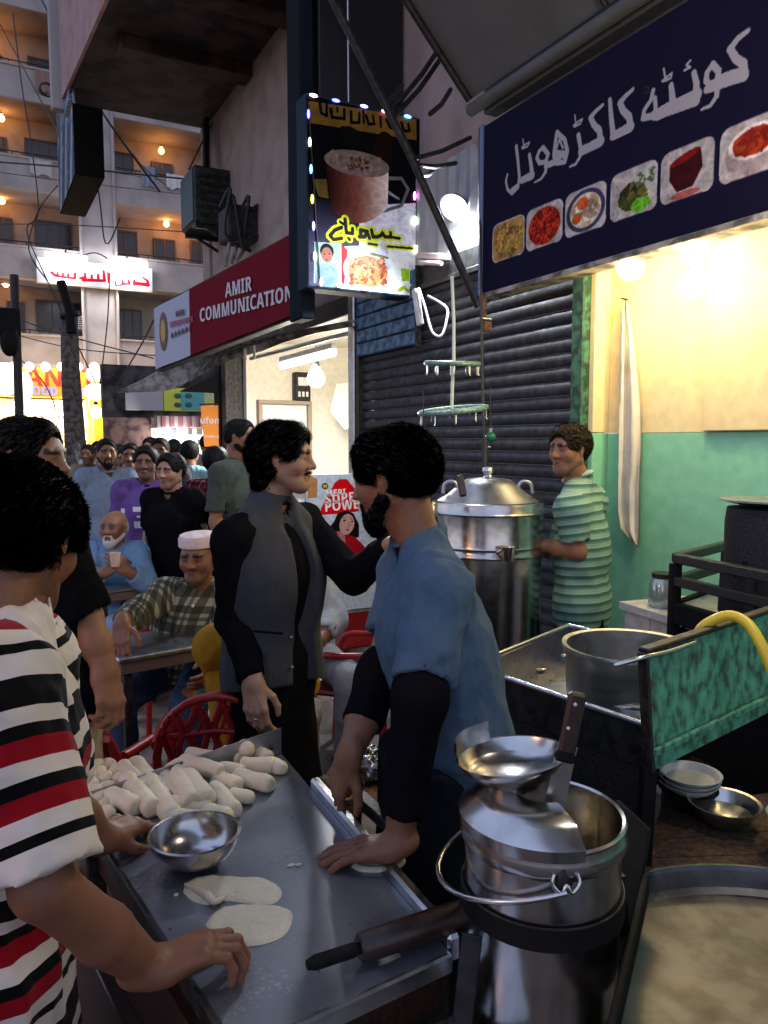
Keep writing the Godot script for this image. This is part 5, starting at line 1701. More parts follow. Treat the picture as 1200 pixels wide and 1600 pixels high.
func build_phone_sign() -> void:
	var tr := at(466, 364, 5.9)
	var br := at(468, 489, 5.9)
	var tl := at(243, 484, 7.76)
	var bl := at(243, 577, 7.76)
	var xa := (tr - tl).normalized()
	xa = Vector3(xa.x, 0, xa.z).normalized()
	var ya := Vector3.UP
	var za := xa.cross(ya)
	var T := Transform3D(Basis(xa, ya, za), Vector3.ZERO)
	var t := thing("phone_shop_sign", "long red and white banner sign of the phone shop with white capitals", "sign", bl)
	T.origin = Vector3.ZERO
	var len := (tr - tl).dot(xa)
	var split := len * 0.30
	var hl := tl.y - bl.y
	var hr := tr.y - br.y
	var dl := 0.0
	var dr := br.y - bl.y
	var Y0 := func(x: float) -> float: return lerpf(dl, dr, x / len)
	var Y1 := func(x: float) -> float: return lerpf(dl + hl, dr + hr, x / len)
	for k in 2:
		var x0 := 0.0 if k == 0 else split
		var x1 := split if k == 0 else len
		var b := B.new()
		b.T = T
		b.flat()
		var n := 8
		for j in n:
			var p := lerpf(x0, x1, float(j) / n)
			var q := lerpf(x0, x1, float(j + 1) / n)
			var z0 := 0.006 * sin(p * 9.0)
			var z1 := 0.006 * sin(q * 9.0)
			b.quad(Vector3(p, Y1.call(p), z0), Vector3(q, Y1.call(q), z1), Vector3(q, Y0.call(q), z1), Vector3(p, Y0.call(p), z0))
		put("white_panel" if k == 0 else "red_panel", b.mesh(), mt(Color(0.36, 0.38, 0.46), 0.6) if k == 0 else mt(Color(0.20, 0.010, 0.022), 0.8, 0, X.fine, 3.0, {"spec": 0.2}), t)
	var fr := B.new()
	fr.T = T
	fr.hexa([Vector3(-0.02, -0.02, -0.02), Vector3(-0.02, hl + 0.02, -0.02), Vector3(-0.02, hl + 0.02, -0.10), Vector3(-0.02, -0.02, -0.10), Vector3(len + 0.02, dr - 0.02, -0.02), Vector3(len + 0.02, dr + hr + 0.02, -0.02), Vector3(len + 0.02, dr + hr + 0.02, -0.10), Vector3(len + 0.02, dr - 0.02, -0.10)])
	put("frame", fr.mesh(), M.iron, t)
	var wm := mt(Color(0.52, 0.50, 0.52), 0.6)
	var L2 := func(px: float, py: float) -> Vector3:
		var r := ray(px, py)
		var dd: float = (bl + za * 0.010 - eye).dot(za) / r.dot(za)
		return eye + r * dd - bl
	letters(t, "lettering", "AMIR", 0.118, wm, Transform3D(T.basis, L2.call(372, 449)), 1.0)
	letters(t, "lettering", "COMMUNICATION", 0.118, wm, Transform3D(T.basis, L2.call(379, 477)), 1.02)
	var dk := mt(Color(0.10, 0.03, 0.05), 0.6)
	letters(t, "small_lettering", "MERI", 0.052, dk, Transform3D(T.basis, L2.call(281, 489)), 1.0)
	letters(t, "small_lettering", "SUPERPOWER", 0.052, mt(Color(0.30, 0.06, 0.12), 0.6), Transform3D(T.basis, L2.call(283, 503)), 1.0)
	for k in 6:
		var q: Vector3 = L2.call(268.5 + k * 5.6, 524.0 - k * 2.3)
		var b := B.new()
		b.T = Transform3D(T.basis, q)
		b.ball(Vector3.ZERO, Vector3(0.022, 0.030, 0.004), 5, 8)
		put("small_mark", b.mesh(), dk, t)
	var e := B.new()
	e.T = Transform3D(T.basis, L2.call(255, 518))
	e.ball(Vector3.ZERO, Vector3(0.085, 0.19, 0.004), 8, 18)
	put("emblem", e.mesh(), mt(Color(0.12, 0.06, 0.03), 0.6), t)
	var e2 := B.new()
	e2.T = Transform3D(T.basis, L2.call(255, 518))
	e2.ball(Vector3(0, 0, 0.003), Vector3(0.05, 0.11, 0.004), 8, 14)
	put("emblem", e2.mesh(), mt(Color(0.45, 0.28, 0.05), 0.6), t)
	# canvas canopy under it
	var c := thing("shop_canopy", "dirty pale canvas canopy sloping out under the red phone shop sign", "canopy", at(300, 570, 8.0))
	var cb := B.new()
	cb.smooth()
	var ups := [[188, 609, 8.95], [212, 595, 8.75], [237, 581, 8.55], [268, 567, 8.3], [297, 554, 8.05], [340, 544, 7.7], [390, 534, 7.25], [436, 523, 6.85], [500, 513, 6.35], [560, 502, 5.95]]
	var lows := [[190, 614, 8.85], [225, 612, 8.6], [252, 611, 8.4], [280, 608, 8.2], [318, 586, 7.8], [362, 562, 7.4], [400, 548, 7.05], [440, 535, 6.7], [502, 521, 6.25], [561, 510, 5.85]]
	for k in ups.size() - 1:
		for j in 6:
			var P := func(kk: int, jj: int) -> Vector3:
				var u0: Vector3 = at(ups[kk][0], ups[kk][1], ups[kk][2])
				var l0: Vector3 = at(lows[kk][0], lows[kk][1], lows[kk][2])
				return u0.lerp(l0, jj / 6.0) + Vector3(0.05 * sin(jj * 0.52 * 2.0 + kk * 1.3) - 0.02 * sin(kk * 2.7), 0, 0) - c.position
			cb.quad(P.call(k, j), P.call(k + 1, j), P.call(k + 1, j + 1), P.call(k, j + 1))
	put("canvas", cb.mesh(), M.canvas, c)
	put("rail", B.new().tube([at(566, 500, 5.9) - c.position, at(436, 524, 6.8) - c.position, at(300, 556, 8.0) - c.position], 0.014, 8).mesh(), M.canvas, c)
	put("lower_rail", B.new().tube([at(548, 520, 6.2) - c.position, at(392, 560, 7.4) - c.position], 0.02, 8).mesh(), M.alu, c)
	put("under_board", B.new().hexa([at(281, 612, 9.15), at(372, 566, 9.15), at(374, 614, 9.15), at(374, 616, 9.15), at(281, 611, 9.5), at(372, 566, 9.5), at(374, 614, 9.5), at(374, 616, 9.5)].map(func(p): return p - c.position)).mesh(), M.black, c)
	for q in [[438, 520, 446, 480], [382, 545, 384, 562], [396, 540, 398, 560]]:
		put("tie", B.new().tube([at(q[0], q[1], 6.6) - c.position, at(q[2], q[3], 6.6) - c.position], 0.012, 6).mesh(), M.canvas, c)
	# orange banner hanging at the building's end
	var ob := thing("hanging_banner", "orange cloth banner with white lettering hanging by the end pier", "banner", at(336, 665, 9.2))
	var bb := B.new()
	bb.prism(PackedVector2Array([Vector2(-0.165, 0.23), Vector2(0.155, 0.25), Vector2(0.165, -0.10), Vector2(0.09, -0.245), Vector2(-0.13, -0.25)]), -0.008, 0.0)
	put("cloth", bb.mesh(), mt(Color(0.62, 0.20, 0.02), 0.7), ob)
	letters(ob, "lettering", "ufone", 0.075, wm, Transform3D(Basis.IDENTITY, Vector3(-0.03, 0.06, 0.003)))
	put("mark", bx(Vector3(0.115, 0.06, 0.004), Vector3(0.06, 0.06, 0.004), 0.001), wm, ob)
	letters(ob, "small_lettering", "dealer point", 0.032, wm, Transform3D(Basis.IDENTITY, Vector3(0.0, -0.13, 0.003)))
	put("rod", B.new().tube([Vector3(-0.18, 0.25, -0.004), Vector3(0.3, 0.27, -0.004)], 0.01, 6).mesh(), M.iron, ob)
	ob.rotation.y = -deg_to_rad(20)

func build_overhead() -> void:
	# box sign hanging from the overhang on the street side
	var t := thing("box_sign", "deep blue and white box sign hanging below the overhang's corner", "sign", Vector3(1.35, 5.5, -11.4))
	put("case", span(Vector3(1.25, 4.92, -12.4), Vector3(1.60, 6.3, -10.5), 0.01), mt(Color(0.012, 0.010, 0.010), 0.8, 0, null, 1.0, {"spec": 0.1}), t, -t.position)
	var pic := Pic.new(256, 128, Color(0.30, 0.36, 0.42))
	for k in 7:
		pic.stroke([Vector2(-30 + k * 44, 140), Vector2(20 + k * 44, 60), Vector2(60 + k * 44, -10)], 22, 10, Color(0.62, 0.66, 0.64) if k % 2 else Color(0.16, 0.24, 0.34))
	pic.speckle(Vector2(128, 64), Vector2(130, 66), [Color(0.5, 0.55, 0.55), Color(0.2, 0.28, 0.36)], 60, 6.0, rng)
	var b := B.new()
	b.flat()
	b.quad(Vector3(1.246, 6.29, -12.39), Vector3(1.246, 6.29, -10.51), Vector3(1.246, 4.93, -10.51), Vector3(1.246, 4.93, -12.39))
	put("printed_face", b.mesh(), printed(pic.tex()), t, -t.position)
	var v := thing("blade_sign", "narrow upright blue and white sign at the corner pilaster", "sign", at(102, 40, 8.6))
	put("board", bx(Vector3(0, 0.3, 0), Vector3(0.05, 2.4, 0.5), 0.006), mt(Color(0.25, 0.35, 0.55), 0.5, 0, X.spot, 1.0), v)
	put("edge", bx(Vector3(0.035, 0.3, 0.262), Vector3(0.03, 2.44, 0.02), 0.004), M.alu, v)
	# sheet iron awning over the signboard
	var a := thing("kitchen_awning", "dark grey sheet awning rising from the top of the blue signboard", "awning", Vector3(2.3, 3.6, -1.5))
	put("sheet", B.new().hexa([Vector3(2.46, 3.47, -3.62), Vector3(1.3, 4.66, -3.62), Vector3(1.3, 4.69, -3.62), Vector3(2.46, 3.50, -3.62), Vector3(2.46, 3.47, 1.4), Vector3(1.3, 4.66, 1.4), Vector3(1.3, 4.69, 1.4), Vector3(2.46, 3.50, 1.4)].map(func(p): return p - a.position)).mesh(), M.awning, a)
	put("edge_tube", B.new().tube([Vector3(2.45, 3.46, -3.62) - a.position, Vector3(1.3, 4.65, -3.62) - a.position], 0.02, 8).mesh(), M.iron, a)
	put("front_tube", B.new().tube([Vector3(2.485, 3.43, -3.66) - a.position, Vector3(2.485, 3.43, 1.4) - a.position], 0.035, 10).mesh(), M.awning, a)
	put("closing_strip", span(Vector3(2.515, 3.385, -3.58), Vector3(2.60, 3.56, 1.4), 0.004), M.awning, a, -a.position)
	for k in 4:
		put("rib", B.new().tube([Vector3(2.45, 3.465, -2.6 + k * 1.2) - a.position, Vector3(1.3, 4.645, -2.6 + k * 1.2) - a.position], 0.014, 6).mesh(), M.iron, a)
	# long diagonal brace and its small struts
	var s := thing("awning_brace", "long black diagonal pole crossing in front of the tea poster", "pole", at(640, 240, 4.15))
	put("pole", B.new().tube([at(505, -30, 4.0) - s.position, at(640, 240, 4.15) - s.position, at(748, 480, 4.3) - s.position], 0.022, 10).mesh(), M.iron, s)
	for e in [[612, 172, 700, 55], [618, 180, 688, 92], [600, 160, 628, 134], [640, 250, 735, 215], [645, 258, 712, 255], [655, 275, 680, 262], [672, 178, 704, 140]]:
		put("strut", B.new().tube([at(e[0], e[1], 4.2) - s.position, at((e[0] + e[2]) * 0.5 + 2, (e[1] + e[3]) * 0.5 + 4, 4.35) - s.position, at(e[2], e[3], 4.5) - s.position], 0.014, 6).mesh(), M.iron, s)
	var hg := thing("rusty_bracket", "rusty angle bracket hanging under the left end of the blue signboard", "bracket", at(755, 490, 4.2))
	put("arm", bx(Vector3(0, 0.03, 0), Vector3(0.035, 0.16, 0.02), 0.003), mt(Color(0.16, 0.07, 0.035), 0.8, 0, X.grime, 6.0), hg)
	put("foot", bx(Vector3(0.02, -0.07, 0.005), Vector3(0.05, 0.05, 0.03), 0.003), mt(Color(0.22, 0.10, 0.05), 0.8, 0, X.grime, 6.0), hg)
	put("bolt", B.new().tube([Vector3(-0.02, -0.03, 0.02), Vector3(0.03, -0.03, 0.03)], 0.009, 8).mesh(), M.alu, hg)
	# grey ribbed sheet behind the flood lamp
	var g := thing("ribbed_sheet", "pale grey ribbed metal sheet lit by the flood lamp beside the poster", "sheet", Vector3(2.66, 3.0, -4.0))
	var gb := B.new()
	gb.flat()
	var n := 24
	for k in n:
		var z0 := lerpf(-4.85, -3.45, float(k) / n)
		var z1 := lerpf(-4.85, -3.45, float(k + 1) / n)
		var x0 := 0.012 if k % 2 else 0.0
		var x1 := 0.0 if k % 2 else 0.012
		gb.quad(Vector3(2.66 + x0, 3.36, z0), Vector3(2.66 + x1, 3.36, z1), Vector3(2.66 + x1, 2.66, z1), Vector3(2.66 + x0, 2.66, z0))
	put("sheet", gb.mesh(), mt(Color(0.40, 0.41, 0.42), 0.55, 0.2, X.blotch, 1.0), g, -g.position)
	put("rim", span(Vector3(2.65, 2.62, -4.86), Vector3(2.69, 2.655, -3.44), 0.004), M.iron, g, -g.position)
	# unlit tube holder, conduit and its loose loop
	var u := thing("tube_holder", "unlit pinkish tube lamp holder between the poster and the brace", "lamp", at(680, 402, 4.9))
	put("batten", B.new().bar(at(655, 399, 5.05) - u.position, at(702, 402, 4.75) - u.position, 0.05, 0.04, Vector3.UP, 0.006).mesh(), mt(Color(0.55, 0.45, 0.40), 0.6), u)
	put("tube", B.new().tube([at(656, 410, 5.0) - u.position, at(690, 412, 4.72) - u.position], 0.014, 8).mesh(), mt(Color(0.6, 0.5, 0.46), 0.4), u)
	var cd := thing("conduit_box", "white conduit end with a loose looping cable below the poster's corner", "conduit", at(657, 485, 4.9))
	put("duct", B.new().bar(at(649, 452, 4.9) - cd.position, at(657, 508, 4.9) - cd.position, 0.05, 0.03, Vector3.RIGHT, 0.004).mesh(), M.white, cd)
	put("cable", B.new().tube(spline([at(654, 450, 4.86), at(664, 480, 4.84), at(675, 518, 4.82), at(690, 524, 4.8), at(698, 500, 4.8), at(697, 480, 4.82), at(668, 462, 4.85)].map(func(p): return p - cd.position), 5), 0.009, 6).mesh(), M.white, cd)
	# air conditioner and clutter on the beige wall
	var ac := thing("air_conditioner", "dark boxed air conditioner on a bracket against the beige upper wall", "air conditioner", at(343, 320, 9.0))
	put("case", bx(Vector3.ZERO, Vector3(0.75, 0.62, 0.6), 0.02), mt(Color(0.035, 0.045, 0.045), 0.6, 0, X.grime, 1.5), ac)
	put("side_panel", bx(Vector3(-0.382, 0.0, 0.0), Vector3(0.01, 0.56, 0.54), 0.003), mt(Color(0.05, 0.11, 0.12), 0.5), ac)
	for k in 6:
		put("louvre", bx(Vector3(0.0, -0.22 + k * 0.085, 0.306), Vector3(0.62, 0.04, 0.014), 0.003), M.iron, ac)
	for q in [-0.3, 0.3]:
		put("bracket", B.new().bar(Vector3(-0.35, -0.34, q * 0.8), Vector3(0.8, -0.34, q * 0.8), 0.04, 0.05).mesh(), M.iron, ac)
		put("bracket", B.new().bar(Vector3(-0.2, -0.36, q * 0.8), Vector3(0.8, -0.85, q * 0.8), 0.03, 0.03).mesh(), M.iron, ac)
	put("hanger", B.new().bar(at(322, 185, 9.0) - ac.position, at(322, 270, 9.0) - ac.position, 0.1, 0.05, Vector3.RIGHT).mesh(), M.black, ac)
	var ju := thing("outdoor_unit", "dark cooling unit with drooping pipes on the wall above the phone shop sign", "air conditioner", at(410, 362, 8.2))
	put("case", bx(Vector3(0, 0.02, 0), Vector3(0.85, 0.34, 0.4), 0.02), mt(Color(0.03, 0.03, 0.032), 0.7, 0, X.grime, 2.0), ju)
	put("fan_ring", B.new().tube(range(17).map(func(k): return Vector3(-0.15 + cos(TAU * k / 16.0) * 0.13, 0.02 + sin(TAU * k / 16.0) * 0.13, 0.21)), 0.012, 6, false).mesh(), M.iron, ju)
	for k in 9:
		var x := -0.5 + k * 0.11
		put("pipe", B.new().tube(spline([Vector3(x, 0.15, 0.15), Vector3(x + rng.randf_range(-0.15, 0.2), rng.randf_range(0.1, 0.4), 0.22), Vector3(x + rng.randf_range(0.0, 0.3), rng.randf_range(-0.3, -0.1), 0.2), Vector3(x + rng.randf_range(0.1, 0.5), rng.randf_range(-0.4, 0.3), 0.1)], 5), 0.018, 6).mesh(), M.wire, ju)
	for k in 3:
		put("white_pipe", B.new().tube(spline([at(360 + k * 10, 372 + k * 6, 8.0) - ju.position, at(356 + k * 11, 395, 8.0) - ju.position, at(352 + k * 9, 416 - k * 4, 8.0) - ju.position], 4), 0.02, 6).mesh(), M.canvas, ju)

func build_lamps() -> void:
	var p := at(710, 325, 4.66)
	var t := thing("flood_lamp", "glaring white round flood lamp on the ribbed sheet by the poster", "lamp", p)
	var tw := (at(600, 470, 4.2) - p).normalized()
	var Bs := basis_x(tw, Vector3.UP)
	var f := B.new()
	f.T = Transform3D(Basis(Bs.z, Bs.x, Bs.y), Vector3.ZERO)
	f.lathe([Vector2(0, 0.03), Vector2(0.06, 0.022), Vector2(0.086, 0.0), Vector2(0.0, -0.004)], 20)
	put("lamp_face", f.mesh(), M.led, t)
	var h := B.new()
	h.T = f.T
	h.lathe([Vector2(0.094, 0.004), Vector2(0.094, -0.01), Vector2(0.05, -0.06), Vector2(0.0, -0.075)], 20)
	put("housing", h.mesh(), M.alu, t)
	put("bracket", B.new().tube([-tw * 0.06, -tw * 0.1 + Vector3(0.1, 0.02, 0), Vector3(0.36, 0.02, 0)], 0.012, 6).mesh(), M.iron, t)
	var l := SpotLight3D.new()
	l.name = "flood_lamp_glow"
	l.light_energy = L.flood
	l.light_color = Color(0.93, 0.96, 1.0)
	l.light_size = 0.07
	l.spot_angle = 85.0
	l.spot_angle_attenuation = 0.6
	l.spot_range = 40.0
	l.shadow_enabled = true
	add_child(l)
	l.look_at_from_position(p + tw * 0.05, p + tw)
	var names := ["bright bulb under the blue signboard, nearest the shutter, above the towel", "bright upper bulb of the pair hanging before the yellow wall", "bright lower bulb of the pair hanging before the yellow wall", "small bulb lowest below the pair before the yellow wall"]
	var q := [[985, 417, 3.38, 0.060], [1086, 395, 3.08, 0.058], [1081, 446, 3.10, 0.050], [1083, 489, 3.5, 0.022]]
	for k in 3:
		bulb(names[k], at(q[k][0], q[k][1], q[k][2]), q[k][3], L.bulbs if k < 2 else L.bulbs * 0.6, Color(1, 0.90, 0.68), 0.18 if k != 2 else 0.34, "bulbs before the yellow wall", 30.0)
	bulb("bright bulb under the signboard beyond the picture's right edge", Vector3(2.45, 2.33, -1.45), 0.06, L.bulbs, Color(1, 0.90, 0.68), 0.15, "bulbs before the yellow wall", 30.0)
	bulb("bare warm bulb over the street, left of the picture", Vector3(-2.1, 2.15, -1.5), 0.06, L.street, Color(1.0, 0.66, 0.36), 0.6)
	bulb("bare bulb hanging from the awning over the griddle", Vector3(1.70, 3.05, -0.85), 0.05, L.near, Color(1.0, 0.95, 0.88), 1.15)

func build_wires() -> void:
	var ws := [
		[[-20, 252, 14], [110, 262, 13], [340, 285, 12], [470, 300, 10]], [[60, -10, 12], [150, 160, 11], [250, 300, 11]], [[-10, 268, 20], [120, 285, 19], [345, 310, 15]],
		[[20, 20, 12], [35, 140, 12], [48, 220, 12], [60, 330, 12], [42, 360, 12], [70, 430, 12], [150, 600, 12]], [[100, 100, 10], [150, 280, 10], [165, 380, 10], [188, 340, 10]],
		[[-10, 440, 15], [88, 455, 13]], [[-10, 350, 16], [120, 352, 15], [345, 366, 14]], [[-20, 480, 14], [90, 520, 13], [240, 560, 12]], [[-20, 510, 16], [120, 545, 15], [330, 560, 13]],
		[[105, 410, 12], [145, 395, 12], [170, 405, 12]], [[172, 400, 12], [168, 500, 12], [156, 600, 12]], [[240, 500, 9], [220, 540, 9.5], [160, 640, 10]], [[295, 265, 9.4], [340, 180, 9.2], [372, 170, 9.0]],
		[[30, 560, 12], [70, 600, 12], [95, 660, 12]], [[-10, 20, 14], [60, 150, 13], [105, 235, 12]], [[90, 290, 10], [60, 330, 11], [45, 390, 11], [75, 440, 11]], [[208, 240, 14], [225, 262, 14], [260, 290, 14]]]
	for k in ws.size():
		var pts: Array = ws[k].map(func(e): return at(e[0], e[1], e[2]))
		var c: Vector3 = pts[0]
		var t := thing("overhead_wire", "", "wire", c, 0.0, "loose wires strung across the street")
		put("strand", B.new().tube(spline(pts.map(func(p): return p - c), 6), 0.016 if k in [0, 1] else 0.010, 5).mesh(), M.wire, t)
		t.set_meta("label", "thin dark overhead wire strung across the street before the hotel")
	# coil of spare wire
	var cc := at(73, 142, 11)
	var co := thing("wire_coil", "small round coil of spare wire hanging before the hotel", "wire", cc)
	put("coil", B.new().tube(range(22).map(func(k): return Vector3(cos(TAU * k / 12.0) * (0.11 - k * 0.001), sin(TAU * k / 12.0) * 0.09, k * 0.004)), 0.012, 5).mesh(), M.wire, co)
	# heavy drooping cable on the beige wall
	var hc := thing("drooping_cable", "thick dark cable drooping across the beige upper wall", "cable", at(400, 220, 8.6))
	put("cable", B.new().tube(spline([at(340, 178, 9.3), at(370, 170, 9.0), at(392, 212, 8.6), at(420, 240, 8.2), at(465, 262, 7.6)].map(func(p): return p - hc.position), 6), 0.022, 7).mesh(), M.wire, hc)
	put("clip", B.new().tube([at(371, 160, 9.0) - hc.position, at(372, 185, 9.0) - hc.position], 0.03, 7).mesh(), M.wire, hc)
	put("tail", B.new().tube([at(373, 175, 9.0) - hc.position, at(372, 250, 9.0) - hc.position, at(375, 315, 8.9) - hc.position], 0.012, 6).mesh(), M.wire, hc)
	# black service cable down beside the signboard
	var sc := thing("service_cable", "straight black cable hanging down past the signboard's left end", "cable", at(752, 450, 4.1))
	put("cable", B.new().tube([at(750, 200, 4.3), at(750, 330, 4.2), at(752, 470, 4.1), at(754, 600, 4.1), at(757, 690, 4.1)].map(func(p): return p - sc.position), 0.008, 6).mesh(), M.wire, sc)
	put("weight", B.new().tube([at(757, 688, 4.1) - sc.position, at(758, 730, 4.1) - sc.position], 0.018, 7).mesh(), M.wire, sc)
	# poles in the street
	var po := thing("utility_pole", "stout grey utility pole before the fast food shop", "pole", Vector3(at(118, 700, 12).x, 0, at(118, 700, 12).z))
	var b := at(118, 700, 12)
	put("shaft", B.new().tube([Vector3(0, 0, 0), Vector3(0.0, 1.6, 0), Vector3(-0.03, 2.6, 0.0), at(108, 492, 12) - po.position], [0.17, 0.16, 0.14, 0.125], 12).mesh(), mt(Color(0.17, 0.14, 0.12), 0.9, 0, X.grime, 1.5, {"ht": X.bump, "hs": 0.8}), po)
	put("limb", B.new().tube([at(112, 520, 11.8) - po.position, at(108, 485, 11.8) - po.position, at(95, 440, 11.8) - po.position], [0.08, 0.06, 0.07], 8).mesh(), M.black, po)
	put("clamp", B.new().tube([at(95, 494, 11.85) - po.position, at(124, 490, 11.85) - po.position], 0.05, 6).mesh(), M.iron, po)
	put("poster_scrap", B.new().ball(Vector3(0.02, 1.45, 0.17), Vector3(0.05, 0.16, 0.01), 6, 10).mesh(), M.canvas, po)
	var p2 := thing("lamp_post", "thin dark post with black boxes at the left edge", "pole", Vector3(at(30, 700, 11).x, 0, at(30, 700, 11).z))
	put("shaft", B.new().tube([Vector3.ZERO, at(30, 640, 11) - p2.position, at(22, 430, 11) - p2.position], 0.06, 8).mesh(), M.iron, p2)
	put("switch_box", bx(at(6, 505, 11) - p2.position, Vector3(0.42, 0.4, 0.3), 0.02), M.black, p2)
	put("lamp_head", B.new().ball(at(14, 535, 10.9) - p2.position, Vector3(0.12, 0.2, 0.12)).mesh(), M.black, p2)
# ---------------------------------------------------------------- table, dough, pots and the kitchen
const TH := 0.74
func on_table(x: float, y: float, up_by := 0.0) -> Vector3:
	return on_y(x, y, TH + up_by)

func table_steel() -> StandardMaterial3D:      # scratched sheet with flour dust, smears and one rusty stain
	var p := Pic.new(1024, 1024, Color(0.86, 0.86, 0.87))
	for k in 900:
		var a := Vector2(rng.randf() * 1024, rng.randf() * 1024)
		var d := Vector2.RIGHT.rotated(rng.randf_range(-0.5, 0.5) + (1.2 if k % 3 else 0.0)) * rng.randf_range(10, 150)
		var g := rng.randf_range(0.78, 0.93)
		p.stroke([a, a + d * 0.5 + Vector2(rng.randf_range(-3, 3), rng.randf_range(-3, 3)), a + d], 1.2, 0.8, Color(g, g, g * 1.01))
	for k in 60:
		var a := Vector2(rng.randf() * 1024, rng.randf() * 1024)
		for j in 30:
			var g := rng.randf_range(0.93, 1.0)
			p.ell(a + Vector2(rng.randfn() * 26, rng.randfn() * 14), Vector2(rng.randf_range(1, 4), rng.randf_range(1, 3)), Color(g, g, g))
	for k in 700:
		var g := rng.randf_range(0.9, 1.0)
		p.disc(Vector2(rng.randf() * 1024, rng.randf() * 1024), rng.randf_range(0.8, 2.0), Color(g, g, g * 0.96))
	for k in 160:
		var g := rng.randf_range(0.5, 0.75)
		p.ell(Vector2(rng.randf() * 1024, rng.randf() * 1024), Vector2(rng.randf_range(1, 5), rng.randf_range(1, 3)), Color(g, g * 0.97, g * 0.94))
	var m := mt(Color(0.39, 0.42, 0.48), 0.42, 0.85, p.tex(), 0.8, {"rt": X.smear, "nt": X.dent, "ns": 0.05})
	return m

func build_table() -> void:
	var a := on_table(440, 1178)          # far right
	var d := on_table(128, 1262)          # far left
	var c := Vector3(0.285, TH, -1.02)    # near left
	var b := Vector3(0.855, TH, -1.075)   # near right
	c = on_table(372, 1640)
	b = on_table(702, 1488)
	var t := thing("dough_table", "long scratched steel dough table with a raised far edge", "table", (a + c) * 0.5 - Vector3(0, TH, 0))
	var o := -t.position
	var dn := Vector3(0, -0.012, 0)
	put("top", B.new().hexa([a + o, b + o, c + o, d + o, a + o + dn, b + o + dn, c + o + dn, d + o + dn]).mesh(), table_steel(), t)
	var side := (a - d).normalized()
	var lng := (b - a).normalized()
	var U := Vector3.UP
	# far flange, taller at its right end
	var fb := B.new()
	fb.hexa([d + U * 0.002 + o, d + U * 0.03 + o, d - lng * 0.006 + U * 0.03 + o, d - lng * 0.006 + o, a + U * 0.002 + o, a + U * 0.075 + o, a - lng * 0.006 + U * 0.075 + o, a - lng * 0.006 + o])
	put("far_flange", fb.mesh(), M.tray, t)
	put("flange_bolt", B.new().ball(on_table(424, 1168, 0.03) + o, Vector3.ONE * 0.007).mesh(), M.iron, t)
	put("left_rim", B.new().bar(d + o - side * 0.006 - U * 0.012, c + o - side * 0.006 - U * 0.012, 0.012, 0.036, U, 0.003).mesh(), M.iron, t)
	put("right_rim", B.new().bar(a.lerp(b, 0.25) + o + side * 0.014, b + o + side * 0.014, 0.026, 0.05, U, 0.006).mesh(), M.steel, t)
	put("rim_bar", B.new().bar(on_table(560, 1250) + o + U * 0.008, on_table(622, 1305) + o + U * 0.008, 0.035, 0.03, U, 0.004).mesh(), M.iron, t)
	put("near_rim", B.new().bar(b + o - U * 0.012 + lng * 0.007, c + o - U * 0.012 + lng * 0.007, 0.014, 0.036, U, 0.004).mesh(), M.steel, t)
	var e := B.new()
	e.hexa([b + o - U * 0.09 + lng * 0.03, c + o - U * 0.09 + lng * 0.03, c + o - U * 0.10 + lng * 0.20, b + o - U * 0.10 + lng * 0.20, b + o - U * 0.095 + lng * 0.03, c + o - U * 0.095 + lng * 0.03, c + o - U * 0.105 + lng * 0.20, b + o - U * 0.105 + lng * 0.20])
	put("drip_tray", e.mesh(), M.steel, t)
	put("apron", B.new().bar(d + o - U * 0.09 + side * 0.03, c + o - U * 0.09 + side * 0.03, 0.02, 0.11, U, 0.003).mesh(), M.darkwood, t)
	put("apron", B.new().bar(b + o - U * 0.07 - lng * 0.02, c + o - U * 0.07 - lng * 0.02, 0.02, 0.09, U, 0.003).mesh(), M.darkwood, t)
	put("side_board", B.new().bar(d + o - U * 0.40 - side * 0.05, c + o - U * 0.40 - side * 0.05, 0.03, 0.45, U, 0.003).mesh(), M.darkwood, t)
	for p in [a, b, c, d]:
		var q: Vector3 = p + o + ((a + c) * 0.5 - p) * 0.07
		put("leg", span(Vector3(q.x - 0.022, 0, q.z - 0.022), Vector3(q.x + 0.022, TH - 0.03, q.z + 0.022), 0.004), M.iron, t)
	put("lower_shelf", B.new().hexa([a + o - U * 0.5, b + o - U * 0.5, c + o - U * 0.5, d + o - U * 0.5, a + o - U * 0.52, b + o - U * 0.52, c + o - U * 0.52, d + o - U * 0.52]).mesh(), M.darkwood, t)

func roll(p: Vector3, q: Vector3, r: float, label: String, group: String, kind := "dough_roll") -> void:
	var s := Sdf.new()
	var l := p.distance_to(q)
	var d := (q - p).normalized() if l > 0.001 else Vector3.RIGHT
	var sd := d.cross(Vector3.UP).normalized()
	s.noise = nz_fold
	s.amp = 0.004
	s.nscale = Vector3.ONE * 1.3
	s.add(p - d * r * 0.25, q + d * r * 0.25, r * 0.93, r * 0.9, 0.01)
	if l > r * 1.6:
		s.add(p - d * r * 0.9, q + d * r * 0.9, r * 0.88, r * 0.86, 0.012, Color.WHITE, Vector3.ZERO, 1.0, 4)
	if l > r * 1.1:      # the rolled up end and its seam
		s.add(q + d * r * 0.86, q + d * r * 1.2, r * 0.34, r * 0.30, 0.004, Color.WHITE, Vector3.ZERO, 1.0, 1)
		s.ball(q + d * r * 0.75, r * 0.26, 0.006)
		s.add(p + sd * r * 0.55 + Vector3(0, r * 0.9, 0), q + sd * r * 0.35 + Vector3(0, r * 0.96, 0), 0.003, 0.003, 0.004, Color.WHITE, Vector3.ZERO, 1.0, 1)
	s.cut(Vector3(0, TH + 0.003, 0), Vector3.DOWN)
	s.mesh_into(0.0055)
	var m := (p + q) * 0.5
	m.y = TH
	s.move(Transform3D(Basis.IDENTITY, -m))
	var o := put(kind, s.commit(), M.dough, self, m)
	tag(o, label, "dough", group)

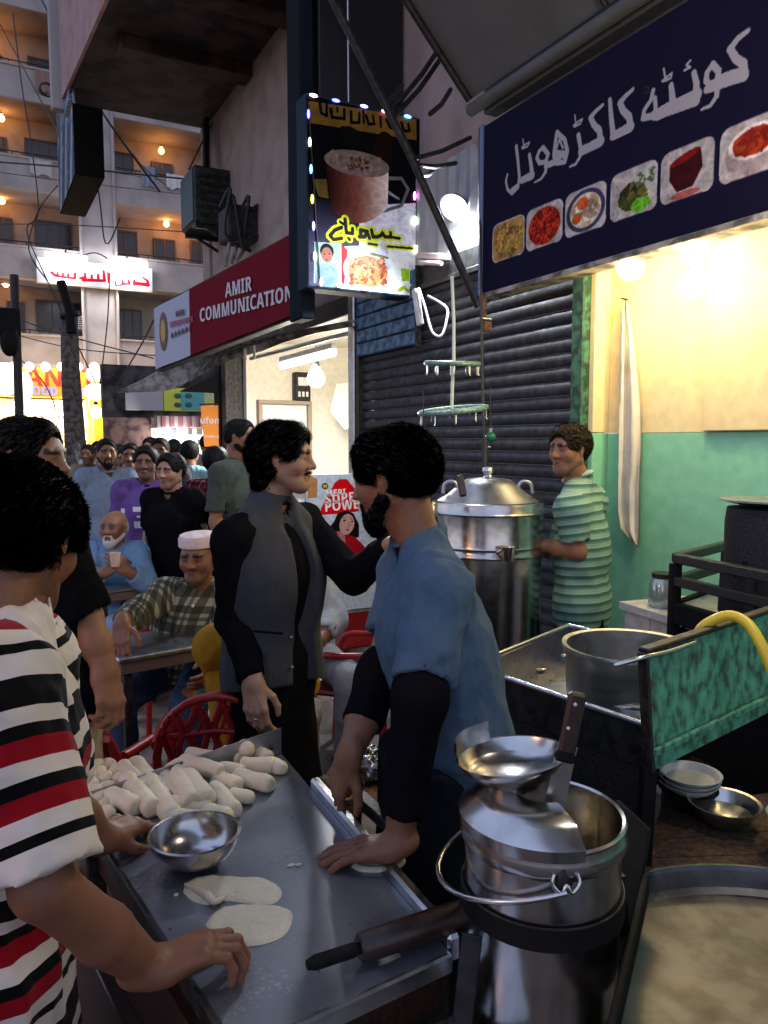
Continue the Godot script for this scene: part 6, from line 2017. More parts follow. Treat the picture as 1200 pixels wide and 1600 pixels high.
func build_dough() -> void:
	var Z := func(x: float, y: float, h: float) -> Vector3: return on_table(120.0 + x / 3.158, 1120.0 + y / 3.158, h)
	var rolls := [[575, 190, 705, 205, 36], [745, 185, 790, 200, 38], [835, 155, 838, 158, 44], [885, 180, 925, 195, 36], [850, 235, 935, 240, 40], [965, 235, 1000, 250, 38], [550, 225, 685, 262, 40], [475, 262, 530, 225, 36], [735, 258, 790, 272, 34],
		[815, 300, 930, 330, 42], [715, 315, 765, 335, 42], [560, 305, 630, 390, 42], [445, 310, 520, 400, 42], [690, 370, 760, 450, 42], [790, 390, 830, 395, 38], [505, 290, 560, 400, 40], [500, 440, 610, 450, 44], [665, 475, 720, 490, 44], [495, 505, 610, 515, 40]]
	var lab := ["topmost long dough roll against the table's far flange", "short dough roll beside the topmost long one", "round dough ball standing highest in the heap's far right corner", "small dough roll behind the far right end of the heap", "plump dough roll below the highest ball", "dough roll at the far right tip of the heap", "long dough roll lying crosswise behind the middle of the heap", "dough roll half tucked under the long crosswise roll", "short dough roll deep in the heap's right half",
		"long dough roll reaching furthest right over bare steel", "dough roll with an open curled end in the heap's middle right", "slanted dough roll in the very middle of the heap", "pale slanted dough roll left of the heap's middle", "dough roll with a curled end pointing to the bowl", "little dough roll on the heap's right front edge", "dough roll wedged between the two slanted rolls", "dough roll lying crosswise at the front of the heap", "stubby dough roll right behind the steel bowl", "frontmost dough roll beside the steel bowl"]
	for k in rolls.size():
		var r: Array = rolls[k]
		var rad: float = r[4] / 3.158 / 1200.0 * 1.98 * 0.98
		var lift := rad * 0.85 + (0.022 if k in [2, 6, 11, 15] else 0.0)
		roll(Z.call(r[0], r[1], lift), Z.call(r[2], r[3], lift), rad, lab[k], "rolled dough pieces on the steel table")
	# long coils of dough and the strings of balls at the left
	var coils := [[300, 240, 470, 480, 42], [345, 335, 480, 505, 38], [240, 260, 330, 350, 38], [260, 330, 360, 440, 44], [190, 395, 270, 440, 42], [410, 330, 430, 380, 34]]
	var cl := ["longest dough log, from the far flange down to the bowl", "long dough log under the longest one", "ridged dough log left of the longest one", "bulky banded dough log by the knuckles of the left hand", "pale dough log under the left hand", "short dough lump between the logs"]
	for k in coils.size():
		var r: Array = coils[k]
		var rad: float = r[4] / 3.158 / 1200.0 * 2.05
		roll(Z.call(r[0], r[1], rad * 0.85), Z.call(r[2], r[3], rad * 0.85), rad, cl[k], "logs of dough on the steel table", "dough_log")
	var n := 0
	for row in [[20, 258, 60, 480, 7], [45, 270, 150, 470, 7], [100, 240, 185, 420, 6], [165, 235, 240, 340, 4]]:
		for k in row[4]:
			var f: float = float(k) / (row[4] - 1)
			var rad := 0.0175 + rng.randf_range(-0.001, 0.0015)
			var p: Vector3 = Z.call(lerpf(row[0], row[2], f), lerpf(row[1], row[3], f), rad * 0.8)
			var q := p + Vector3(rng.randf_range(-1, 1), 0, rng.randf_range(-1, 1)).normalized() * 0.008
			roll(p, q, rad, "small dough ball in the rows at the table's far left corner", "rows of small dough balls", "dough_ball")
			n += 1
	# two rolled sheets and a disc under the hand
	var sheets := [[[[286, 1392], [292, 1376], [318, 1369], [370, 1370], [420, 1374], [440, 1390], [432, 1407], [405, 1414], [375, 1408], [340, 1405], [325, 1412], [300, 1405]], "flat dough sheet with a folded edge, the one nearer the bowl"], [[[322, 1440], [345, 1418], [400, 1413], [450, 1418], [456, 1438], [440, 1462], [400, 1475], [350, 1474], [325, 1462]], "flat oval dough sheet under the striped man's fingers"], [[[548, 1352], [570, 1332], [605, 1326], [632, 1338], [628, 1352], [600, 1360], [565, 1360]], "flat dough disc pressed under the bearded man's palm"]]
	for e in sheets:
		var pts := []
		for q in e[0]:
			pts.append(on_table(q[0], q[1], 0.004))
		var cc := Vector3.ZERO
		for q in pts:
			cc += q
		cc /= pts.size()
		var ring := spline(pts + [pts[0]], 5)
		ring.pop_back()
		var b := B.new()
		b.smooth()
		var nr := 7
		var H := func(i: int, k: int) -> Vector3:
			var f := float(i) / nr
			var p: Vector3 = cc.lerp(ring[k % ring.size()], f)
			var h := 0.004 + 0.004 * nz_fold.get_noise_3dv(p * 6.0) + (0.004 if i == nr - 1 else 0.0)
			p.y = TH + (0.0006 if i == nr else maxf(h, 0.002))
			return p - Vector3(cc.x, TH, cc.z)
		for i in nr:
			for k in ring.size():
				b.quad(H.call(i, k), H.call(i + 1, k), H.call(i + 1, k + 1), H.call(i, k + 1))
		var o := put("dough_sheet", b.mesh(), M.dough, self, Vector3(cc.x, TH, cc.z))
		tag(o, e[1], "dough", "flattened dough on the steel table")
	var fl := B.new()
	var f0 := on_table(320, 1408, 0.008)
	fl.tube(spline([on_table(290, 1382, 0.006) - f0, on_table(318, 1395, 0.012) - f0, on_table(335, 1408, 0.010) - f0, on_table(350, 1402, 0.006) - f0], 5), [0.004, 0.005, 0.006, 0.007, 0.007, 0.008, 0.009, 0.009, 0.008, 0.008, 0.007, 0.006, 0.006, 0.005, 0.004, 0.003], 8)
	tag(put("dough_fold", fl.mesh(), M.dough, self, f0), "curled lip of dough folded over the nearer sheet's left edge", "dough")
	for q in [[455, 1352, 7, "tiny pale dough scrap alone on the bare steel, left of its pair"], [467, 1351, 6, "tiny pale dough scrap alone on the bare steel, right of its pair"], [275, 1398, 4, "white dough crumb left of the nearer dough sheet"]]:
		var p := on_table(q[0], q[1], 0.002)
		tag(put("dough_scrap", B.new().ball(Vector3.ZERO, Vector3(q[2] * 0.0012, 0.003, 0.004)).mesh(), M.dough, self, p), q[3], "dough")
	# bowl
	var bp := on_table(305, 1348)
	var bt := thing("steel_bowl", "shiny round steel bowl between the dough heap and the dough sheets", "bowl", bp)
	var R := 0.091
	var pr := []
	for k in 11:
		var a := PI * 0.5 * k / 10.0
		pr.append(Vector2(0.03 + (R - 0.03) * sin(a * 0.98), 0.003 + 0.062 * (1.0 - cos(a))))
	pr.push_front(Vector2(0, 0.003))
	pr.append(Vector2(R + 0.004, 0.067))
	for k in range(10, -1, -1):
		var a := PI * 0.5 * k / 10.0
		pr.append(Vector2(0.028 + (R - 0.03) * sin(a * 0.98), 0.006 + 0.062 * (1.0 - cos(a))))
	pr.append(Vector2(0, 0.006))
	put("shell", B.new().lathe(pr, 48).mesh(), M.polish, bt)
	# rolling pin
	var p0 := on_table(480, 1508, 0.030)
	var p1 := on_table(560, 1482, 0.030)
	var p2 := on_table(735, 1425, 0.030)
	var rp := thing("rolling_pin", "dark wooden rolling pin across the steel table's near end", "rolling pin", (p0 + p2) * 0.5)
	put("handle", B.new().tube([p0 - rp.position, p0.lerp(p1, 0.15) - rp.position, p0.lerp(p1, 0.9) - rp.position, p1 - rp.position], [0.008, 0.012, 0.012, 0.009], 12).mesh(), M.black, rp)
	put("barrel", B.new().tube([p1 - rp.position, p1.lerp(p2, 0.02) - rp.position, p1.lerp(p2, 0.5) - rp.position, p2 - rp.position], [0.018, 0.024, 0.026, 0.025], 20).mesh(), M.darkwood, rp)

func build_can() -> void:
	var rim := at(848, 1266, 1.33)
	var c := Vector3(rim.x, 0, rim.z)
	var r := 0.1395
	var h := rim.y
	var t := thing("milk_can", "tall polished steel milk can with a wire bail handle at the front right", "can", c)
	put("body", B.new().lathe([Vector2(0, h - 0.56), Vector2(r - 0.015, h - 0.56), Vector2(r - 0.006, h - 0.55), Vector2(r - 0.006, h - 0.052), Vector2(r, h - 0.044), Vector2(r + 0.003, h - 0.034), Vector2(r, h - 0.024), Vector2(r - 0.002, h - 0.010), Vector2(r + 0.001, h - 0.004), Vector2(r - 0.002, h), Vector2(r - 0.007, h - 0.003), Vector2(r - 0.008, h - 0.03), Vector2(r - 0.012, h - 0.04), Vector2(r - 0.012, h - 0.42), Vector2(0, h - 0.42)], 64).mesh(), M.polish, t)
	# ears and the bail
	var tocam := (eye - rim)
	tocam.y = 0
	tocam = tocam.normalized()
	var rgt := Vector3(-tocam.z, 0, tocam.x)
	if rgt.dot(rt) < 0.0:
		rgt = -rgt
	var ea := (tocam * 0.965 + rgt * 0.26).normalized()
	var eb := -ea
	for e in [ea, eb]:
		var s: Vector3 = e.cross(Vector3.UP)
		var q: Vector3 = e * (r + 0.002) + Vector3(0, h - 0.047, 0)
		put("ear", B.new().tube(spline([q + s * 0.018 + Vector3(0, 0.014, 0), q + s * 0.021 + e * 0.004, q + s * 0.008 + Vector3(0, -0.012, 0) + e * 0.008, q + e * 0.006, q - s * 0.008 + Vector3(0, -0.012, 0) + e * 0.008, q - s * 0.021 + e * 0.004, q - s * 0.018 + Vector3(0, 0.014, 0)], 4), 0.0035, 8).mesh(), M.steel, t)
		put("ear_plate", B.new().ball(q - e * 0.004, Vector3(0.026, 0.022, 0.026) * (Vector3.ONE - e.abs() * 0.85), 8, 14).mesh(), M.iron, t)
	var pa := ea * (r + 0.012) + Vector3(0, h - 0.057, 0)
	var pb := eb * (r + 0.012) + Vector3(0, h - 0.057, 0)
	var path := []
	for k in 21:
		var a := PI * k / 20.0
		var mid := (pa + pb) * 0.5
		var drop := -rgt * 0.178 + tocam * 0.02 + Vector3(0, -0.068, 0)
		path.append(mid + (pa - mid) * cos(a) + drop * sin(a))
	put("bail_handle", B.new().tube(path, 0.0048, 8).mesh(), M.steel, t)
	# lid half drawn back
	var ld := thing("lid", "domed steel lid drawn half across the milk can's mouth", "lid", c + Vector3(0, h + 0.004, 0))
	var a0 := atan2(-rgt.z, -rgt.x)
	var lb := B.new()
	lb.lathe([Vector2(r + 0.004, -0.020), Vector2(r + 0.006, 0.0), Vector2(r - 0.004, 0.010), Vector2(r * 0.86, 0.022), Vector2(r * 0.80, 0.029), Vector2(r * 0.42, 0.035), Vector2(r * 0.36, 0.034)], 48, a0 - 2.05, a0 + 1.75)
	put("dome", lb.mesh(), M.polish, ld)
	var lb2 := B.new()
	lb2.lathe([Vector2(r * 0.36, 0.032), Vector2(r * 0.80, 0.026), Vector2(r * 0.86, 0.019), Vector2(r - 0.004, 0.007)], 48, a0 - 2.05, a0 + 1.75)
	put("under_side", lb2.mesh(), M.steel, ld)
	# shallow pan on the lid
	var pc := at(800, 1190, 1.36)
	var pn := thing("shallow_pan", "shallow steel pan with one raised end tilted on top of the can lid", "pan", pc)
	var pb2 := B.new()
	pb2.T = Transform3D(Basis(fw, -0.12) * Basis(rt, -0.05), Vector3.ZERO)
	pb2.lathe([Vector2(0, -0.042), Vector2(0.045, -0.042), Vector2(0.052, -0.030), Vector2(0.070, -0.020), Vector2(0.088, -0.002), Vector2(0.095, 0.012), Vector2(0.098, 0.013), Vector2(0.096, 0.008), Vector2(0.088, -0.004), Vector2(0.070, -0.017), Vector2(0.0, -0.024)], 48)
	put("dish", pb2.mesh(), M.polish, pn)
	var rs := B.new()
	rs.T = pb2.T
	var aL := atan2(-rgt.z, -rgt.x)
	rs.lathe([Vector2(0.0955, 0.010), Vector2(0.100, 0.028), Vector2(0.098, 0.046), Vector2(0.0955, 0.046), Vector2(0.097, 0.028), Vector2(0.093, 0.010)], 20, aL - 0.3, aL + 1.1)
	put("raised_end", rs.mesh(), M.polish, pn)
	# scraper with a riveted wooden handle
	var s0 := at(903, 1082, 1.30)
	var s1 := at(880, 1190, 1.30)
	var s2 := at(866, 1256, 1.30)
	var sc := thing("scraper", "wooden handled scraper with white rivets standing in the can's mouth", "scraper", s1)
	var dir := (s0 - s1).normalized()
	var flatw := (rt - dir * rt.dot(dir)).normalized()
	put("handle", B.new().bar(s0 - s1, at(884, 1178, 1.30) - s1, 0.016, 0.030, flatw, 0.005).mesh(), M.darkwood, sc)
	put("blade", B.new().bar(at(887, 1165, 1.30) - s1, s2 - s1 - dir * 0.06, 0.0025, 0.034, flatw, 0.0).mesh(), M.polish, sc)
	put("bolster", B.new().bar(at(885, 1174, 1.30) - s1, at(881, 1190, 1.30) - s1, 0.018, 0.034, flatw, 0.004).mesh(), M.black, sc)
	for q in [[899, 1101], [888, 1138]]:
		put("rivet", B.new().ball(at(q[0], q[1], 1.291) - s1, Vector3.ONE * 0.0032, 6, 8).mesh(), M.white, sc)
	# iron stand
	var st := thing("can_stand", "black iron stand with a hoop holding the milk can", "stand", c)
	var hy := at(848, 1392, 1.33).y
	put("hoop", B.new().lathe([Vector2(r - 0.0055, hy - 0.026), Vector2(r + 0.001, hy - 0.026), Vector2(r + 0.001, hy + 0.010), Vector2(r - 0.001, hy + 0.012), Vector2(r - 0.0055, hy + 0.012), Vector2(r - 0.0055, hy - 0.026)], 48).mesh(), M.black, st)
	put("hoop_edge", B.new().tube(range(49).map(func(k): return Vector3(cos(TAU * k / 48.0) * (r - 0.001), hy + 0.012, sin(TAU * k / 48.0) * (r - 0.001))), 0.0022, 6, false).mesh(), M.iron, st)
	for e in [[738, 1460, 716, 1660, 1.26]]:
		put("leg", B.new().bar(at(e[0], e[1], e[4]) - c, at(e[2], e[3], e[4]) - c, 0.034, 0.008, tocam, 0.002).mesh(), M.iron, st)
	for q in [rgt * 0.9 - tocam * 0.5, -tocam]:
		put("leg", B.new().bar(q * (r + 0.01) + Vector3(0, hy, 0), q * (r + 0.10), 0.03, 0.012, q).mesh(), M.iron, st)
	put("can_seat", B.new().lathe([Vector2(0, h - 0.58), Vector2(r, h - 0.58), Vector2(r, h - 0.565), Vector2(0, h - 0.565)], 32).mesh(), M.iron, st)
	# black screen right of the can
	var sp := thing("stove_screen", "black sheet iron screen between the milk can and the griddle", "screen", on_y(985, 1640, 0.5))
	put("sheet", B.new().hexa([at(962, 1250, 1.62), at(1013, 1296, 1.55), at(950, 1700, 1.20), at(930, 1700, 1.30), at(968, 1250, 1.64), at(1018, 1296, 1.57), at(957, 1700, 1.22), at(937, 1700, 1.32)].map(func(p): return p - sp.position)).mesh(), M.black, sp)

func build_griddle() -> void:
	var far := on_y(1112, 1349, 0.80)
	var R := 0.40
	var fh := Vector3(fw.x, 0, fw.z).normalized()
	var c := far - fh * R
	c.y = 0.0
	var p1 := on_y(1010, 1365, 0.80)
	var p2 := on_y(952, 1610, 0.80)
	var nm := Vector3(p2.z - p1.z, 0, p1.x - p2.x).normalized()      # its left side is cut straight along the screen
	if nm.dot(c - p1) > 0.0:
		nm = -nm
	var t := thing("griddle", "big round backed iron griddle with a worn shiny floor at the lower right", "griddle", c)
	var prof := [[0.0, 0.742], [R * 0.2, 0.7425], [R * 0.4, 0.744], [R * 0.6, 0.746], [R * 0.8, 0.750], [R - 0.03, 0.755], [R - 0.016, 0.762], [R - 0.008, 0.792], [R - 0.004, 0.799], [R + 0.002, 0.799], [R + 0.004, 0.79], [R, 0.70], [0.0, 0.69]]
	var lim := -(c - p1).dot(nm)
	var V := func(r: float, y: float, a: float) -> Vector3:
		var d := Vector3(cos(a), 0, sin(a))
		var k := d.dot(nm)
		return d * (minf(r, lim / k) if k > 0.001 else r) + Vector3(0, y, 0)
	var gb := B.new()
	for i in prof.size() - 1:
		if i == 0 or i > 4:
			gb.smooth()
		for k in 96:
			var a := TAU * k / 96.0
			var e := TAU * (k + 1) / 96.0
			gb.quad(V.call(prof[i][0], prof[i][1], a), V.call(prof[i + 1][0], prof[i + 1][1], a), V.call(prof[i + 1][0], prof[i + 1][1], e), V.call(prof[i][0], prof[i][1], e))
	put("pan", gb.mesh(), mt(Color(0.085, 0.088, 0.092), 0.40, 0.35, X.worn, 1.7, {"rt": X.smear, "spec": 0.5}), t)
	put("side_lip", B.new().bar(p1 - c + Vector3(0, -0.025, 0), p2 - c + Vector3(0, -0.025, 0), 0.012, 0.05, Vector3.UP, 0.003).mesh(), M.black, t)
	put("stove", bx(Vector3(0, 0.34, 0) - nm * 0.15, Vector3(0.36, 0.68, 0.36), 0.01), M.black, t)

func lathe_thing(called: String, label: String, cat: String, p: Vector3, part: String, prof: Array, mat: Material, segs := 40, group := "") -> Node3D:
	var t := thing(called, label, cat, p, 0.0, group)
	put(part, B.new().lathe(prof, segs).mesh(), mat, t)
	return t

func build_kitchen() -> void:
	# steel urn
	var u := at(762, 783, 3.45)
	var h := u.y
	var r := 0.247
	var t := thing("steel_urn", "tall shiny steel urn with a conical lid before the shutter", "urn", Vector3(u.x, 0, u.z))
	put("body", B.new().lathe([Vector2(0, 0.45), Vector2(r - 0.01, 0.45), Vector2(r - 0.004, 0.46), Vector2(r - 0.004, h - 0.235), Vector2(r + 0.003, h - 0.228), Vector2(r + 0.003, h - 0.222), Vector2(r - 0.003, h - 0.212), Vector2(r - 0.003, h - 0.198), Vector2(r + 0.003, h - 0.19), Vector2(r, h - 0.18), Vector2(r, h - 0.052), Vector2(r + 0.009, h - 0.044), Vector2(r + 0.004, h - 0.036), Vector2(r + 0.004, h - 0.012), Vector2(r, h), Vector2(r - 0.012, h + 0.004), Vector2(r - 0.02, h), Vector2(r - 0.02, h - 0.1)], 64).mesh(), M.polish, t)
	var lid := B.new()
	lid.lathe([Vector2(r - 0.021, h + 0.004), Vector2(r * 0.74, h + 0.03), Vector2(r * 0.52, h + 0.075), Vector2(r * 0.40, h + 0.098), Vector2(r * 0.12, h + 0.108), Vector2(0, h + 0.108)], 48)
	put("lid", lid.mesh(), M.alu, t)
	put("knob", B.new().lathe([Vector2(0.0, h + 0.155), Vector2(0.020, h + 0.152), Vector2(0.027, h + 0.136), Vector2(0.016, h + 0.118), Vector2(0.022, h + 0.1085), Vector2(0, h + 0.108)], 20).mesh(), M.polish, t)
	for q in [1.0, -1.0]:
		var e: Vector3 = rt * q
		var y := Vector3(0, h + 0.035, 0)
		put("lid_handle", B.new().tube(spline([e * 0.13 + y, e * 0.15 + y + Vector3(0, 0.05, 0), e * 0.19 + y + Vector3(0, 0.045, 0), e * 0.20 + y + Vector3(0, 0.0, 0)], 5), 0.009, 8).mesh(), M.alu, t)
	put("stand", B.new().lathe([Vector2(0, 0), Vector2(r - 0.05, 0), Vector2(r - 0.05, 0.44), Vector2(0, 0.448)], 28).mesh(), M.black, t)
	put("tap", B.new().tube([at(792, 856, 3.2) - t.position, at(788, 858, 3.17) - t.position], 0.01, 8).mesh(), M.polish, t)
	var cup := at(793, 866, 3.165)
	var cp := lathe_thing("steel_cup", "small bright steel cup hooked on the front of the urn", "cup", cup, "shell", [Vector2(0, -0.026), Vector2(0.026, -0.026), Vector2(0.034, 0.03), Vector2(0.035, 0.031), Vector2(0.032, 0.03), Vector2(0.024, -0.023), Vector2(0, -0.023)], M.polish, 24)
	put("ear", B.new().tube(spline([Vector3(-0.03, 0.02, 0.0), Vector3(-0.052, 0.01, 0), Vector3(-0.028, -0.015, 0)], 5), 0.004, 6).mesh(), M.polish, cp)
	var pad := thing("urn_paddle", "dark wooden paddle handle leaning out of the urn's lid", "paddle", at(722, 770, 3.24))
	put("shaft", B.new().bar(at(724, 776, 3.24) - pad.position, at(718, 742, 3.26) - pad.position, 0.022, 0.03, rt, 0.006).mesh(), M.darkwood, pad)
	# washing trough with the big pot
	var f0 := on_y(762, 1052, 0.93)
	var f1 := on_y(1012, 1137, 0.93)
	var b0 := on_y(768, 1014, 0.97)
	var b1 := on_y(888, 979, 0.97)
	var tr := thing("steel_trough", "long steel trough on a black base holding the big cooking pot", "trough", (f0 + b1) * 0.5 * Vector3(1, 0, 1))
	var o := -tr.position
	var b2 := f1 + (b1 - b0) + (b0 - f0)
	b2 = f1 + (b1 - f0)
	b2.y = 0.97
	var D := func(p: Vector3, y: float) -> Vector3: return Vector3(p.x, y, p.z)
	put("floor", B.new().hexa([D.call(f0, 0.86) + o, D.call(f1, 0.86) + o, D.call(b2, 0.86) + o, D.call(b1, 0.86) + o, D.call(f0, 0.85) + o, D.call(f1, 0.85) + o, D.call(b2, 0.85) + o, D.call(b1, 0.85) + o]).mesh(), M.alu, tr)
	var wall := func(called: String, p: Vector3, q: Vector3, y1: float, y2: float, m: Material) -> void:
		var n := (q - p).cross(Vector3.UP).normalized() * 0.006
		put(called, B.new().hexa([D.call(p, 0.83) + o - n, D.call(p, y1) + o - n, D.call(p, y1) + o + n, D.call(p, 0.83) + o + n, D.call(q, 0.83) + o - n, D.call(q, y2) + o - n, D.call(q, y2) + o + n, D.call(q, 0.83) + o + n]).mesh(), m, tr)
		put("rolled_edge", B.new().tube([D.call(p, y1 + 0.004) + o, D.call(q, y2 + 0.004) + o], 0.009, 8).mesh(), M.steel, tr)
	wall.call("front_wall", f0, f1, 0.93, 0.93, M.iron)
	wall.call("left_wall", f0 + (b1 - f0) * 0.01, b1, 0.97, 0.97, M.alu)
	wall.call("back_wall", b1, b2, 0.97, 0.97, M.alu)
	put("front_panel", B.new().hexa([D.call(f0, 0.0) + o, D.call(f0, 0.829) + o, D.call(f0.lerp(b1, 0.06), 0.829) + o, D.call(f0.lerp(b1, 0.06), 0) + o, D.call(f1, 0.0) + o, D.call(f1, 0.829) + o, D.call(f1.lerp(b2, 0.06), 0.829) + o, D.call(f1.lerp(b2, 0.06), 0.0) + o]).mesh(), M.soot, tr)
	put("back_panel", B.new().hexa([D.call(f0, 0.0) + o, D.call(f0, 0.82) + o, D.call(b1, 0.82) + o, D.call(b1, 0) + o, D.call(f0.lerp(f1, 0.04), 0.0) + o, D.call(f0.lerp(f1, 0.04), 0.82) + o, D.call(b1.lerp(b2, 0.04), 0.82) + o, D.call(b1.lerp(b2, 0.04), 0.0) + o]).mesh(), M.soot, tr)
	var pt := at(983, 1008, 2.22)
	var pr := 0.188
	var big := lathe_thing("cooking_pot", "wide dented aluminium pot standing in the steel trough", "pot", Vector3(pt.x, 0.862, pt.z), "shell", [Vector2(0, 0), Vector2(pr - 0.03, 0.0), Vector2(pr - 0.014, 0.018), Vector2(pr - 0.008, pt.y - 0.862 - 0.04), Vector2(pr - 0.004, pt.y - 0.862 - 0.03), Vector2(pr - 0.004, pt.y - 0.862 - 0.01), Vector2(pr + 0.003, pt.y - 0.862 - 0.004), Vector2(pr + 0.002, pt.y - 0.862 + 0.003), Vector2(pr - 0.012, pt.y - 0.862), Vector2(pr - 0.014, pt.y - 0.862 - 0.03), Vector2(pr - 0.018, 0.02), Vector2(0, 0.012)], M.alu, 64)
	put("rivet", B.new().ball(at(881, 1026, 2.17) - big.position, Vector3.ONE * 0.009).mesh(), M.alu, big)
	var sp := thing("spoon", "steel spoon lying in the trough left of the pot", "spoon", on_y(845, 1045, 0.868))
	put("bowl", B.new().ball(Vector3.ZERO, Vector3(0.026, 0.006, 0.018)).mesh(), M.polish, sp)
	put("stem", B.new().tube([Vector3(-0.02, 0.004, 0.01), on_y(805, 1053, 0.875) - sp.position], 0.004, 6).mesh(), M.polish, sp)
	var sm := on_y(990, 1118, 0.865)
	lathe_thing("small_pan", "small dark steel pan at the pot's foot by the green board", "pan", sm, "shell", [Vector2(0, 0), Vector2(0.06, 0), Vector2(0.075, 0.04), Vector2(0.08, 0.042), Vector2(0.072, 0.038), Vector2(0.058, 0.004), Vector2(0, 0.004)], M.alu, 32)
	lathe_thing("pan_lid", "small domed lid leaning beside the little pan in the trough", "lid", on_y(952, 1103, 0.868), "shell", [Vector2(0.05, 0), Vector2(0.04, 0.018), Vector2(0.0, 0.028)], M.alu, 24)
	# green board with the yellow hose
	var g := thing("green_board", "scraped green painted board with rust and a bent lower lip", "board", at(1100, 1085, 1.95))
	var tl := at(1008, 1021, 1.79)
	var tr2 := at(1235, 946, 2.19)
	var bl := at(1018, 1206, 1.79)
	var br := at(1235, 1096, 2.19)
	var n := (tr2 - tl).cross(tl - bl).normalized() * 0.012
	put("panel", B.new().hexa([tl, tr2, br, bl, tl - n, tr2 - n, br - n, bl - n].map(func(p): return p - g.position)).mesh(), M.rust, g)
	put("lip", B.new().bar(bl.lerp(tl, 0.17) + n * 0.9 - g.position, br.lerp(tr2, 0.17) + n * 0.9 - g.position, 0.012, 0.018, Vector3.UP, 0.003).mesh(), M.rust, g)
	put("top_edge", B.new().bar(tl + Vector3(0, 0.006, 0) - n * 0.5 - g.position, tr2 + Vector3(0, 0.006, 0) - n * 0.5 - g.position, 0.03, 0.012, Vector3.UP, 0.003).mesh(), M.iron, g)
	put("end_edge", B.new().bar(tl - g.position - n * 0.5, bl - g.position - n * 0.5, 0.028, 0.010, (tl - tr2).normalized(), 0.002).mesh(), M.iron, g)
	put("leg", B.new().bar(at(1020, 1200, 1.80) - n - g.position, Vector3(bl.x, 0.0, bl.z) - n * 3.0 - g.position, 0.04, 0.03, rt).mesh(), M.black, g)
	put("leg", B.new().bar(br - n - g.position, Vector3(br.x, 0.0, br.z) - n * 3.0 - g.position, 0.04, 0.03, rt).mesh(), M.black, g)
	put("bent_strip", B.new().tube(spline([at(960, 1040, 1.78), at(1010, 1026, 1.78), at(1050, 1016, 1.84), at(1085, 1003, 1.9)].map(func(p): return p - g.position), 4), 0.006, 6).mesh(), M.steel, g)
	var hs := thing("water_hose", "thick yellow water hose arching over the green board", "hose", at(1130, 970, 1.95))
	put("hose", B.new().tube(spline([at(1086, 1000, 2.0), at(1100, 978, 1.98), at(1135, 962, 1.95), at(1165, 972, 1.92), at(1188, 1005, 1.88), at(1212, 1065, 1.85), at(1228, 1150, 1.80), at(1238, 1270, 1.78)].map(func(p): return p - hs.position), 7), 0.0135, 12).mesh(), M.hose, hs)
	put("ferrule", B.new().tube([at(1082, 1004, 2.0) - hs.position, at(1088, 996, 2.0) - hs.position], 0.016, 12).mesh(), M.white, hs)
	# bowls below the board on a bench
	var y := 0.62
	var k0 := on_y(1130, 1310, y)
	var bn := thing("work_bench", "dark worn wooden bench below the green board", "bench", Vector3(k0.x, 0, k0.z))
	var cs := [on_y(1035, 1262, y), on_y(1290, 1225, y), on_y(1300, 1375, y), on_y(985, 1372, y)]
	for k in 4:
		var e0: Vector3 = cs[0].lerp(cs[3], k / 4.0 + 0.008)
		var e1: Vector3 = cs[1].lerp(cs[2], k / 4.0 + 0.008)
		var e2: Vector3 = cs[1].lerp(cs[2], (k + 1) / 4.0)
		var e3: Vector3 = cs[0].lerp(cs[3], (k + 1) / 4.0)
		put("plank", B.new().hexa([e0, e1, e2, e3, e0 - Vector3(0, 0.03, 0), e1 - Vector3(0, 0.03, 0), e2 - Vector3(0, 0.03, 0), e3 - Vector3(0, 0.03, 0)].map(func(p): return p - bn.position)).mesh(), mt(Color(0.10, 0.075, 0.055), 0.8, 0, X.wood, 4.0, {"ht": X.bump, "hs": 0.2}), bn)
	for p in cs:
		var q: Vector3 = p.lerp(k0, 0.1) - bn.position
		put("leg", span(Vector3(q.x - 0.02, 0, q.z - 0.02), Vector3(q.x + 0.02, y - 0.032, q.z + 0.02)), M.black, bn)
	var bowl := func(R: float, H: float) -> Array: return [Vector2(0, 0), Vector2(R * 0.5, 0), Vector2(R * 0.55, 0.006), Vector2(R * 0.85, H * 0.55), Vector2(R, H), Vector2(R + 0.004, H + 0.002), Vector2(R - 0.004, H), Vector2(R * 0.8, H * 0.5), Vector2(R * 0.45, 0.012), Vector2(0, 0.01)]
	var wp := on_y(1074, 1262, y)
	lathe_thing("dark_bowl", "dark steel bowl under the white plates on the bench", "bowl", wp + Vector3(0, 0.001, 0), "shell", bowl.call(0.075, 0.055), M.iron, 36)
	for k in 3:
		lathe_thing("white_plate", ["lowest white dish in the stack on the bench", "middle white dish in the stack on the bench", "topmost white dish in the stack, shiny with water"][k], "dish", wp + Vector3(0.002 * k, 0.045 + k * 0.012, 0.002 * k), "shell", bowl.call(0.077, 0.03), M.white, 40, "stack of white dishes")
	lathe_thing("steel_basin", "dark shiny steel basin right of the white dishes", "basin", on_y(1130, 1288, y) + Vector3(0, 0.001, 0), "shell", bowl.call(0.088, 0.06), M.steel, 40)
	lathe_thing("bucket", "pale green bucket rim at the right edge by the griddle", "bucket", on_y(1238, 1335, y), "shell", [Vector2(0, 0), Vector2(0.05, 0), Vector2(0.06, 0.10), Vector2(0.063, 0.10), Vector2(0.055, 0.09), Vector2(0.045, 0.005), Vector2(0, 0.005)], mt(Color(0.3, 0.5, 0.42), 0.5), 24)
	# dim shelf behind the scraper with foil wrapped food
	var shf := on_y(890, 1190, 0.70)
	var sh := thing("low_shelf", "dim low shelf under the trough behind the milk can", "shelf", shf * Vector3(1, 0, 1))
	put("board", bx(Vector3(0.05, 0.69, 0), Vector3(0.6, 0.018, 0.4), 0.003), M.black, sh)
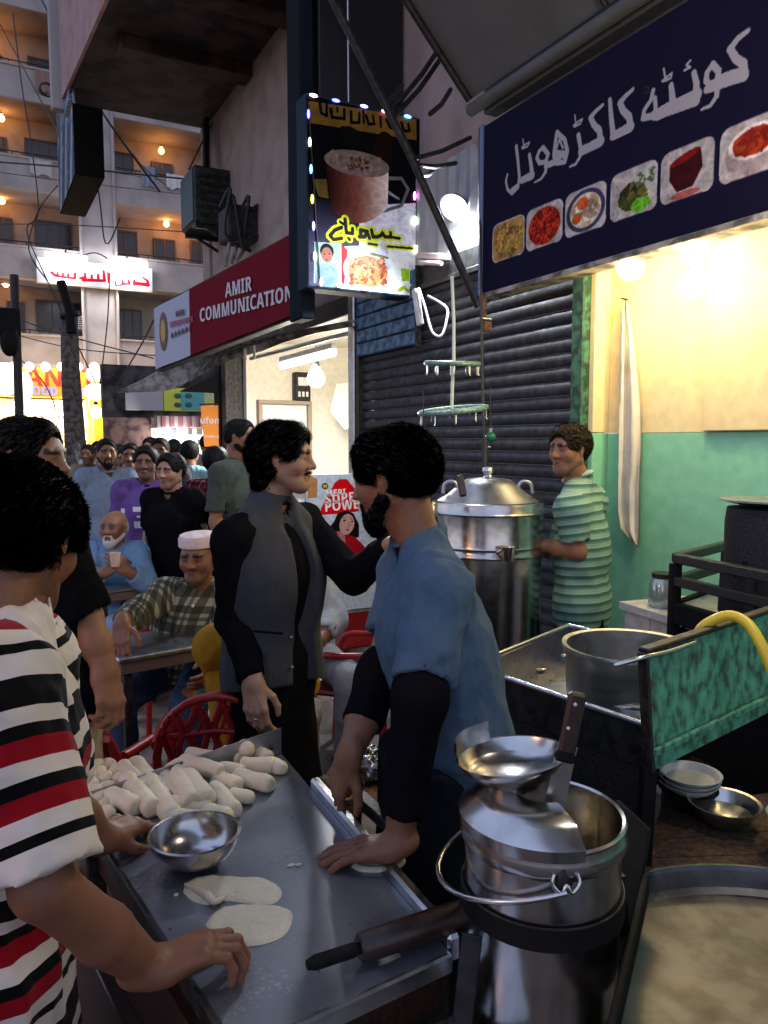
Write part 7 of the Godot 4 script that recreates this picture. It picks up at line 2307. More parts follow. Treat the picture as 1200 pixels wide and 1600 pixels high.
	put("leg", span(Vector3(-0.2, 0, -0.15), Vector3(-0.17, 0.68, -0.12)), M.black, sh)
	put("leg", span(Vector3(0.3, 0, 0.12), Vector3(0.33, 0.68, 0.15)), M.black, sh)
	for e in [[868, 1176, 0.030, "crumpled pale bag on the dim shelf behind the scraper"], [915, 1186, 0.034, "crumpled bag of leavings right of the scraper on the dim shelf"]]:
		var s := Sdf.new()
		s.noise = nz_fold
		s.amp = 0.02
		s.nscale = Vector3.ONE * 4.0
		s.ball(Vector3(0, 0.02, 0), e[2], 0.01)
		s.ball(Vector3(0.03, 0.015, 0.01), e[2] * 0.7, 0.01)
		s.mesh_into(0.007)
		tag(put("crumpled_bag", s.commit(), mt(Color(0.40, 0.38, 0.32), 0.4, 0, X.spot, 6.0), self, on_y(e[0], e[1], 0.705)), e[3], "bag")
	# tiled counter, jar, rack and black pots
	var co := thing("tiled_counter", "white tiled counter against the green wall", "counter", Vector3(2.45, 0, -1.6))
	var ca := at(976, 940, 3.15)
	var cb := at(1062, 950, 2.85)
	var ax := (cb - ca)
	ax.y = 0
	ax = ax.normalized()
	var az := Vector3(-ax.z, 0, ax.x)
	if az.dot(fw) < 0.0:
		az = -az
	var C3 := func(x: float, yy: float, z: float) -> Vector3: return Vector3(ca.x, 0, ca.z) + ax * x + az * z + Vector3(0, yy, 0) - co.position
	var cbx := func(x0: float, x1: float, y0: float, y1: float, z0: float, z1: float) -> ArrayMesh: return B.new().hexa([C3.call(x0, y0, z0), C3.call(x1, y0, z0), C3.call(x1, y1, z0), C3.call(x0, y1, z0), C3.call(x0, y0, z1), C3.call(x1, y0, z1), C3.call(x1, y1, z1), C3.call(x0, y1, z1)]).mesh()
	var ct := ca.y
	put("core", cbx.call(0.004, 0.42, 0.0, ct - 0.03, 0.006, 0.42), M.conc, co)
	put("slab", cbx.call(-0.01, 0.43, ct - 0.029, ct, -0.02, 0.43), M.tile, co)
	for k in 2:
		for j in 4:
			put("tile", cbx.call(0.006 + k * 0.155, 0.156 + k * 0.155, ct - 0.20 - j * 0.17, ct - 0.034 - j * 0.17, 0.0, 0.005), M.tile, co)
	var jp := at(1036, 930, 3.05)
	var jar := lathe_thing("glass_jar", "ribbed glass jar on the tiled counter by the black rack", "jar", Vector3(jp.x, ct, jp.z), "shell", [Vector2(0, 0), Vector2(0.05, 0), Vector2(0.056, 0.02), Vector2(0.056, 0.09), Vector2(0.045, 0.115), Vector2(0.04, 0.118)], mt(Color(0.35, 0.42, 0.38), 0.12, 0.5), 10)
	put("lid", B.new().lathe([Vector2(0, 0.135), Vector2(0.045, 0.135), Vector2(0.045, 0.119), Vector2(0, 0.118)], 16).mesh(), M.iron, jar)
	var rk := thing("black_rack", "black square tube cooking rack at the right with two rails", "rack", at(1100, 940, 2.6))
	var ra := at(1056, 872, 2.75)      # front left post
	var rb := at(1260, 900, 2.25)
	var rc := at(1136, 862, 3.1)
	var V := func(p: Vector3, yy: float) -> Vector3: return Vector3(p.x, yy, p.z) - rk.position
	var y0 := at(1056, 945, 2.75).y
	var yt := ra.y
	rc.y = yt
	rb.y = yt
	for p in [ra, rb, rc, rb + rc - ra]:
		put("post", B.new().bar(V.call(p, yt - 0.02), V.call(p, 0.0), 0.036, 0.036, rt, 0.003).mesh(), M.black, rk)
	for e in [[ra, rb], [ra, rc]]:
		for yy in [yt, yt - 0.082]:
			put("rail", B.new().bar(V.call(e[0], yy), V.call(e[1], yy), 0.034, 0.034, Vector3.UP, 0.004).mesh(), mt(Color(0.03, 0.028, 0.026), 0.4, 0.3), rk)
		put("deck_beam", B.new().bar(V.call(e[0], y0 - 0.03), V.call(e[1], y0 - 0.03), 0.034, 0.075, Vector3.UP, 0.004).mesh(), M.black, rk)
	put("deck", B.new().hexa([V.call(ra, y0), V.call(rb, y0), V.call(rb + rc - ra, y0), V.call(rc, y0), V.call(ra, y0 - 0.012), V.call(rb, y0 - 0.012), V.call(rb + rc - ra, y0 - 0.012), V.call(rc, y0 - 0.012)]).mesh(), mt(Color(0.45, 0.46, 0.43), 0.35, 0, X.blotch, 3.0), rk)
	for e in [[ra, rb], [ra, rc]]:
		put("skirt_panel", B.new().bar(V.call(e[0], y0 * 0.5 - 0.04) + az * 0.03, V.call(e[1], y0 * 0.5 - 0.04) + az * 0.03, 0.006, y0 - 0.10, Vector3.UP).mesh(), M.black, rk)
	var bp := at(1212, 790, 2.62)
	var bb := lathe_thing("black_pot", "large sooty black pot on the rack at the right edge", "pot", Vector3(bp.x, y0 + 0.002, bp.z), "shell", [Vector2(0, 0), Vector2(0.13, 0), Vector2(0.155, 0.03), Vector2(0.158, bp.y - y0 - 0.06), Vector2(0.152, bp.y - y0 - 0.01), Vector2(0.0, bp.y - y0)], M.soot, 40)
	put("lid_plate", B.new().lathe([Vector2(0, bp.y - y0 + 0.012), Vector2(0.12, bp.y - y0 + 0.014), Vector2(0.178, bp.y - y0 + 0.02), Vector2(0.178, bp.y - y0 + 0.014), Vector2(0.12, bp.y - y0 + 0.001), Vector2(0, bp.y - y0 + 0.001)], 40).mesh(), M.alu, bb)
	var lp := at(1150, 930, 2.55)
	var sp2 := lathe_thing("sooty_saucepan", "small sooty saucepan in front of the large black pot", "saucepan", Vector3(lp.x, y0 + 0.002, lp.z), "shell", [Vector2(0, 0), Vector2(0.045, 0), Vector2(0.055, 0.02), Vector2(0.052, 0.15), Vector2(0.056, 0.155), Vector2(0.046, 0.15), Vector2(0, 0.14)], M.soot, 28)
	put("grip", B.new().tube([Vector3(0.03, 0.15, 0), Vector3(0.035, 0.185, 0)], 0.007, 6).mesh(), M.black, sp2)
	# towel on the wall
	var tw := thing("hanging_towel", "long grubby cloth hanging by a nail down the yellow and green wall", "towel", on_x(978, 470, 2.77))
	var tb := B.new()
	tb.smooth()
	var prev := []
	var outline := [[470, 973, 980], [500, 971, 985], [560, 969, 992], [640, 967, 1000], [700, 967, 1001], [760, 966, 998], [800, 966, 998], [825, 970, 998], [845, 986, 997], [852, 994, 996]]
	for e in outline:
		var row := []
		for k in 9:
			var f := k / 8.0
			row.append(on_x(lerpf(e[1], e[2], f), e[0] + (4.0 * f if e[0] > 800 else 0.0), 2.738 + 0.024 * sin(f * 11.0 + e[0] * 0.006)) - tw.position)
		if prev.size():
			for k in 8:
				tb.quad(prev[k], prev[k + 1], row[k + 1], row[k])
				tb.quad(prev[k + 1] + Vector3(0.006, 0, 0), prev[k] + Vector3(0.006, 0, 0), row[k] + Vector3(0.006, 0, 0), row[k + 1] + Vector3(0.006, 0, 0))
		prev = row
	put("cloth", tb.mesh(), M.towel, tw)
	put("nail", B.new().tube([Vector3(0.01, 0.005, 0), Vector3(-0.03, 0.01, 0)], 0.004, 6).mesh(), M.iron, tw)
	# hanging rings
	var hk := thing("hanging_rack", "two pale green hoops with hooks hanging one under the other from a white rod", "rack", at(708, 600, 3.9))
	put("rod", B.new().tube([at(706, 432, 4.0), at(709, 500, 3.95), at(709, 567, 3.9), at(707, 600, 3.9), at(706, 640, 3.9)].map(func(p): return p - hk.position), 0.009, 8).mesh(), mt(Color(0.45, 0.52, 0.48), 0.5), hk)
	for e in [[707, 568, 0.134, 0.02], [708, 641, 0.170, -0.10]]:
		var c := at(e[0], e[1], 3.9) - hk.position
		var tilt := Basis(fw, e[3]) * Basis(rt, 0.10)
		var R: float = e[2]
		put("hoop", B.new().tube(range(33).map(func(k): return c + tilt * Vector3(cos(TAU * k / 32.0) * R, 0, sin(TAU * k / 32.0) * R)), 0.013, 8, false).mesh(), M.greenmetal, hk)
		put("cross_bar", B.new().tube([c + tilt * (rt * R), c - tilt * (rt * R)], 0.008, 6).mesh(), M.greenmetal, hk)
		put("cross_bar", B.new().tube([c + tilt * (Vector3(fw.x, 0, fw.z) * R), c - tilt * (Vector3(fw.x, 0, fw.z) * R)], 0.008, 6).mesh(), M.greenmetal, hk)
		for k in 10:
			var d := Vector3(cos(TAU * k / 10.0 + 0.2), 0, sin(TAU * k / 10.0 + 0.2)) * R
			put("hook", B.new().tube([c + tilt * d, c + tilt * d + Vector3(0, -0.05, 0), c + tilt * d * 1.04 + Vector3(0, -0.058, 0)], 0.004, 5).mesh(), M.alu, hk)
	for e in [[767, 683, 3.85, "round green glass float hanging on a cord above the urn"], [663, 690, 3.8, "round green glass float hanging on a cord behind the bearded man's hair"]]:
		var f := thing("glass_float", e[3], "ornament", at(e[0], e[1], e[2]))
		put("float", B.new().ball(Vector3.ZERO, Vector3.ONE * 0.027, 8, 12).mesh(), mt(Color(0.02, 0.16, 0.08), 0.15, 0.3), f)
		put("cap", B.new().tube([Vector3(0, 0.024, 0), Vector3(0, 0.045, 0)], 0.008, 8).mesh(), M.alu, f)
		put("bell", B.new().ball(Vector3(-0.008, -0.05, 0), Vector3.ONE * 0.009, 6, 8).mesh(), M.polish, f)
		put("cord", B.new().tube([Vector3(0, 0.045, 0), Vector3(-0.01, 0.25, 0)], 0.003, 5).mesh(), M.wire, f)
# ---------------------------------------------------------------- chairs, tables, standee, clutter
func chair(label: String, p: Vector3, look: Vector3, lattice := true) -> Node3D:
	var t := thing("plastic_chair", label, "chair", p, atan2(look.x, look.z), "red plastic chairs")
	if chair0 == null:
		chair0 = t
		var s := B.new()
		s.box(Vector3(0, 0.43, 0.0), Vector3(0.44, 0.03, 0.42), 0.012)
		chair_parts.append(["seat", s.mesh()])
		for q in [[-1, 1], [1, 1], [-1, -1], [1, -1]]:
			chair_parts.append(["leg", B.new().tube([Vector3(q[0] * 0.20, 0.425, q[1] * 0.19), Vector3(q[0] * 0.225, 0.0, q[1] * 0.225)], [0.026, 0.018], 8).mesh()])
		var fr := []
		for k in 15:
			var a := PI * k / 14.0
			fr.append(Vector3(cos(a) * 0.225, 0.44 + sin(a) ** 0.55 * 0.42, -0.19 - sin(a) ** 0.55 * 0.10))
		chair_parts.append(["back_frame", B.new().tube(fr, 0.016, 8).mesh()])
		for k in 8:          # the other slant of the lattice
			var x := -0.155 + k * 0.044
			var top := 0.44 + pow(maxf(0.0, 1.0 - pow(absf(x) / 0.225, 2.0)), 0.28) * 0.40
			var lean := 0.07 * (1.0 if k % 2 else -1.0)
			chair_parts.append(["back_slat", B.new().tube([Vector3(clampf(x - lean, -0.2, 0.2), 0.45, -0.197), Vector3(x, 0.63, -0.243), Vector3(clampf(x + lean, -0.19, 0.19), top - 0.02, -0.285)], 0.010, 6, true, 0.6).mesh()])
		for k in 9:          # branching slats of the back
			var x := -0.18 + k * 0.045
			var top := 0.44 + pow(maxf(0.0, 1.0 - pow(absf(x) / 0.225, 2.0)), 0.28) * 0.41
			var lean := 0.05 * (1.0 if k % 2 else -1.0)
			chair_parts.append(["back_slat", B.new().tube([Vector3(x - lean, 0.44, -0.195), Vector3(x + lean * 0.4, 0.60, -0.235), Vector3(x - lean * 0.3, 0.72, -0.262), Vector3(clampf(x + lean * 0.5, -0.2, 0.2), top, -0.287)], 0.0135, 6).mesh()])
		for y in [0.56, 0.70]:
			chair_parts.append(["cross_slat", B.new().tube([Vector3(-0.215, y, -0.19 - (y - 0.44) * 0.24), Vector3(0, y + 0.03, -0.215 - (y - 0.44) * 0.24), Vector3(0.215, y, -0.19 - (y - 0.44) * 0.24)], 0.011, 6).mesh()])
		for q in [-1, 1]:
			chair_parts.append(["arm", B.new().tube(spline([Vector3(q * 0.225, 0.66, -0.22), Vector3(q * 0.245, 0.65, 0.0), Vector3(q * 0.235, 0.62, 0.17), Vector3(q * 0.21, 0.43, 0.19)], 5), 0.018, 8).mesh()])
	t.scale = Vector3.ONE * 0.92
	for e in chair_parts:
		put(e[0], e[1], M.red, t)
	return t

func steel_table(label: String, a: Vector3, xdir: Vector3, w: float, l: float, h: float) -> Node3D:
	# a: far left corner of the top, xdir along its length
	var t := thing("steel_table", label, "table", Vector3(a.x, 0, a.z), 0.0, "steel topped tables in the street")
	var x := xdir.normalized()
	var z := Vector3(-x.z, 0, x.x)
	var b := B.new()
	b.T = Transform3D(Basis(x, Vector3.UP, z), Vector3.ZERO)
	b.box(Vector3(l * 0.5, h - 0.012, w * 0.5), Vector3(l, 0.022, w), 0.006)
	put("top", b.mesh(), M.alu, t)
	var e := B.new()
	e.T = b.T
	e.box(Vector3(l * 0.5, h - 0.050, w * 0.5), Vector3(l - 0.03, 0.05, w - 0.03), 0.003)
	put("apron", e.mesh(), mt(Color(0.10, 0.07, 0.06), 0.6), t)
	for q in [[0.05, 0.05], [l - 0.05, 0.05], [0.05, w - 0.05], [l - 0.05, w - 0.05]]:
		var g := B.new()
		g.T = b.T
		g.box(Vector3(q[0], (h - 0.08) * 0.5, q[1]), Vector3(0.035, h - 0.08, 0.035), 0.003)
		put("leg", g.mesh(), M.iron, t)
	return t

func build_street() -> void:
	# standing poster board before the phone shop
	var a := at(478, 742, 5.15)
	var zz := a.z
	var c := on_z(604, 742, zz)
	var bot := on_z(478, 960, zz).y
	var t := thing("standing_poster", "white standing poster with a red wedge and white capitals behind the two men", "poster", Vector3((a.x + c.x) * 0.5, 0, zz))
	var w := c.x - a.x
	var h := a.y - bot
	var pic := Pic.new(512, 896, Color(0.66, 0.70, 0.74))
	pic.map = func(p: Vector2) -> Vector2:      # enlarged photo: 6.957 to a pixel from 480, 730
		var q := on_z(480.0 + p.x / 6.957, 730.0 + p.y / 6.957, zz)
		return Vector2((q.x - a.x) / w * 512.0, (a.y - q.y) / h * 896.0)
	var P := func(arr: Array) -> PackedVector2Array:
		var out := PackedVector2Array()
		for q in V2(arr):
			out.append(pic.m(q))
		return out
	pic.poly(P.call([0, 80, 110, 130, 105, 330, 0, 340]), Color(0.62, 0.45, 0.28))
	pic.poly(P.call([150, 520, 145, 450, 250, 260, 300, 165, 350, 130, 430, 130, 520, 240, 560, 480, 340, 505]), Color(0.72, 0.03, 0.07))
	pic.disc(pic.m(Vector2(192, 205)), 20, Color(0.20, 0.14, 0.06))
	pic.rect(pic.m(Vector2(172, 190)), pic.m(Vector2(218, 222)), Color(0.72, 0.62, 0.08))
	# a woman's likeness, plain
	var hairc := Color(0.07, 0.045, 0.045)
	pic.poly(P.call([330, 500, 420, 470, 500, 500, 560, 620, 560, 760, 300, 800, 220, 680, 290, 590]), hairc)
	pic.poly(P.call([220, 700, 330, 690, 520, 760, 620, 860, 600, 1300, 180, 1300]), Color(0.55, 0.05, 0.10))
	pic.poly(P.call([320, 700, 400, 690, 420, 850, 370, 850]), Color(0.55, 0.40, 0.36))
	pic.ell(pic.m(Vector2(430, 620)), Vector2(47, 68), Color(0.66, 0.52, 0.48), 0.15)
	for q in [[405, 578], [488, 590]]:
		pic.ell(pic.m(Vector2(q[0], q[1])), Vector2(8, 5), Color(0.12, 0.08, 0.08))
		pic.stroke([Vector2(q[0] - 22, q[1] - 26), Vector2(q[0] + 18, q[1] - 30)], 3, 3, Color(0.15, 0.1, 0.1))
	pic.ell(pic.m(Vector2(438, 680)), Vector2(13, 5), Color(0.5, 0.2, 0.2))
	pic.stroke([Vector2(450, 600), Vector2(456, 645), Vector2(440, 650)], 3, 3, Color(0.5, 0.38, 0.35))
	pic.grain(Vector2.ZERO, Vector2(512, 896), nz_fold, 0.12)
	pic.soften(2.5)
	var b := B.new()
	b.flat()
	b.quad(Vector3(-w * 0.5, a.y, 0.003), Vector3(w * 0.5, a.y, 0.003), Vector3(w * 0.5, bot, 0.003), Vector3(-w * 0.5, bot, 0.003))
	put("printed_face", b.mesh(), printed(pic.tex()), t)
	put("board", span(Vector3(-w * 0.5, bot, -0.03), Vector3(w * 0.5, a.y, 0.0), 0.003), M.white, t)
	var wm := mt(Color(0.75, 0.72, 0.70), 0.6)
	for e in [["MERI", 0.055, 524, 770], ["SUPER", 0.085, 537, 778], ["POWER", 0.085, 540, 789]]:
		letters(t, "lettering", e[0], e[1] * 0.8, wm, Transform3D(Basis(Vector3.BACK, 0.05), on_z(e[2], e[3], zz) - t.position + Vector3(0, 0, 0.004)))
	for q in [-0.4, 0.4]:
		put("leg", span(Vector3(w * q - 0.02, 0.0, -0.03), Vector3(w * q + 0.02, bot - 0.002, -0.005)), M.iron, t)
	# boxes on the step
	var p := on_y(556, 945, 0.15)
	var bxs := thing("carton", "upper pale carton of the two beside the shutter", "box", at(553, 905, 5.7))
	put("body", bx(Vector3.ZERO, Vector3(0.24, 0.14, 0.3), 0.006), M.cardboard, bxs)
	put("tape", bx(Vector3(0, 0.0705, 0), Vector3(0.05, 0.003, 0.3)), M.canvas, bxs)
	var b2 := thing("carton", "lower pale carton of the two beside the shutter", "box", at(556, 928, 5.65))
	put("body", bx(Vector3(0, -0.0, 0), Vector3(0.3, 0.11, 0.32), 0.006), M.cardboard, b2)
	put("tape", bx(Vector3(0, 0.0555, 0), Vector3(0.05, 0.003, 0.32)), M.canvas, b2)
	var cr := thing("red_crate", "red crate under the cartons beside the shutter", "crate", Vector3(b2.position.x, 0.15, b2.position.z))
	var hh := b2.position.y - 0.06 - 0.15
	put("bin", bx(Vector3(0, hh * 0.5, 0), Vector3(0.34, hh, 0.34), 0.01), M.red, cr)
	put("rim", bx(Vector3(0, hh - 0.02, 0), Vector3(0.36, 0.03, 0.36), 0.006), M.white, cr)
	# foil pack on the ground by the table
	var fo := Sdf.new()
	fo.noise = nz_fold
	fo.amp = 0.05
	fo.nscale = Vector3.ONE * 2.6
	fo.add(Vector3(-0.07, 0.05, 0), Vector3(0.07, 0.05, 0.03), 0.055, 0.05, 0.02, Color.WHITE, Vector3.UP, 0.7)
	fo.mesh_into(0.012)
	var st := thing("side_stool", "low dark stool beside the steel table's right edge", "stool", on_y(585, 1215, 0.5) * Vector3(1, 0, 1))
	put("seat", bx(Vector3(0, 0.47, 0), Vector3(0.3, 0.03, 0.26), 0.006), mt(Color(0.28, 0.22, 0.17), 0.8, 0, X.wood, 4.0), st)
	for q in [[-1, -1], [1, -1], [1, 1], [-1, 1]]:
		put("leg", bx(Vector3(q[0] * 0.12, 0.225, q[1] * 0.1), Vector3(0.03, 0.45, 0.03)), M.black, st)
	tag(put("foil_pack", fo.commit(), mt(Color(0.4, 0.4, 0.42), 0.25, 0.9, X.spot, 8.0), self, on_y(583, 1212, 0.49)), "crumpled silver foil pack on the stool beside the table", "foil")
	for e in [[530, 1092, "small scrap of white paper on the paving between the two men"], [556, 1030, "scrap of pale paper on the paving near the step"]]:
		tag(put("paper_scrap", B.new().ball(Vector3(0, 0.006, 0), Vector3(0.05, 0.006, 0.03), 5, 7).mesh(), M.white, self, on_y(e[0], e[1], 0.0)), e[2], "litter")
	# tables and chairs
	var fh := Vector3(fw.x, 0, fw.z).normalized()
	var ta := on_y(138, 1000, 0.75)
	var tb := on_y(345, 968, 0.75)
	steel_table("steel topped table in the middle distance with a spot of light on it", ta, tb - ta, 0.38, ta.distance_to(tb), 0.75)
	ta = on_y(118, 908, 0.75)
	tb = on_y(210, 898, 0.75)
	steel_table("small steel topped table before the old man in blue", ta, tb - ta, 0.42, ta.distance_to(tb), 0.75)
	var bb := thing("paper_packet", "upright pink and white packet on the small steel table", "packet", on_y(136, 914, 0.75))
	put("packet", bx(Vector3(0, 0.07, 0), Vector3(0.07, 0.14, 0.05), 0.004), mt(Color(0.62, 0.5, 0.52), 0.7), bb)
	put("flap", bx(Vector3(0, 0.146, 0), Vector3(0.06, 0.012, 0.04), 0.002), M.white, bb)
	chair("red lattice chair nearest the striped man, seen from behind", at(142, 900, 2.66) * Vector3(1, 0, 1), fh + rt * 0.15)
	chair("red lattice chair under the person in yellow, behind the black kurta", at(347, 900, 2.74) * Vector3(1, 0, 1), fh - rt * 0.1)
	chair("red chair with a bare sloping frame beside the waistcoat man", at(560, 1060, 3.9) * Vector3(1, 0, 1), -rt + fh * 0.3)
	chair("red chair under the old man in blue", at(178, 905, 5.0) * Vector3(1, 0, 1), -fh)
	chair("red chair under the capped man in the checked shirt", at(262, 960, 3.95) * Vector3(1, 0, 1), -fh - rt * 0.1)
# ---------------------------------------------------------------- the people
func legs_down(J: Dictionary, look: Vector3, apart := 0.10) -> Dictionary:
	var f := Vector3(look.x, 0, look.z).normalized()
	var l := Vector3.UP.cross(f)
	var p: Vector3 = J.pelvis
	for q in [["L", 1.0], ["R", -1.0]]:
		J["hip" + q[0]] = p + l * 0.072 * q[1] - Vector3(0, 0.04, 0)
		J["kn" + q[0]] = Vector3(p.x, p.y * 0.52, p.z) + l * apart * q[1] + f * 0.03
		J["an" + q[0]] = Vector3(p.x, 0.08, p.z) + l * apart * q[1] - f * 0.02
	J.look = f
	return J

func bands(list: Array, h := 512) -> ImageTexture:      # stripes, each [share, colour]
	var im := Image.create(8, h, false, Image.FORMAT_RGB8)
	var sum := 0.0
	for e in list:
		sum += e[0]
	var y := 0.0
	for e in list:
		var y2: float = y + e[0] / sum * h
		im.fill_rect(Rect2i(0, int(round(y)), 8, int(round(y2)) - int(round(y))), e[1])
		y = y2
	return ImageTexture.create_from_image(im)

func checks(bg: Color, lines: Array, n := 128) -> ImageTexture:     # [at, width, colour] both ways
	var im := Image.create(n, n, false, Image.FORMAT_RGB8)
	im.fill(bg)
	for y in n:
		for x in n:
			var c := bg
			for e in lines:
				var a: bool = absf(x - e[0] * n) < e[1] * n
				var b: bool = absf(y - e[0] * n) < e[1] * n
				if a:
					c = c.lerp(e[2], 0.55)
				if b:
					c = c.lerp(e[2], 0.55)
			im.set_pixel(x, y, c * rng.randf_range(0.9, 1.0))
	return ImageTexture.create_from_image(im)

func cloth_uv(J: Dictionary, s: float) -> Callable:
	var m: Vector3 = (J.shL + J.shR) * 0.5
	var u: Vector3 = (m - J.pelvis).normalized()
	var l: Vector3 = (J.shL - J.shR).normalized()
	var f := l.cross(u)
	var o: Vector3 = m
	return func(p: Vector3, n: Vector3) -> Vector2:
		var q := p - o
		return Vector2((q.dot(l) + q.dot(f)) / s, -q.dot(u) / s)

func yoke_uv(J: Dictionary) -> Callable:          # white above the chest, stripes below
	var f := cloth_uv(J, 0.265)
	return func(p: Vector3, n: Vector3) -> Vector2:
		var q: Vector2 = f.call(p, n)
		return Vector2(q.x, 0.03) if q.y < 0.03 else q

func arm_uv(s: float, start := 0.0) -> Callable:
	return func(p: Vector3, n: Vector3, sh: Vector3, ax: Vector3) -> Vector2:
		var q := p - sh
		return Vector2((q.dot(Vector3.UP.cross(ax).normalized()) + q.x) / s, q.dot(ax) / s + start)

func build_people() -> void:
	var E := rt
	var N := Vector3(fw.x, 0, fw.z).normalized()
	var tan_skin := Color(0.31, 0.145, 0.08)
	var pale := Color(0.46, 0.255, 0.165)
	var dark_skin := Color(0.20, 0.087, 0.046)
	var ink := Color(0.011, 0.009, 0.009)
	var blackc := cloth(Color(0.007, 0.007, 0.0085))
	var denim := cloth(Color(0.04, 0.07, 0.13))
	# ---- man in the dark waistcoat
	var J := {"head": at(443, 716, 2.62), "neck": at(424, 786, 2.66), "shR": at(366, 842, 2.50), "shL": at(474, 818, 2.80), "elR": at(366, 968, 2.52), "wrR": at(396, 1066, 2.40), "elL": at(552, 902, 2.62), "wrL": at(618, 850, 2.34), "pelvis": at(426, 1035, 2.64)}
	legs_down(J, E * 0.9 - N * 0.35)
	J.face = E * 0.97 - N * 0.12
	J.handR = [(at(402, 1125, 2.38) - J.wrR), -N * 0.9 - E * 0.3, [0.5, 0.45, 0.5, 0.5, 0.5], 0.03]
	J.handL = [(at(660, 842, 2.26) - J.wrL), Vector3.UP, [0.4, 0.3, 0.3, 0.3, 0.3]]
	var v := fig("man in a charcoal waistcoat over a black kurta, side on, reaching to the bearded man", J, {"skin": pale, "hair": ink, "style": "long", "stubble": 0.12, "strand_len": 0.04, "strands": 9000, "beard": "moustache", "cell": 0.013, "fine": 0.0038, "hair_cell": 0.0048, "hand_cell": 0.003, "cloth_cell": 0.010,
		"top": blackc, "top_name": "kurta", "hem": 0.46, "loose": 0.006, "flare": 0.10, "sleeve": 1.93, "sleeve_r": 0.060, "legs": blackc, "leg_r": 0.095, "collar_r": 0.008, "head_size": 0.94})
	var b: Vector3 = Vector3(J.pelvis.x, 0, J.pelvis.z)
	var m: Vector3 = (J.shL + J.shR) * 0.5
	var u: Vector3 = (m - J.pelvis).normalized()
	var l: Vector3 = (J.shL - J.shR).normalized()
	var f := l.cross(u).normalized()
	var s := Sdf.new()
	var Jv := J.duplicate()
	Jv.shL = (J.shL as Vector3).lerp(m, 0.30) - u * 0.012
	Jv.shR = (J.shR as Vector3).lerp(m, 0.30) - u * 0.012
	torso(s, Jv, 0.027, {"flat": 0.88, "thick": 1.02})
	s.add(J.pelvis + u * 0.1, J.pelvis - u * 0.07, 0.150, 0.178, 0.06, Color.WHITE, f, 0.80, 2)
	s.cut(J.pelvis - u * 0.068 - f * 0.0, -u + f * 0.12)
	s.add(J.neck - u * 0.05, J.neck + u * 0.16, 0.064, 0.062, 0.006, Color.WHITE, Vector3.ZERO, 1.0, 1)
	s.add(J.neck + f * 0.10 - u * 0.02, m - u * 0.2 + f * 0.16, 0.044, 0.056, 0.004, Color.WHITE, Vector3.ZERO, 1.0, 1)
	s.add(m - u * 0.2 + f * 0.16, J.pelvis - u * 0.12 + f * 0.19, 0.052, 0.085, 0.004, Color.WHITE, Vector3.ZERO, 1.0, 1)
	s.add(J.pelvis - u * 0.2, J.pelvis + u * 0.03, 0.135, 0.125, 0.006, Color.WHITE, f, 0.74, 1)
	folds(s, 0.006, Vector3(0.9, 0.3, 0.9))
	s.mesh_into(0.0085)
	var grey := cloth(Color(0.050, 0.052, 0.060), {"wr": 0.7})
	put("waistcoat", s.commit(), grey, v, -b)
	for k in 5:
		var p: Vector3 = m.lerp(J.pelvis, 0.12 + k * 0.21) + f * (0.125 + 0.006 * k) - l * (0.052 + k * 0.006)
		put("button", B.new().ball(Vector3.ZERO, Vector3.ONE * 0.006, 6, 8).mesh(), mt(Color(0.25, 0.25, 0.25), 0.3, 0.5), v, p - b)
	put("pocket_edge", B.new().tube([at(396, 986, 2.40) - b, at(442, 990, 2.42) - b], 0.004, 6).mesh(), blackc, v)
	put("ring", B.new().tube(range(13).map(func(k): return J.wrR - b + (J.handR[0] as Vector3).normalized() * 0.11 + Vector3(cos(TAU * k / 12.0), 0, sin(TAU * k / 12.0)) * 0.010), 0.0025, 6, false).mesh(), M.polish, v)
	# ---- bearded man in the blue T-shirt
	J = {"head": at(614, 748, 1.86), "neck": at(656, 842, 1.88), "shL": at(686, 925, 1.72), "shR": at(640, 890, 2.04), "elL": at(655, 1092, 1.60), "wrL": on_table(622, 1318, 0.052), "elR": at(592, 1058, 1.92), "wrR": at(546, 1182, 1.78), "pelvis": at(716, 1160, 1.86)}
	legs_down(J, -E * 0.9 + N * 0.2)
	J.face = -E * 0.86 + N * 0.42 - Vector3(0, 0.16, 0)
	J.handL = [on_table(505, 1338, 0.012) - J.wrL, Vector3.UP, [0.1, 0.14, 0.14, 0.16, 0.2], 0.05]
	J.handR = [on_table(512, 1262, 0.012) - J.wrR, Vector3.UP * 0.3 - E * 0.8 - N * 0.5, [0.1, 0.75, 0.85, 0.9, 0.95], 0.05]
	v = fig("bearded man in a blue T-shirt and black arm sleeves pressing dough with straight arms", J, {"skin": Color(0.27, 0.115, 0.06), "hair": ink, "style": "full", "strands": 14000, "beard": "full", "cell": 0.012, "fine": 0.0036, "hair_cell": 0.0045, "hand_cell": 0.0028, "cloth_cell": 0.0085,
		"top": cloth(Color(0.070, 0.112, 0.168)), "top_name": "t_shirt", "hem": 0.07, "loose": 0.016, "sleeve": 0.84, "sleeveR": 0.6, "sleeve_r": 0.063, "fold": 0.012, "legs": denim, "leg_r": 0.094, "head_size": 0.95, "collar_r": 0.007})
	b = Vector3(J.pelvis.x, 0, J.pelvis.z)
	for q in ["L", "R"]:
		var c := Sdf.new()
		var e: Vector3 = J["el" + q].lerp(J["wr" + q], 0.80 if q == "L" else 0.60)
		c.add(J["sh" + q].lerp(J["el" + q], 0.90), J["el" + q], 0.053, 0.054, 0.02)
		c.add(J["el" + q], e, 0.054, 0.046 if q == "L" else 0.049, 0.03, Color.WHITE, Vector3.ZERO, 1.0, 2)
		folds(c, 0.004)
		c.mesh_into(0.008)
		put("arm_sleeve", c.commit(), blackc, v, -b)
	var ap := Sdf.new()                   # dark apron below the shirt
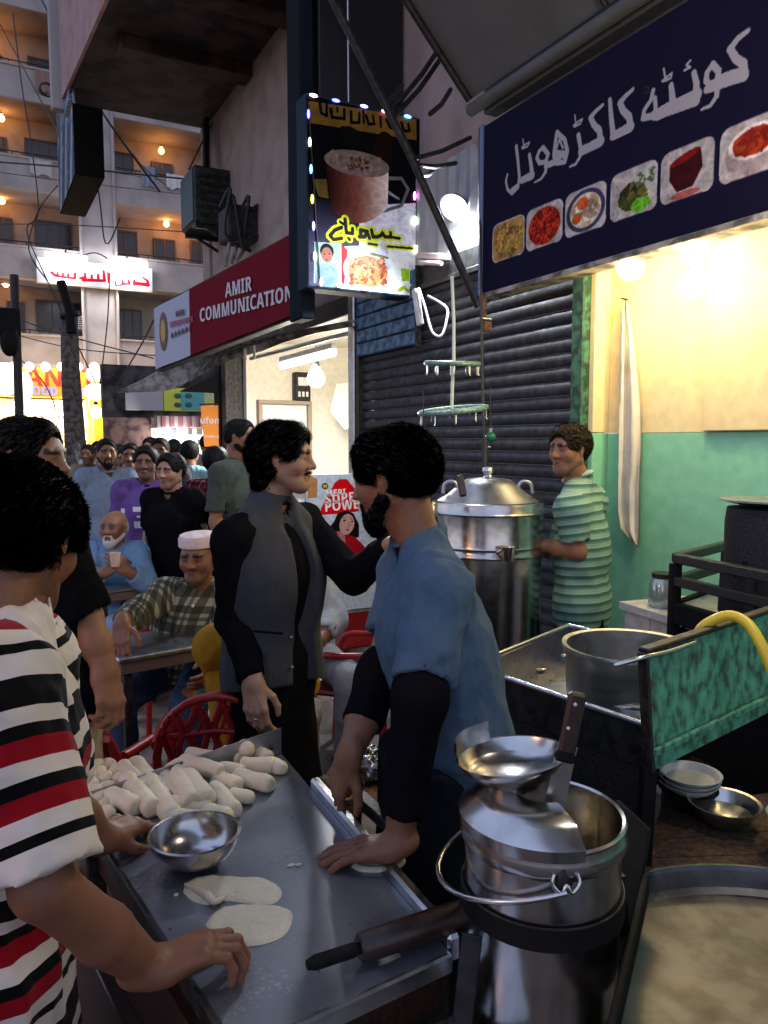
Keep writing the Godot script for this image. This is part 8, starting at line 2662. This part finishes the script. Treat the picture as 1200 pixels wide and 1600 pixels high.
	m = (J.shL + J.shR) * 0.5
	u = (m - J.pelvis).normalized()
	ap.add(J.pelvis - Vector3(0, 0.0, 0) - E * 0.045 - N * 0.02, J.pelvis - Vector3(0, 0.6, 0) - E * 0.05, 0.175, 0.195, 0.04, Color.WHITE, E, 0.82, 4)
	folds(ap, 0.012, Vector3(1, 0.3, 1))
	ap.mesh_into(0.012)
	put("apron", ap.commit(), cloth(Color(0.014, 0.016, 0.022)), v, -b)
	# ---- man in the striped polo shirt, from behind
	J = {"head": at(34, 846, 1.37), "neck": at(12, 972, 1.34), "shR": at(-16, 1082, 1.14), "shL": at(36, 1030, 1.50), "elR": at(66, 1385, 1.06), "wrR": on_table(232, 1512, 0.052), "elL": at(86, 1240, 1.54), "wrL": on_table(158, 1312, 0.05), "pelvis": at(-14, 1500, 1.34)}
	legs_down(J, E * 0.85 + N * 0.45)
	J.face = E * 0.12 + N * 0.98 - Vector3(0, 0.34, 0)
	J.handR = [on_table(372, 1462, 0.062) - J.wrR, Vector3.UP * 0.95 + N * 0.12, [0.35, 0.62, 0.66, 0.68, 0.66], 0.075]
	J.handL = [on_table(240, 1268, 0.03) - J.wrL, Vector3.UP * 0.9 - N * 0.3, [0.6, 0.75, 0.85, 0.9, 0.9], 0.02]
	var W := Color(0.80, 0.76, 0.72)
	var K := Color(0.035, 0.033, 0.036)
	var R := Color(0.52, 0.045, 0.10)
	var st := bands([[40, W], [46, K], [24, W], [20, K], [30, R], [26, W], [20, K], [28, R], [26, W], [16, K]], 1024)
	var sm := cloth(Color(0.92, 0.92, 0.92), {"tex": st, "scale": 1.0})
	v = fig("man in a white, black and red striped polo shirt at the table, seen from behind", J, {"skin": Color(0.255, 0.105, 0.055), "hair": ink, "style": "full", "hair_more": 0.008, "strands": 20000, "cell": 0.012, "fine": 0.0042, "hair_cell": 0.0042, "hand_cell": 0.0026, "cloth_cell": 0.008,
		"top": sm, "top_name": "polo_shirt", "top_uv": yoke_uv(J), "hem": 0.16, "loose": 0.018, "sleeve": 0.93, "sleeve_r": 0.080, "sleeve_uv": arm_uv(0.265, 0.1), "fold": 0.014, "legs": blackc, "collar_mat": cloth(Color(0.72, 0.68, 0.63)), "collar_r": 0.016, "head_size": 1.02, "thick": 0.9, "hand_size": 1.05})
	b = Vector3(J.pelvis.x, 0, J.pelvis.z)
	var cuff := []
	var ax: Vector3 = (J.elR - J.shR).normalized()
	var ce: Vector3 = J.shR.lerp(J.elR, 0.925)
	var cx := ax.cross(N).normalized()
	for k in 25:
		cuff.append(ce + (cx * cos(TAU * k / 24.0) + ax.cross(cx) * sin(TAU * k / 24.0)) * 0.078 - b)
	put("cuff_band", B.new().tube(cuff, 0.0022, 6, false).mesh(), cloth(Color(0.3, 0.3, 0.3)), v)
	# ---- man in black at the left, side on
	J = {"head": at(46, 718, 2.06), "neck": at(34, 800, 2.12), "shR": at(86, 868, 1.98), "shL": at(30, 850, 2.32), "elR": at(134, 960, 2.02), "wrR": at(164, 1046, 2.00), "elL": at(60, 1000, 2.4), "wrL": at(100, 1060, 2.35), "pelvis": at(92, 1075, 2.14)}
	legs_down(J, E * 0.9 + N * 0.3)
	J.face = E * 0.95 - N * 0.1
	J.handR = [at(176, 1120, 1.98) - J.wrR, -N * 0.7 + E, [0.6, 0.6, 0.65, 0.7, 0.7], 0.02]
	fig("dark haired man in a black shirt and khaki trousers behind the striped man", J, {"skin": tan_skin, "hair": ink, "style": "short", "strands": 5000, "beard": "moustache", "cell": 0.015, "fine": 0.0045, "hair_cell": 0.005, "hand_cell": 0.0042, "cloth_cell": 0.012,
		"top": blackc, "hem": 0.05, "sleeve": 0.96, "sleeve_r": 0.070, "legs": cloth(Color(0.26, 0.21, 0.15)), "leg_r": 0.098})
	# ---- young man in the green striped polo shirt
	J = {"head": at(889, 703, 3.44), "neck": at(904, 750, 3.50), "shL": at(893, 797, 3.34), "shR": at(924, 784, 3.66), "elL": at(902, 862, 3.34), "wrL": at(850, 852, 3.42), "elR": at(900, 870, 3.70), "wrR": at(850, 858, 3.62), "pelvis": at(910, 935, 3.52)}
	legs_down(J, -E * 0.9 - N * 0.1)
	J.face = -E * 0.80 - N * 0.58
	J.handL = [-E * 0.9 + N * 0.3, Vector3.UP]
	J.handR = [-E * 0.9 - N * 0.2, Vector3.UP]
	var gs := bands([[10, Color(0.50, 0.62, 0.55)], [5, Color(0.55, 0.67, 0.60)], [10, Color(0.25, 0.40, 0.36)], [5, Color(0.38, 0.52, 0.46)]], 64)
	fig("young man in a green striped polo shirt beside the steel urn, looking back", J, {"skin": Color(0.34, 0.16, 0.09), "hair": Color(0.030, 0.020, 0.013), "style": "full", "strands": 4000, "cell": 0.015, "fine": 0.0042, "hair_cell": 0.005, "cloth_cell": 0.0105,
		"top": cloth(Color(0.95, 0.95, 0.95), {"tex": gs, "scale": 1.0}), "top_name": "polo_shirt", "top_uv": cloth_uv(J, 0.040), "hem": 0.11, "loose": 0.012, "sleeve": 0.74, "sleeve_r": 0.062, "sleeve_uv": arm_uv(0.040), "fold": 0.009, "legs": blackc, "leg_r": 0.070, "head_size": 0.88, "collar_mat": cloth(Color(0.34, 0.50, 0.42)), "collar_r": 0.013, "thick": 0.94})
	# ---- old man in blue drinking tea
	var o := at(176, 900, 5.0) * Vector3(1, 0, 1)
	J = sit(o, -N, {"head": at(178, 824, 4.78), "neck": at(180, 852, 4.86), "shL": at(214, 866, 4.84), "shR": at(144, 866, 4.84), "elL": at(226, 908, 4.66), "elR": at(136, 910, 4.66), "wrL": at(198, 892, 4.55), "wrR": at(162, 894, 4.55), "pelvis": at(180, 940, 4.95)})
	J.face = -N - E * 0.15 + Vector3(0, 0.05, 0)
	J.handL = [-E * 0.6 + Vector3.UP * 0.6 - N * 0.2, -N * 0.7 + Vector3.UP * 0.5, [0.6, 0.6, 0.6, 0.6, 0.6]]
	J.handR = [E * 0.7 + Vector3.UP * 0.35, -N * 0.7 + Vector3.UP * 0.5, [0.6, 0.6, 0.6, 0.6, 0.6]]
	fig("old bald man with a white beard in pale blue, seated and holding a glass", J, {"skin": tan_skin, "hair": Color(0.30, 0.29, 0.28), "style": "bald", "beard": "full", "beard_col": Color(0.50, 0.48, 0.46), "brow": Color(0.1, 0.09, 0.08), "cell": 0.018, "fine": 0.006, "hand_cell": 0.006, "cloth_cell": 0.015,
		"top": cloth(Color(0.16, 0.29, 0.46)), "top_name": "kameez", "hem": 0.12, "sleeve": 1.7, "sleeve_r": 0.072, "fold": 0.010, "legs": cloth(Color(0.20, 0.33, 0.50)), "leg_r": 0.11, "lap": [J.knL.lerp(J.hipL, 0.3), J.knR.lerp(J.hipR, 0.3)], "belly": 0.04})
	lathe_thing("tea_glass", "small tea glass in the old man's hands", "glass", at(180, 874, 4.46), "shell", [Vector2(0, -0.04), Vector2(0.024, -0.04), Vector2(0.032, 0.04), Vector2(0.029, 0.04), Vector2(0.022, -0.036), Vector2(0, -0.036)], mt(Color(0.55, 0.42, 0.34), 0.15), 20)
	# ---- man in the checked shirt and white cap
	o = at(290, 900, 3.72) * Vector3(1, 0, 1)
	J = sit(o, -N - E * 0.1, {"head": at(309, 872, 3.52), "neck": at(314, 918, 3.60), "shL": at(352, 930, 3.62), "shR": at(262, 928, 3.56), "elR": at(212, 962, 3.38), "wrR": at(190, 972, 3.20), "elL": at(350, 1000, 3.5), "wrL": at(330, 1040, 3.3), "pelvis": at(300, 1040, 3.72)})
	J.face = -N - E * 0.12
	J.handR = [Vector3.DOWN * 0.8 - N * 0.4 + E * 0.1, -N - E * 0.3, [0.3, 0.35, 0.3, 0.35, 0.4], 0.06]
	var ck := checks(Color(0.60, 0.60, 0.52), [[0.15, 0.10, Color(0.10, 0.11, 0.09)], [0.40, 0.05, Color(0.20, 0.21, 0.16)], [0.70, 0.14, Color(0.14, 0.15, 0.12)]])
	v = fig("grave man in a white cap and olive checked shirt, seated with one arm out", J, {"skin": dark_skin * 1.25, "hair": ink, "style": "cap", "beard": "chin", "beard_col": Color(0.06, 0.055, 0.05), "cell": 0.015, "fine": 0.0045, "hair_cell": 0.006, "hand_cell": 0.0042, "cloth_cell": 0.0105,
		"top": cloth(Color(0.9, 0.9, 0.9), {"tex": ck, "scale": 1.0}), "top_uv": cloth_uv(J, 0.16), "hem": 0.05, "sleeve": 1.75, "sleeve_r": 0.068, "sleeve_uv": arm_uv(0.16), "fold": 0.010, "legs": denim, "leg_r": 0.092, "collar_mat": cloth(Color(0.42, 0.42, 0.35)), "collar_r": 0.014})
	b = Vector3(J.pelvis.x, 0, J.pelvis.z)
	var hf := head_frame(J.head, J.face)
	var cap := B.new()
	cap.T = Transform3D(hf.basis * Basis(Vector3.RIGHT, 0.08), hf * Vector3(0, 0.058, -0.014) - b)
	cap.T.basis = cap.T.basis * Basis.from_scale(Vector3(0.9, 1, 1.08))
	cap.lathe([Vector2(0.094, 0.0), Vector2(0.097, 0.004), Vector2(0.097, 0.036), Vector2(0.088, 0.052), Vector2(0.05, 0.060), Vector2(0, 0.062)], 32)
	put("cap", cap.mesh(), cloth(Color(0.62, 0.52, 0.52)), v)
	for k in 4:
		put("button", B.new().ball(Vector3.ZERO, Vector3(0.007, 0.007, 0.004), 6, 8).mesh(), M.white, v, (J.neck as Vector3).lerp(J.pelvis, 0.16 + k * 0.2) - N * (0.125 + k * 0.006) - b)
	# ---- two seated people half hidden by the waistcoat man
	o = at(404, 900, 3.0) * Vector3(1, 0, 1)
	J = sit(o, N, {}, 0.84)
	for q in ["L", "R"]:
		J["el" + q] = J["sh" + q].lerp(J["wr" + q], 0.5) - Vector3(0, 0.04, 0)
	fig("seated person in mustard yellow, mostly hidden behind the waistcoat man", J, {"skin": tan_skin, "hair": ink, "style": "short", "cell": 0.018, "fine": 0.007, "top": cloth(Color(0.33, 0.16, 0.012)), "top_name": "kameez", "hem": 0.12, "sleeve": 1.7, "sleeve_r": 0.08, "fold": 0.010, "legs": cloth(Color(0.30, 0.24, 0.2))})
	o = at(468, 900, 3.95) * Vector3(1, 0, 1)
	J = sit(o, E * 0.3 - N, {"elL": at(520, 968, 3.75), "shL": at(502, 905, 3.85), "wrL": at(500, 1000, 3.6)})
	fig("seated person in pale grey, only a sleeve showing beside the waistcoat man", J, {"skin": tan_skin, "hair": ink, "style": "short", "cell": 0.018, "fine": 0.007, "top": cloth(Color(0.36, 0.36, 0.36)), "top_name": "kameez", "hem": 0.12, "sleeve": 1.7, "sleeve_r": 0.075, "fold": 0.010, "legs": cloth(Color(0.3, 0.3, 0.3))})
	# ---- people standing in the street
	var rd := checks(Color(0.30, 0.03, 0.07), [[0.2, 0.06, Color(0.72, 0.60, 0.64)], [0.7, 0.04, Color(0.5, 0.3, 0.36)], [0.45, 0.08, Color(0.14, 0.02, 0.05)]])
	var G := [
		["bearded man in a grey blue shirt standing behind the old man, looking along the street", 166, 6.1, 1.64, -N + E * 0.5, {"top": cloth(Color(0.20, 0.26, 0.34)), "beard": "full", "style": "short", "skin": tan_skin}],
		["man in a denim blue shirt standing half behind the purple T-shirt", 204, 6.7, 1.60, -N + E * 0.2, {"top": cloth(Color(0.14, 0.19, 0.30)), "beard": "moustache", "skin": tan_skin}],
		["young man in a purple T-shirt with a white print, arms hanging", 228, 5.25, 1.58, -N + E * 0.12, {"top": cloth(Color(0.13, 0.075, 0.25)), "style": "full", "skin": Color(0.24, 0.115, 0.07)}],
		["dark haired man peering over the purple T-shirt man's shoulder", 250, 6.4, 1.65, -N + E * 0.1, {"top": cloth(Color(0.05, 0.05, 0.06)), "skin": dark_skin}],
		["youth in a black T-shirt with a dark fringe, turned towards the purple T-shirt man", 268, 4.95, 1.53, -N - E * 0.35, {"top": blackc, "style": "full", "skin": pale}],
		["man in a pale teal shirt seen from behind against the white lit shop", 296, 6.9, 1.62, N, {"top": cloth(Color(0.20, 0.36, 0.38)), "skin": tan_skin, "style": "full"}],
		["man in a dark red and white checked shirt seen from behind", 336, 5.5, 1.57, N + E * 0.3, {"top": cloth(Color(0.95, 0.95, 0.95), {"tex": rd, "scale": 1.0}), "chk": true, "skin": tan_skin, "style": "full"}],
		["man in a dark green waistcoat by the end pier, face half lit", 372, 4.7, 1.76, -N * 0.3 + E, {"top": cloth(Color(0.055, 0.07, 0.06)), "beard": "full", "skin": tan_skin, "style": "short"}],
		["man in an olive shirt standing close behind the utility pole", 138, 8.6, 1.58, -N, {"top": cloth(Color(0.20, 0.19, 0.13)), "skin": dark_skin}],
		["man in a pale grey shirt in the crowd beside the brown wall", 186, 8.4, 1.58, -N - E * 0.4, {"top": cloth(Color(0.34, 0.33, 0.33)), "skin": tan_skin}],
		["man in dark clothes far back at the white lit shop counter", 322, 9.5, 1.70, N - E * 0.3, {"top": cloth(Color(0.07, 0.06, 0.07)), "skin": tan_skin}],
		["man in a blue shirt at the fast food shop, left of the utility pole", 84, 12.0, 1.66, N, {"top": cloth(Color(0.10, 0.14, 0.22)), "skin": tan_skin}],
		["man in a white shirt among the crowd, between the grey blue and purple shirts", 192, 7.6, 1.55, -N + E * 0.3, {"top": cloth(Color(0.55, 0.53, 0.50)), "skin": tan_skin, "beard": "full"}],
		["tall man in a brown shirt at the back of the crowd before the brown wall", 236, 8.8, 1.66, -N - E * 0.2, {"top": cloth(Color(0.16, 0.09, 0.06)), "skin": tan_skin, "style": "full"}],
		["man in a maroon shirt at the back of the crowd, facing the white lit shop", 272, 9.6, 1.64, N, {"top": cloth(Color(0.16, 0.03, 0.04)), "skin": dark_skin, "style": "full"}],
		["man in a pale kameez at the back of the crowd right of the utility pole", 152, 10.5, 1.62, -N + E * 0.5, {"top": cloth(Color(0.40, 0.42, 0.40)), "skin": tan_skin}],
		["man in an orange shirt before the bright fast food shop", 92, 15.0, 1.68, -N, {"top": cloth(Color(0.42, 0.12, 0.05)), "skin": tan_skin}]]
	for g in G:
		o = at(g[1], 700, g[2]) * Vector3(1, 0, 1)
		J = stand(o, g[4], g[3])
		var d := {"hair": ink, "style": "short", "cell": 0.02 if g[2] < 8 else 0.028, "fine": 0.0075 if g[2] < 8 else 0.011, "cloth_cell": 0.016 if g[2] < 8 else 0.024, "hem": 0.12, "sleeve": 0.8, "sleeve_r": 0.068, "fold": 0.009, "legs": cloth(Color(0.03, 0.03, 0.038)), "strands": 900, "thick": 0.94, "line": 0.016}
		d.merge(g[5], true)
		if d.has("chk"):
			d.top_uv = cloth_uv(J, 0.085)
			d.sleeve_uv = arm_uv(0.085)
			d.sleeve = 1.8
		if g[1] == 228:
			var im := Image.create(128, 128, false, Image.FORMAT_RGB8)
			im.fill(Color(0.40, 0.30, 0.54))
			for e in [[40, 30, 92, 40], [84, 38, 92, 58], [48, 48, 74, 52], [42, 60, 60, 74], [66, 58, 92, 64], [66, 70, 92, 76], [64, 82, 84, 88], [12, 34, 22, 44]]:
				im.fill_rect(Rect2i(e[0], e[1], e[2] - e[0], e[3] - e[1]), Color(0.86, 0.84, 0.86))
			d.top = cloth(Color(0.9, 0.9, 0.9), {"tex": ImageTexture.create_from_image(im), "scale": 1.0})
			d.sleeve_mat = cloth(Color(0.13, 0.075, 0.25))
			d.collar_mat = d.sleeve_mat
			var m2: Vector3 = (J.shL + J.shR) * 0.5
			var l2: Vector3 = (J.shL - J.shR).normalized()
			var f2: Vector3 = J.look
			d.top_uv = func(p: Vector3, n: Vector3) -> Vector2:
				var q := p - m2
				return Vector2(0.05, 0.05) if n.dot(f2) < 0.1 or absf(q.dot(l2)) > 0.2 or q.y < -0.4 else Vector2(q.dot(l2) / 0.40 + 0.5, clampf(-q.y / 0.42, 0.02, 0.98))
		v = fig(g[0], J, d)
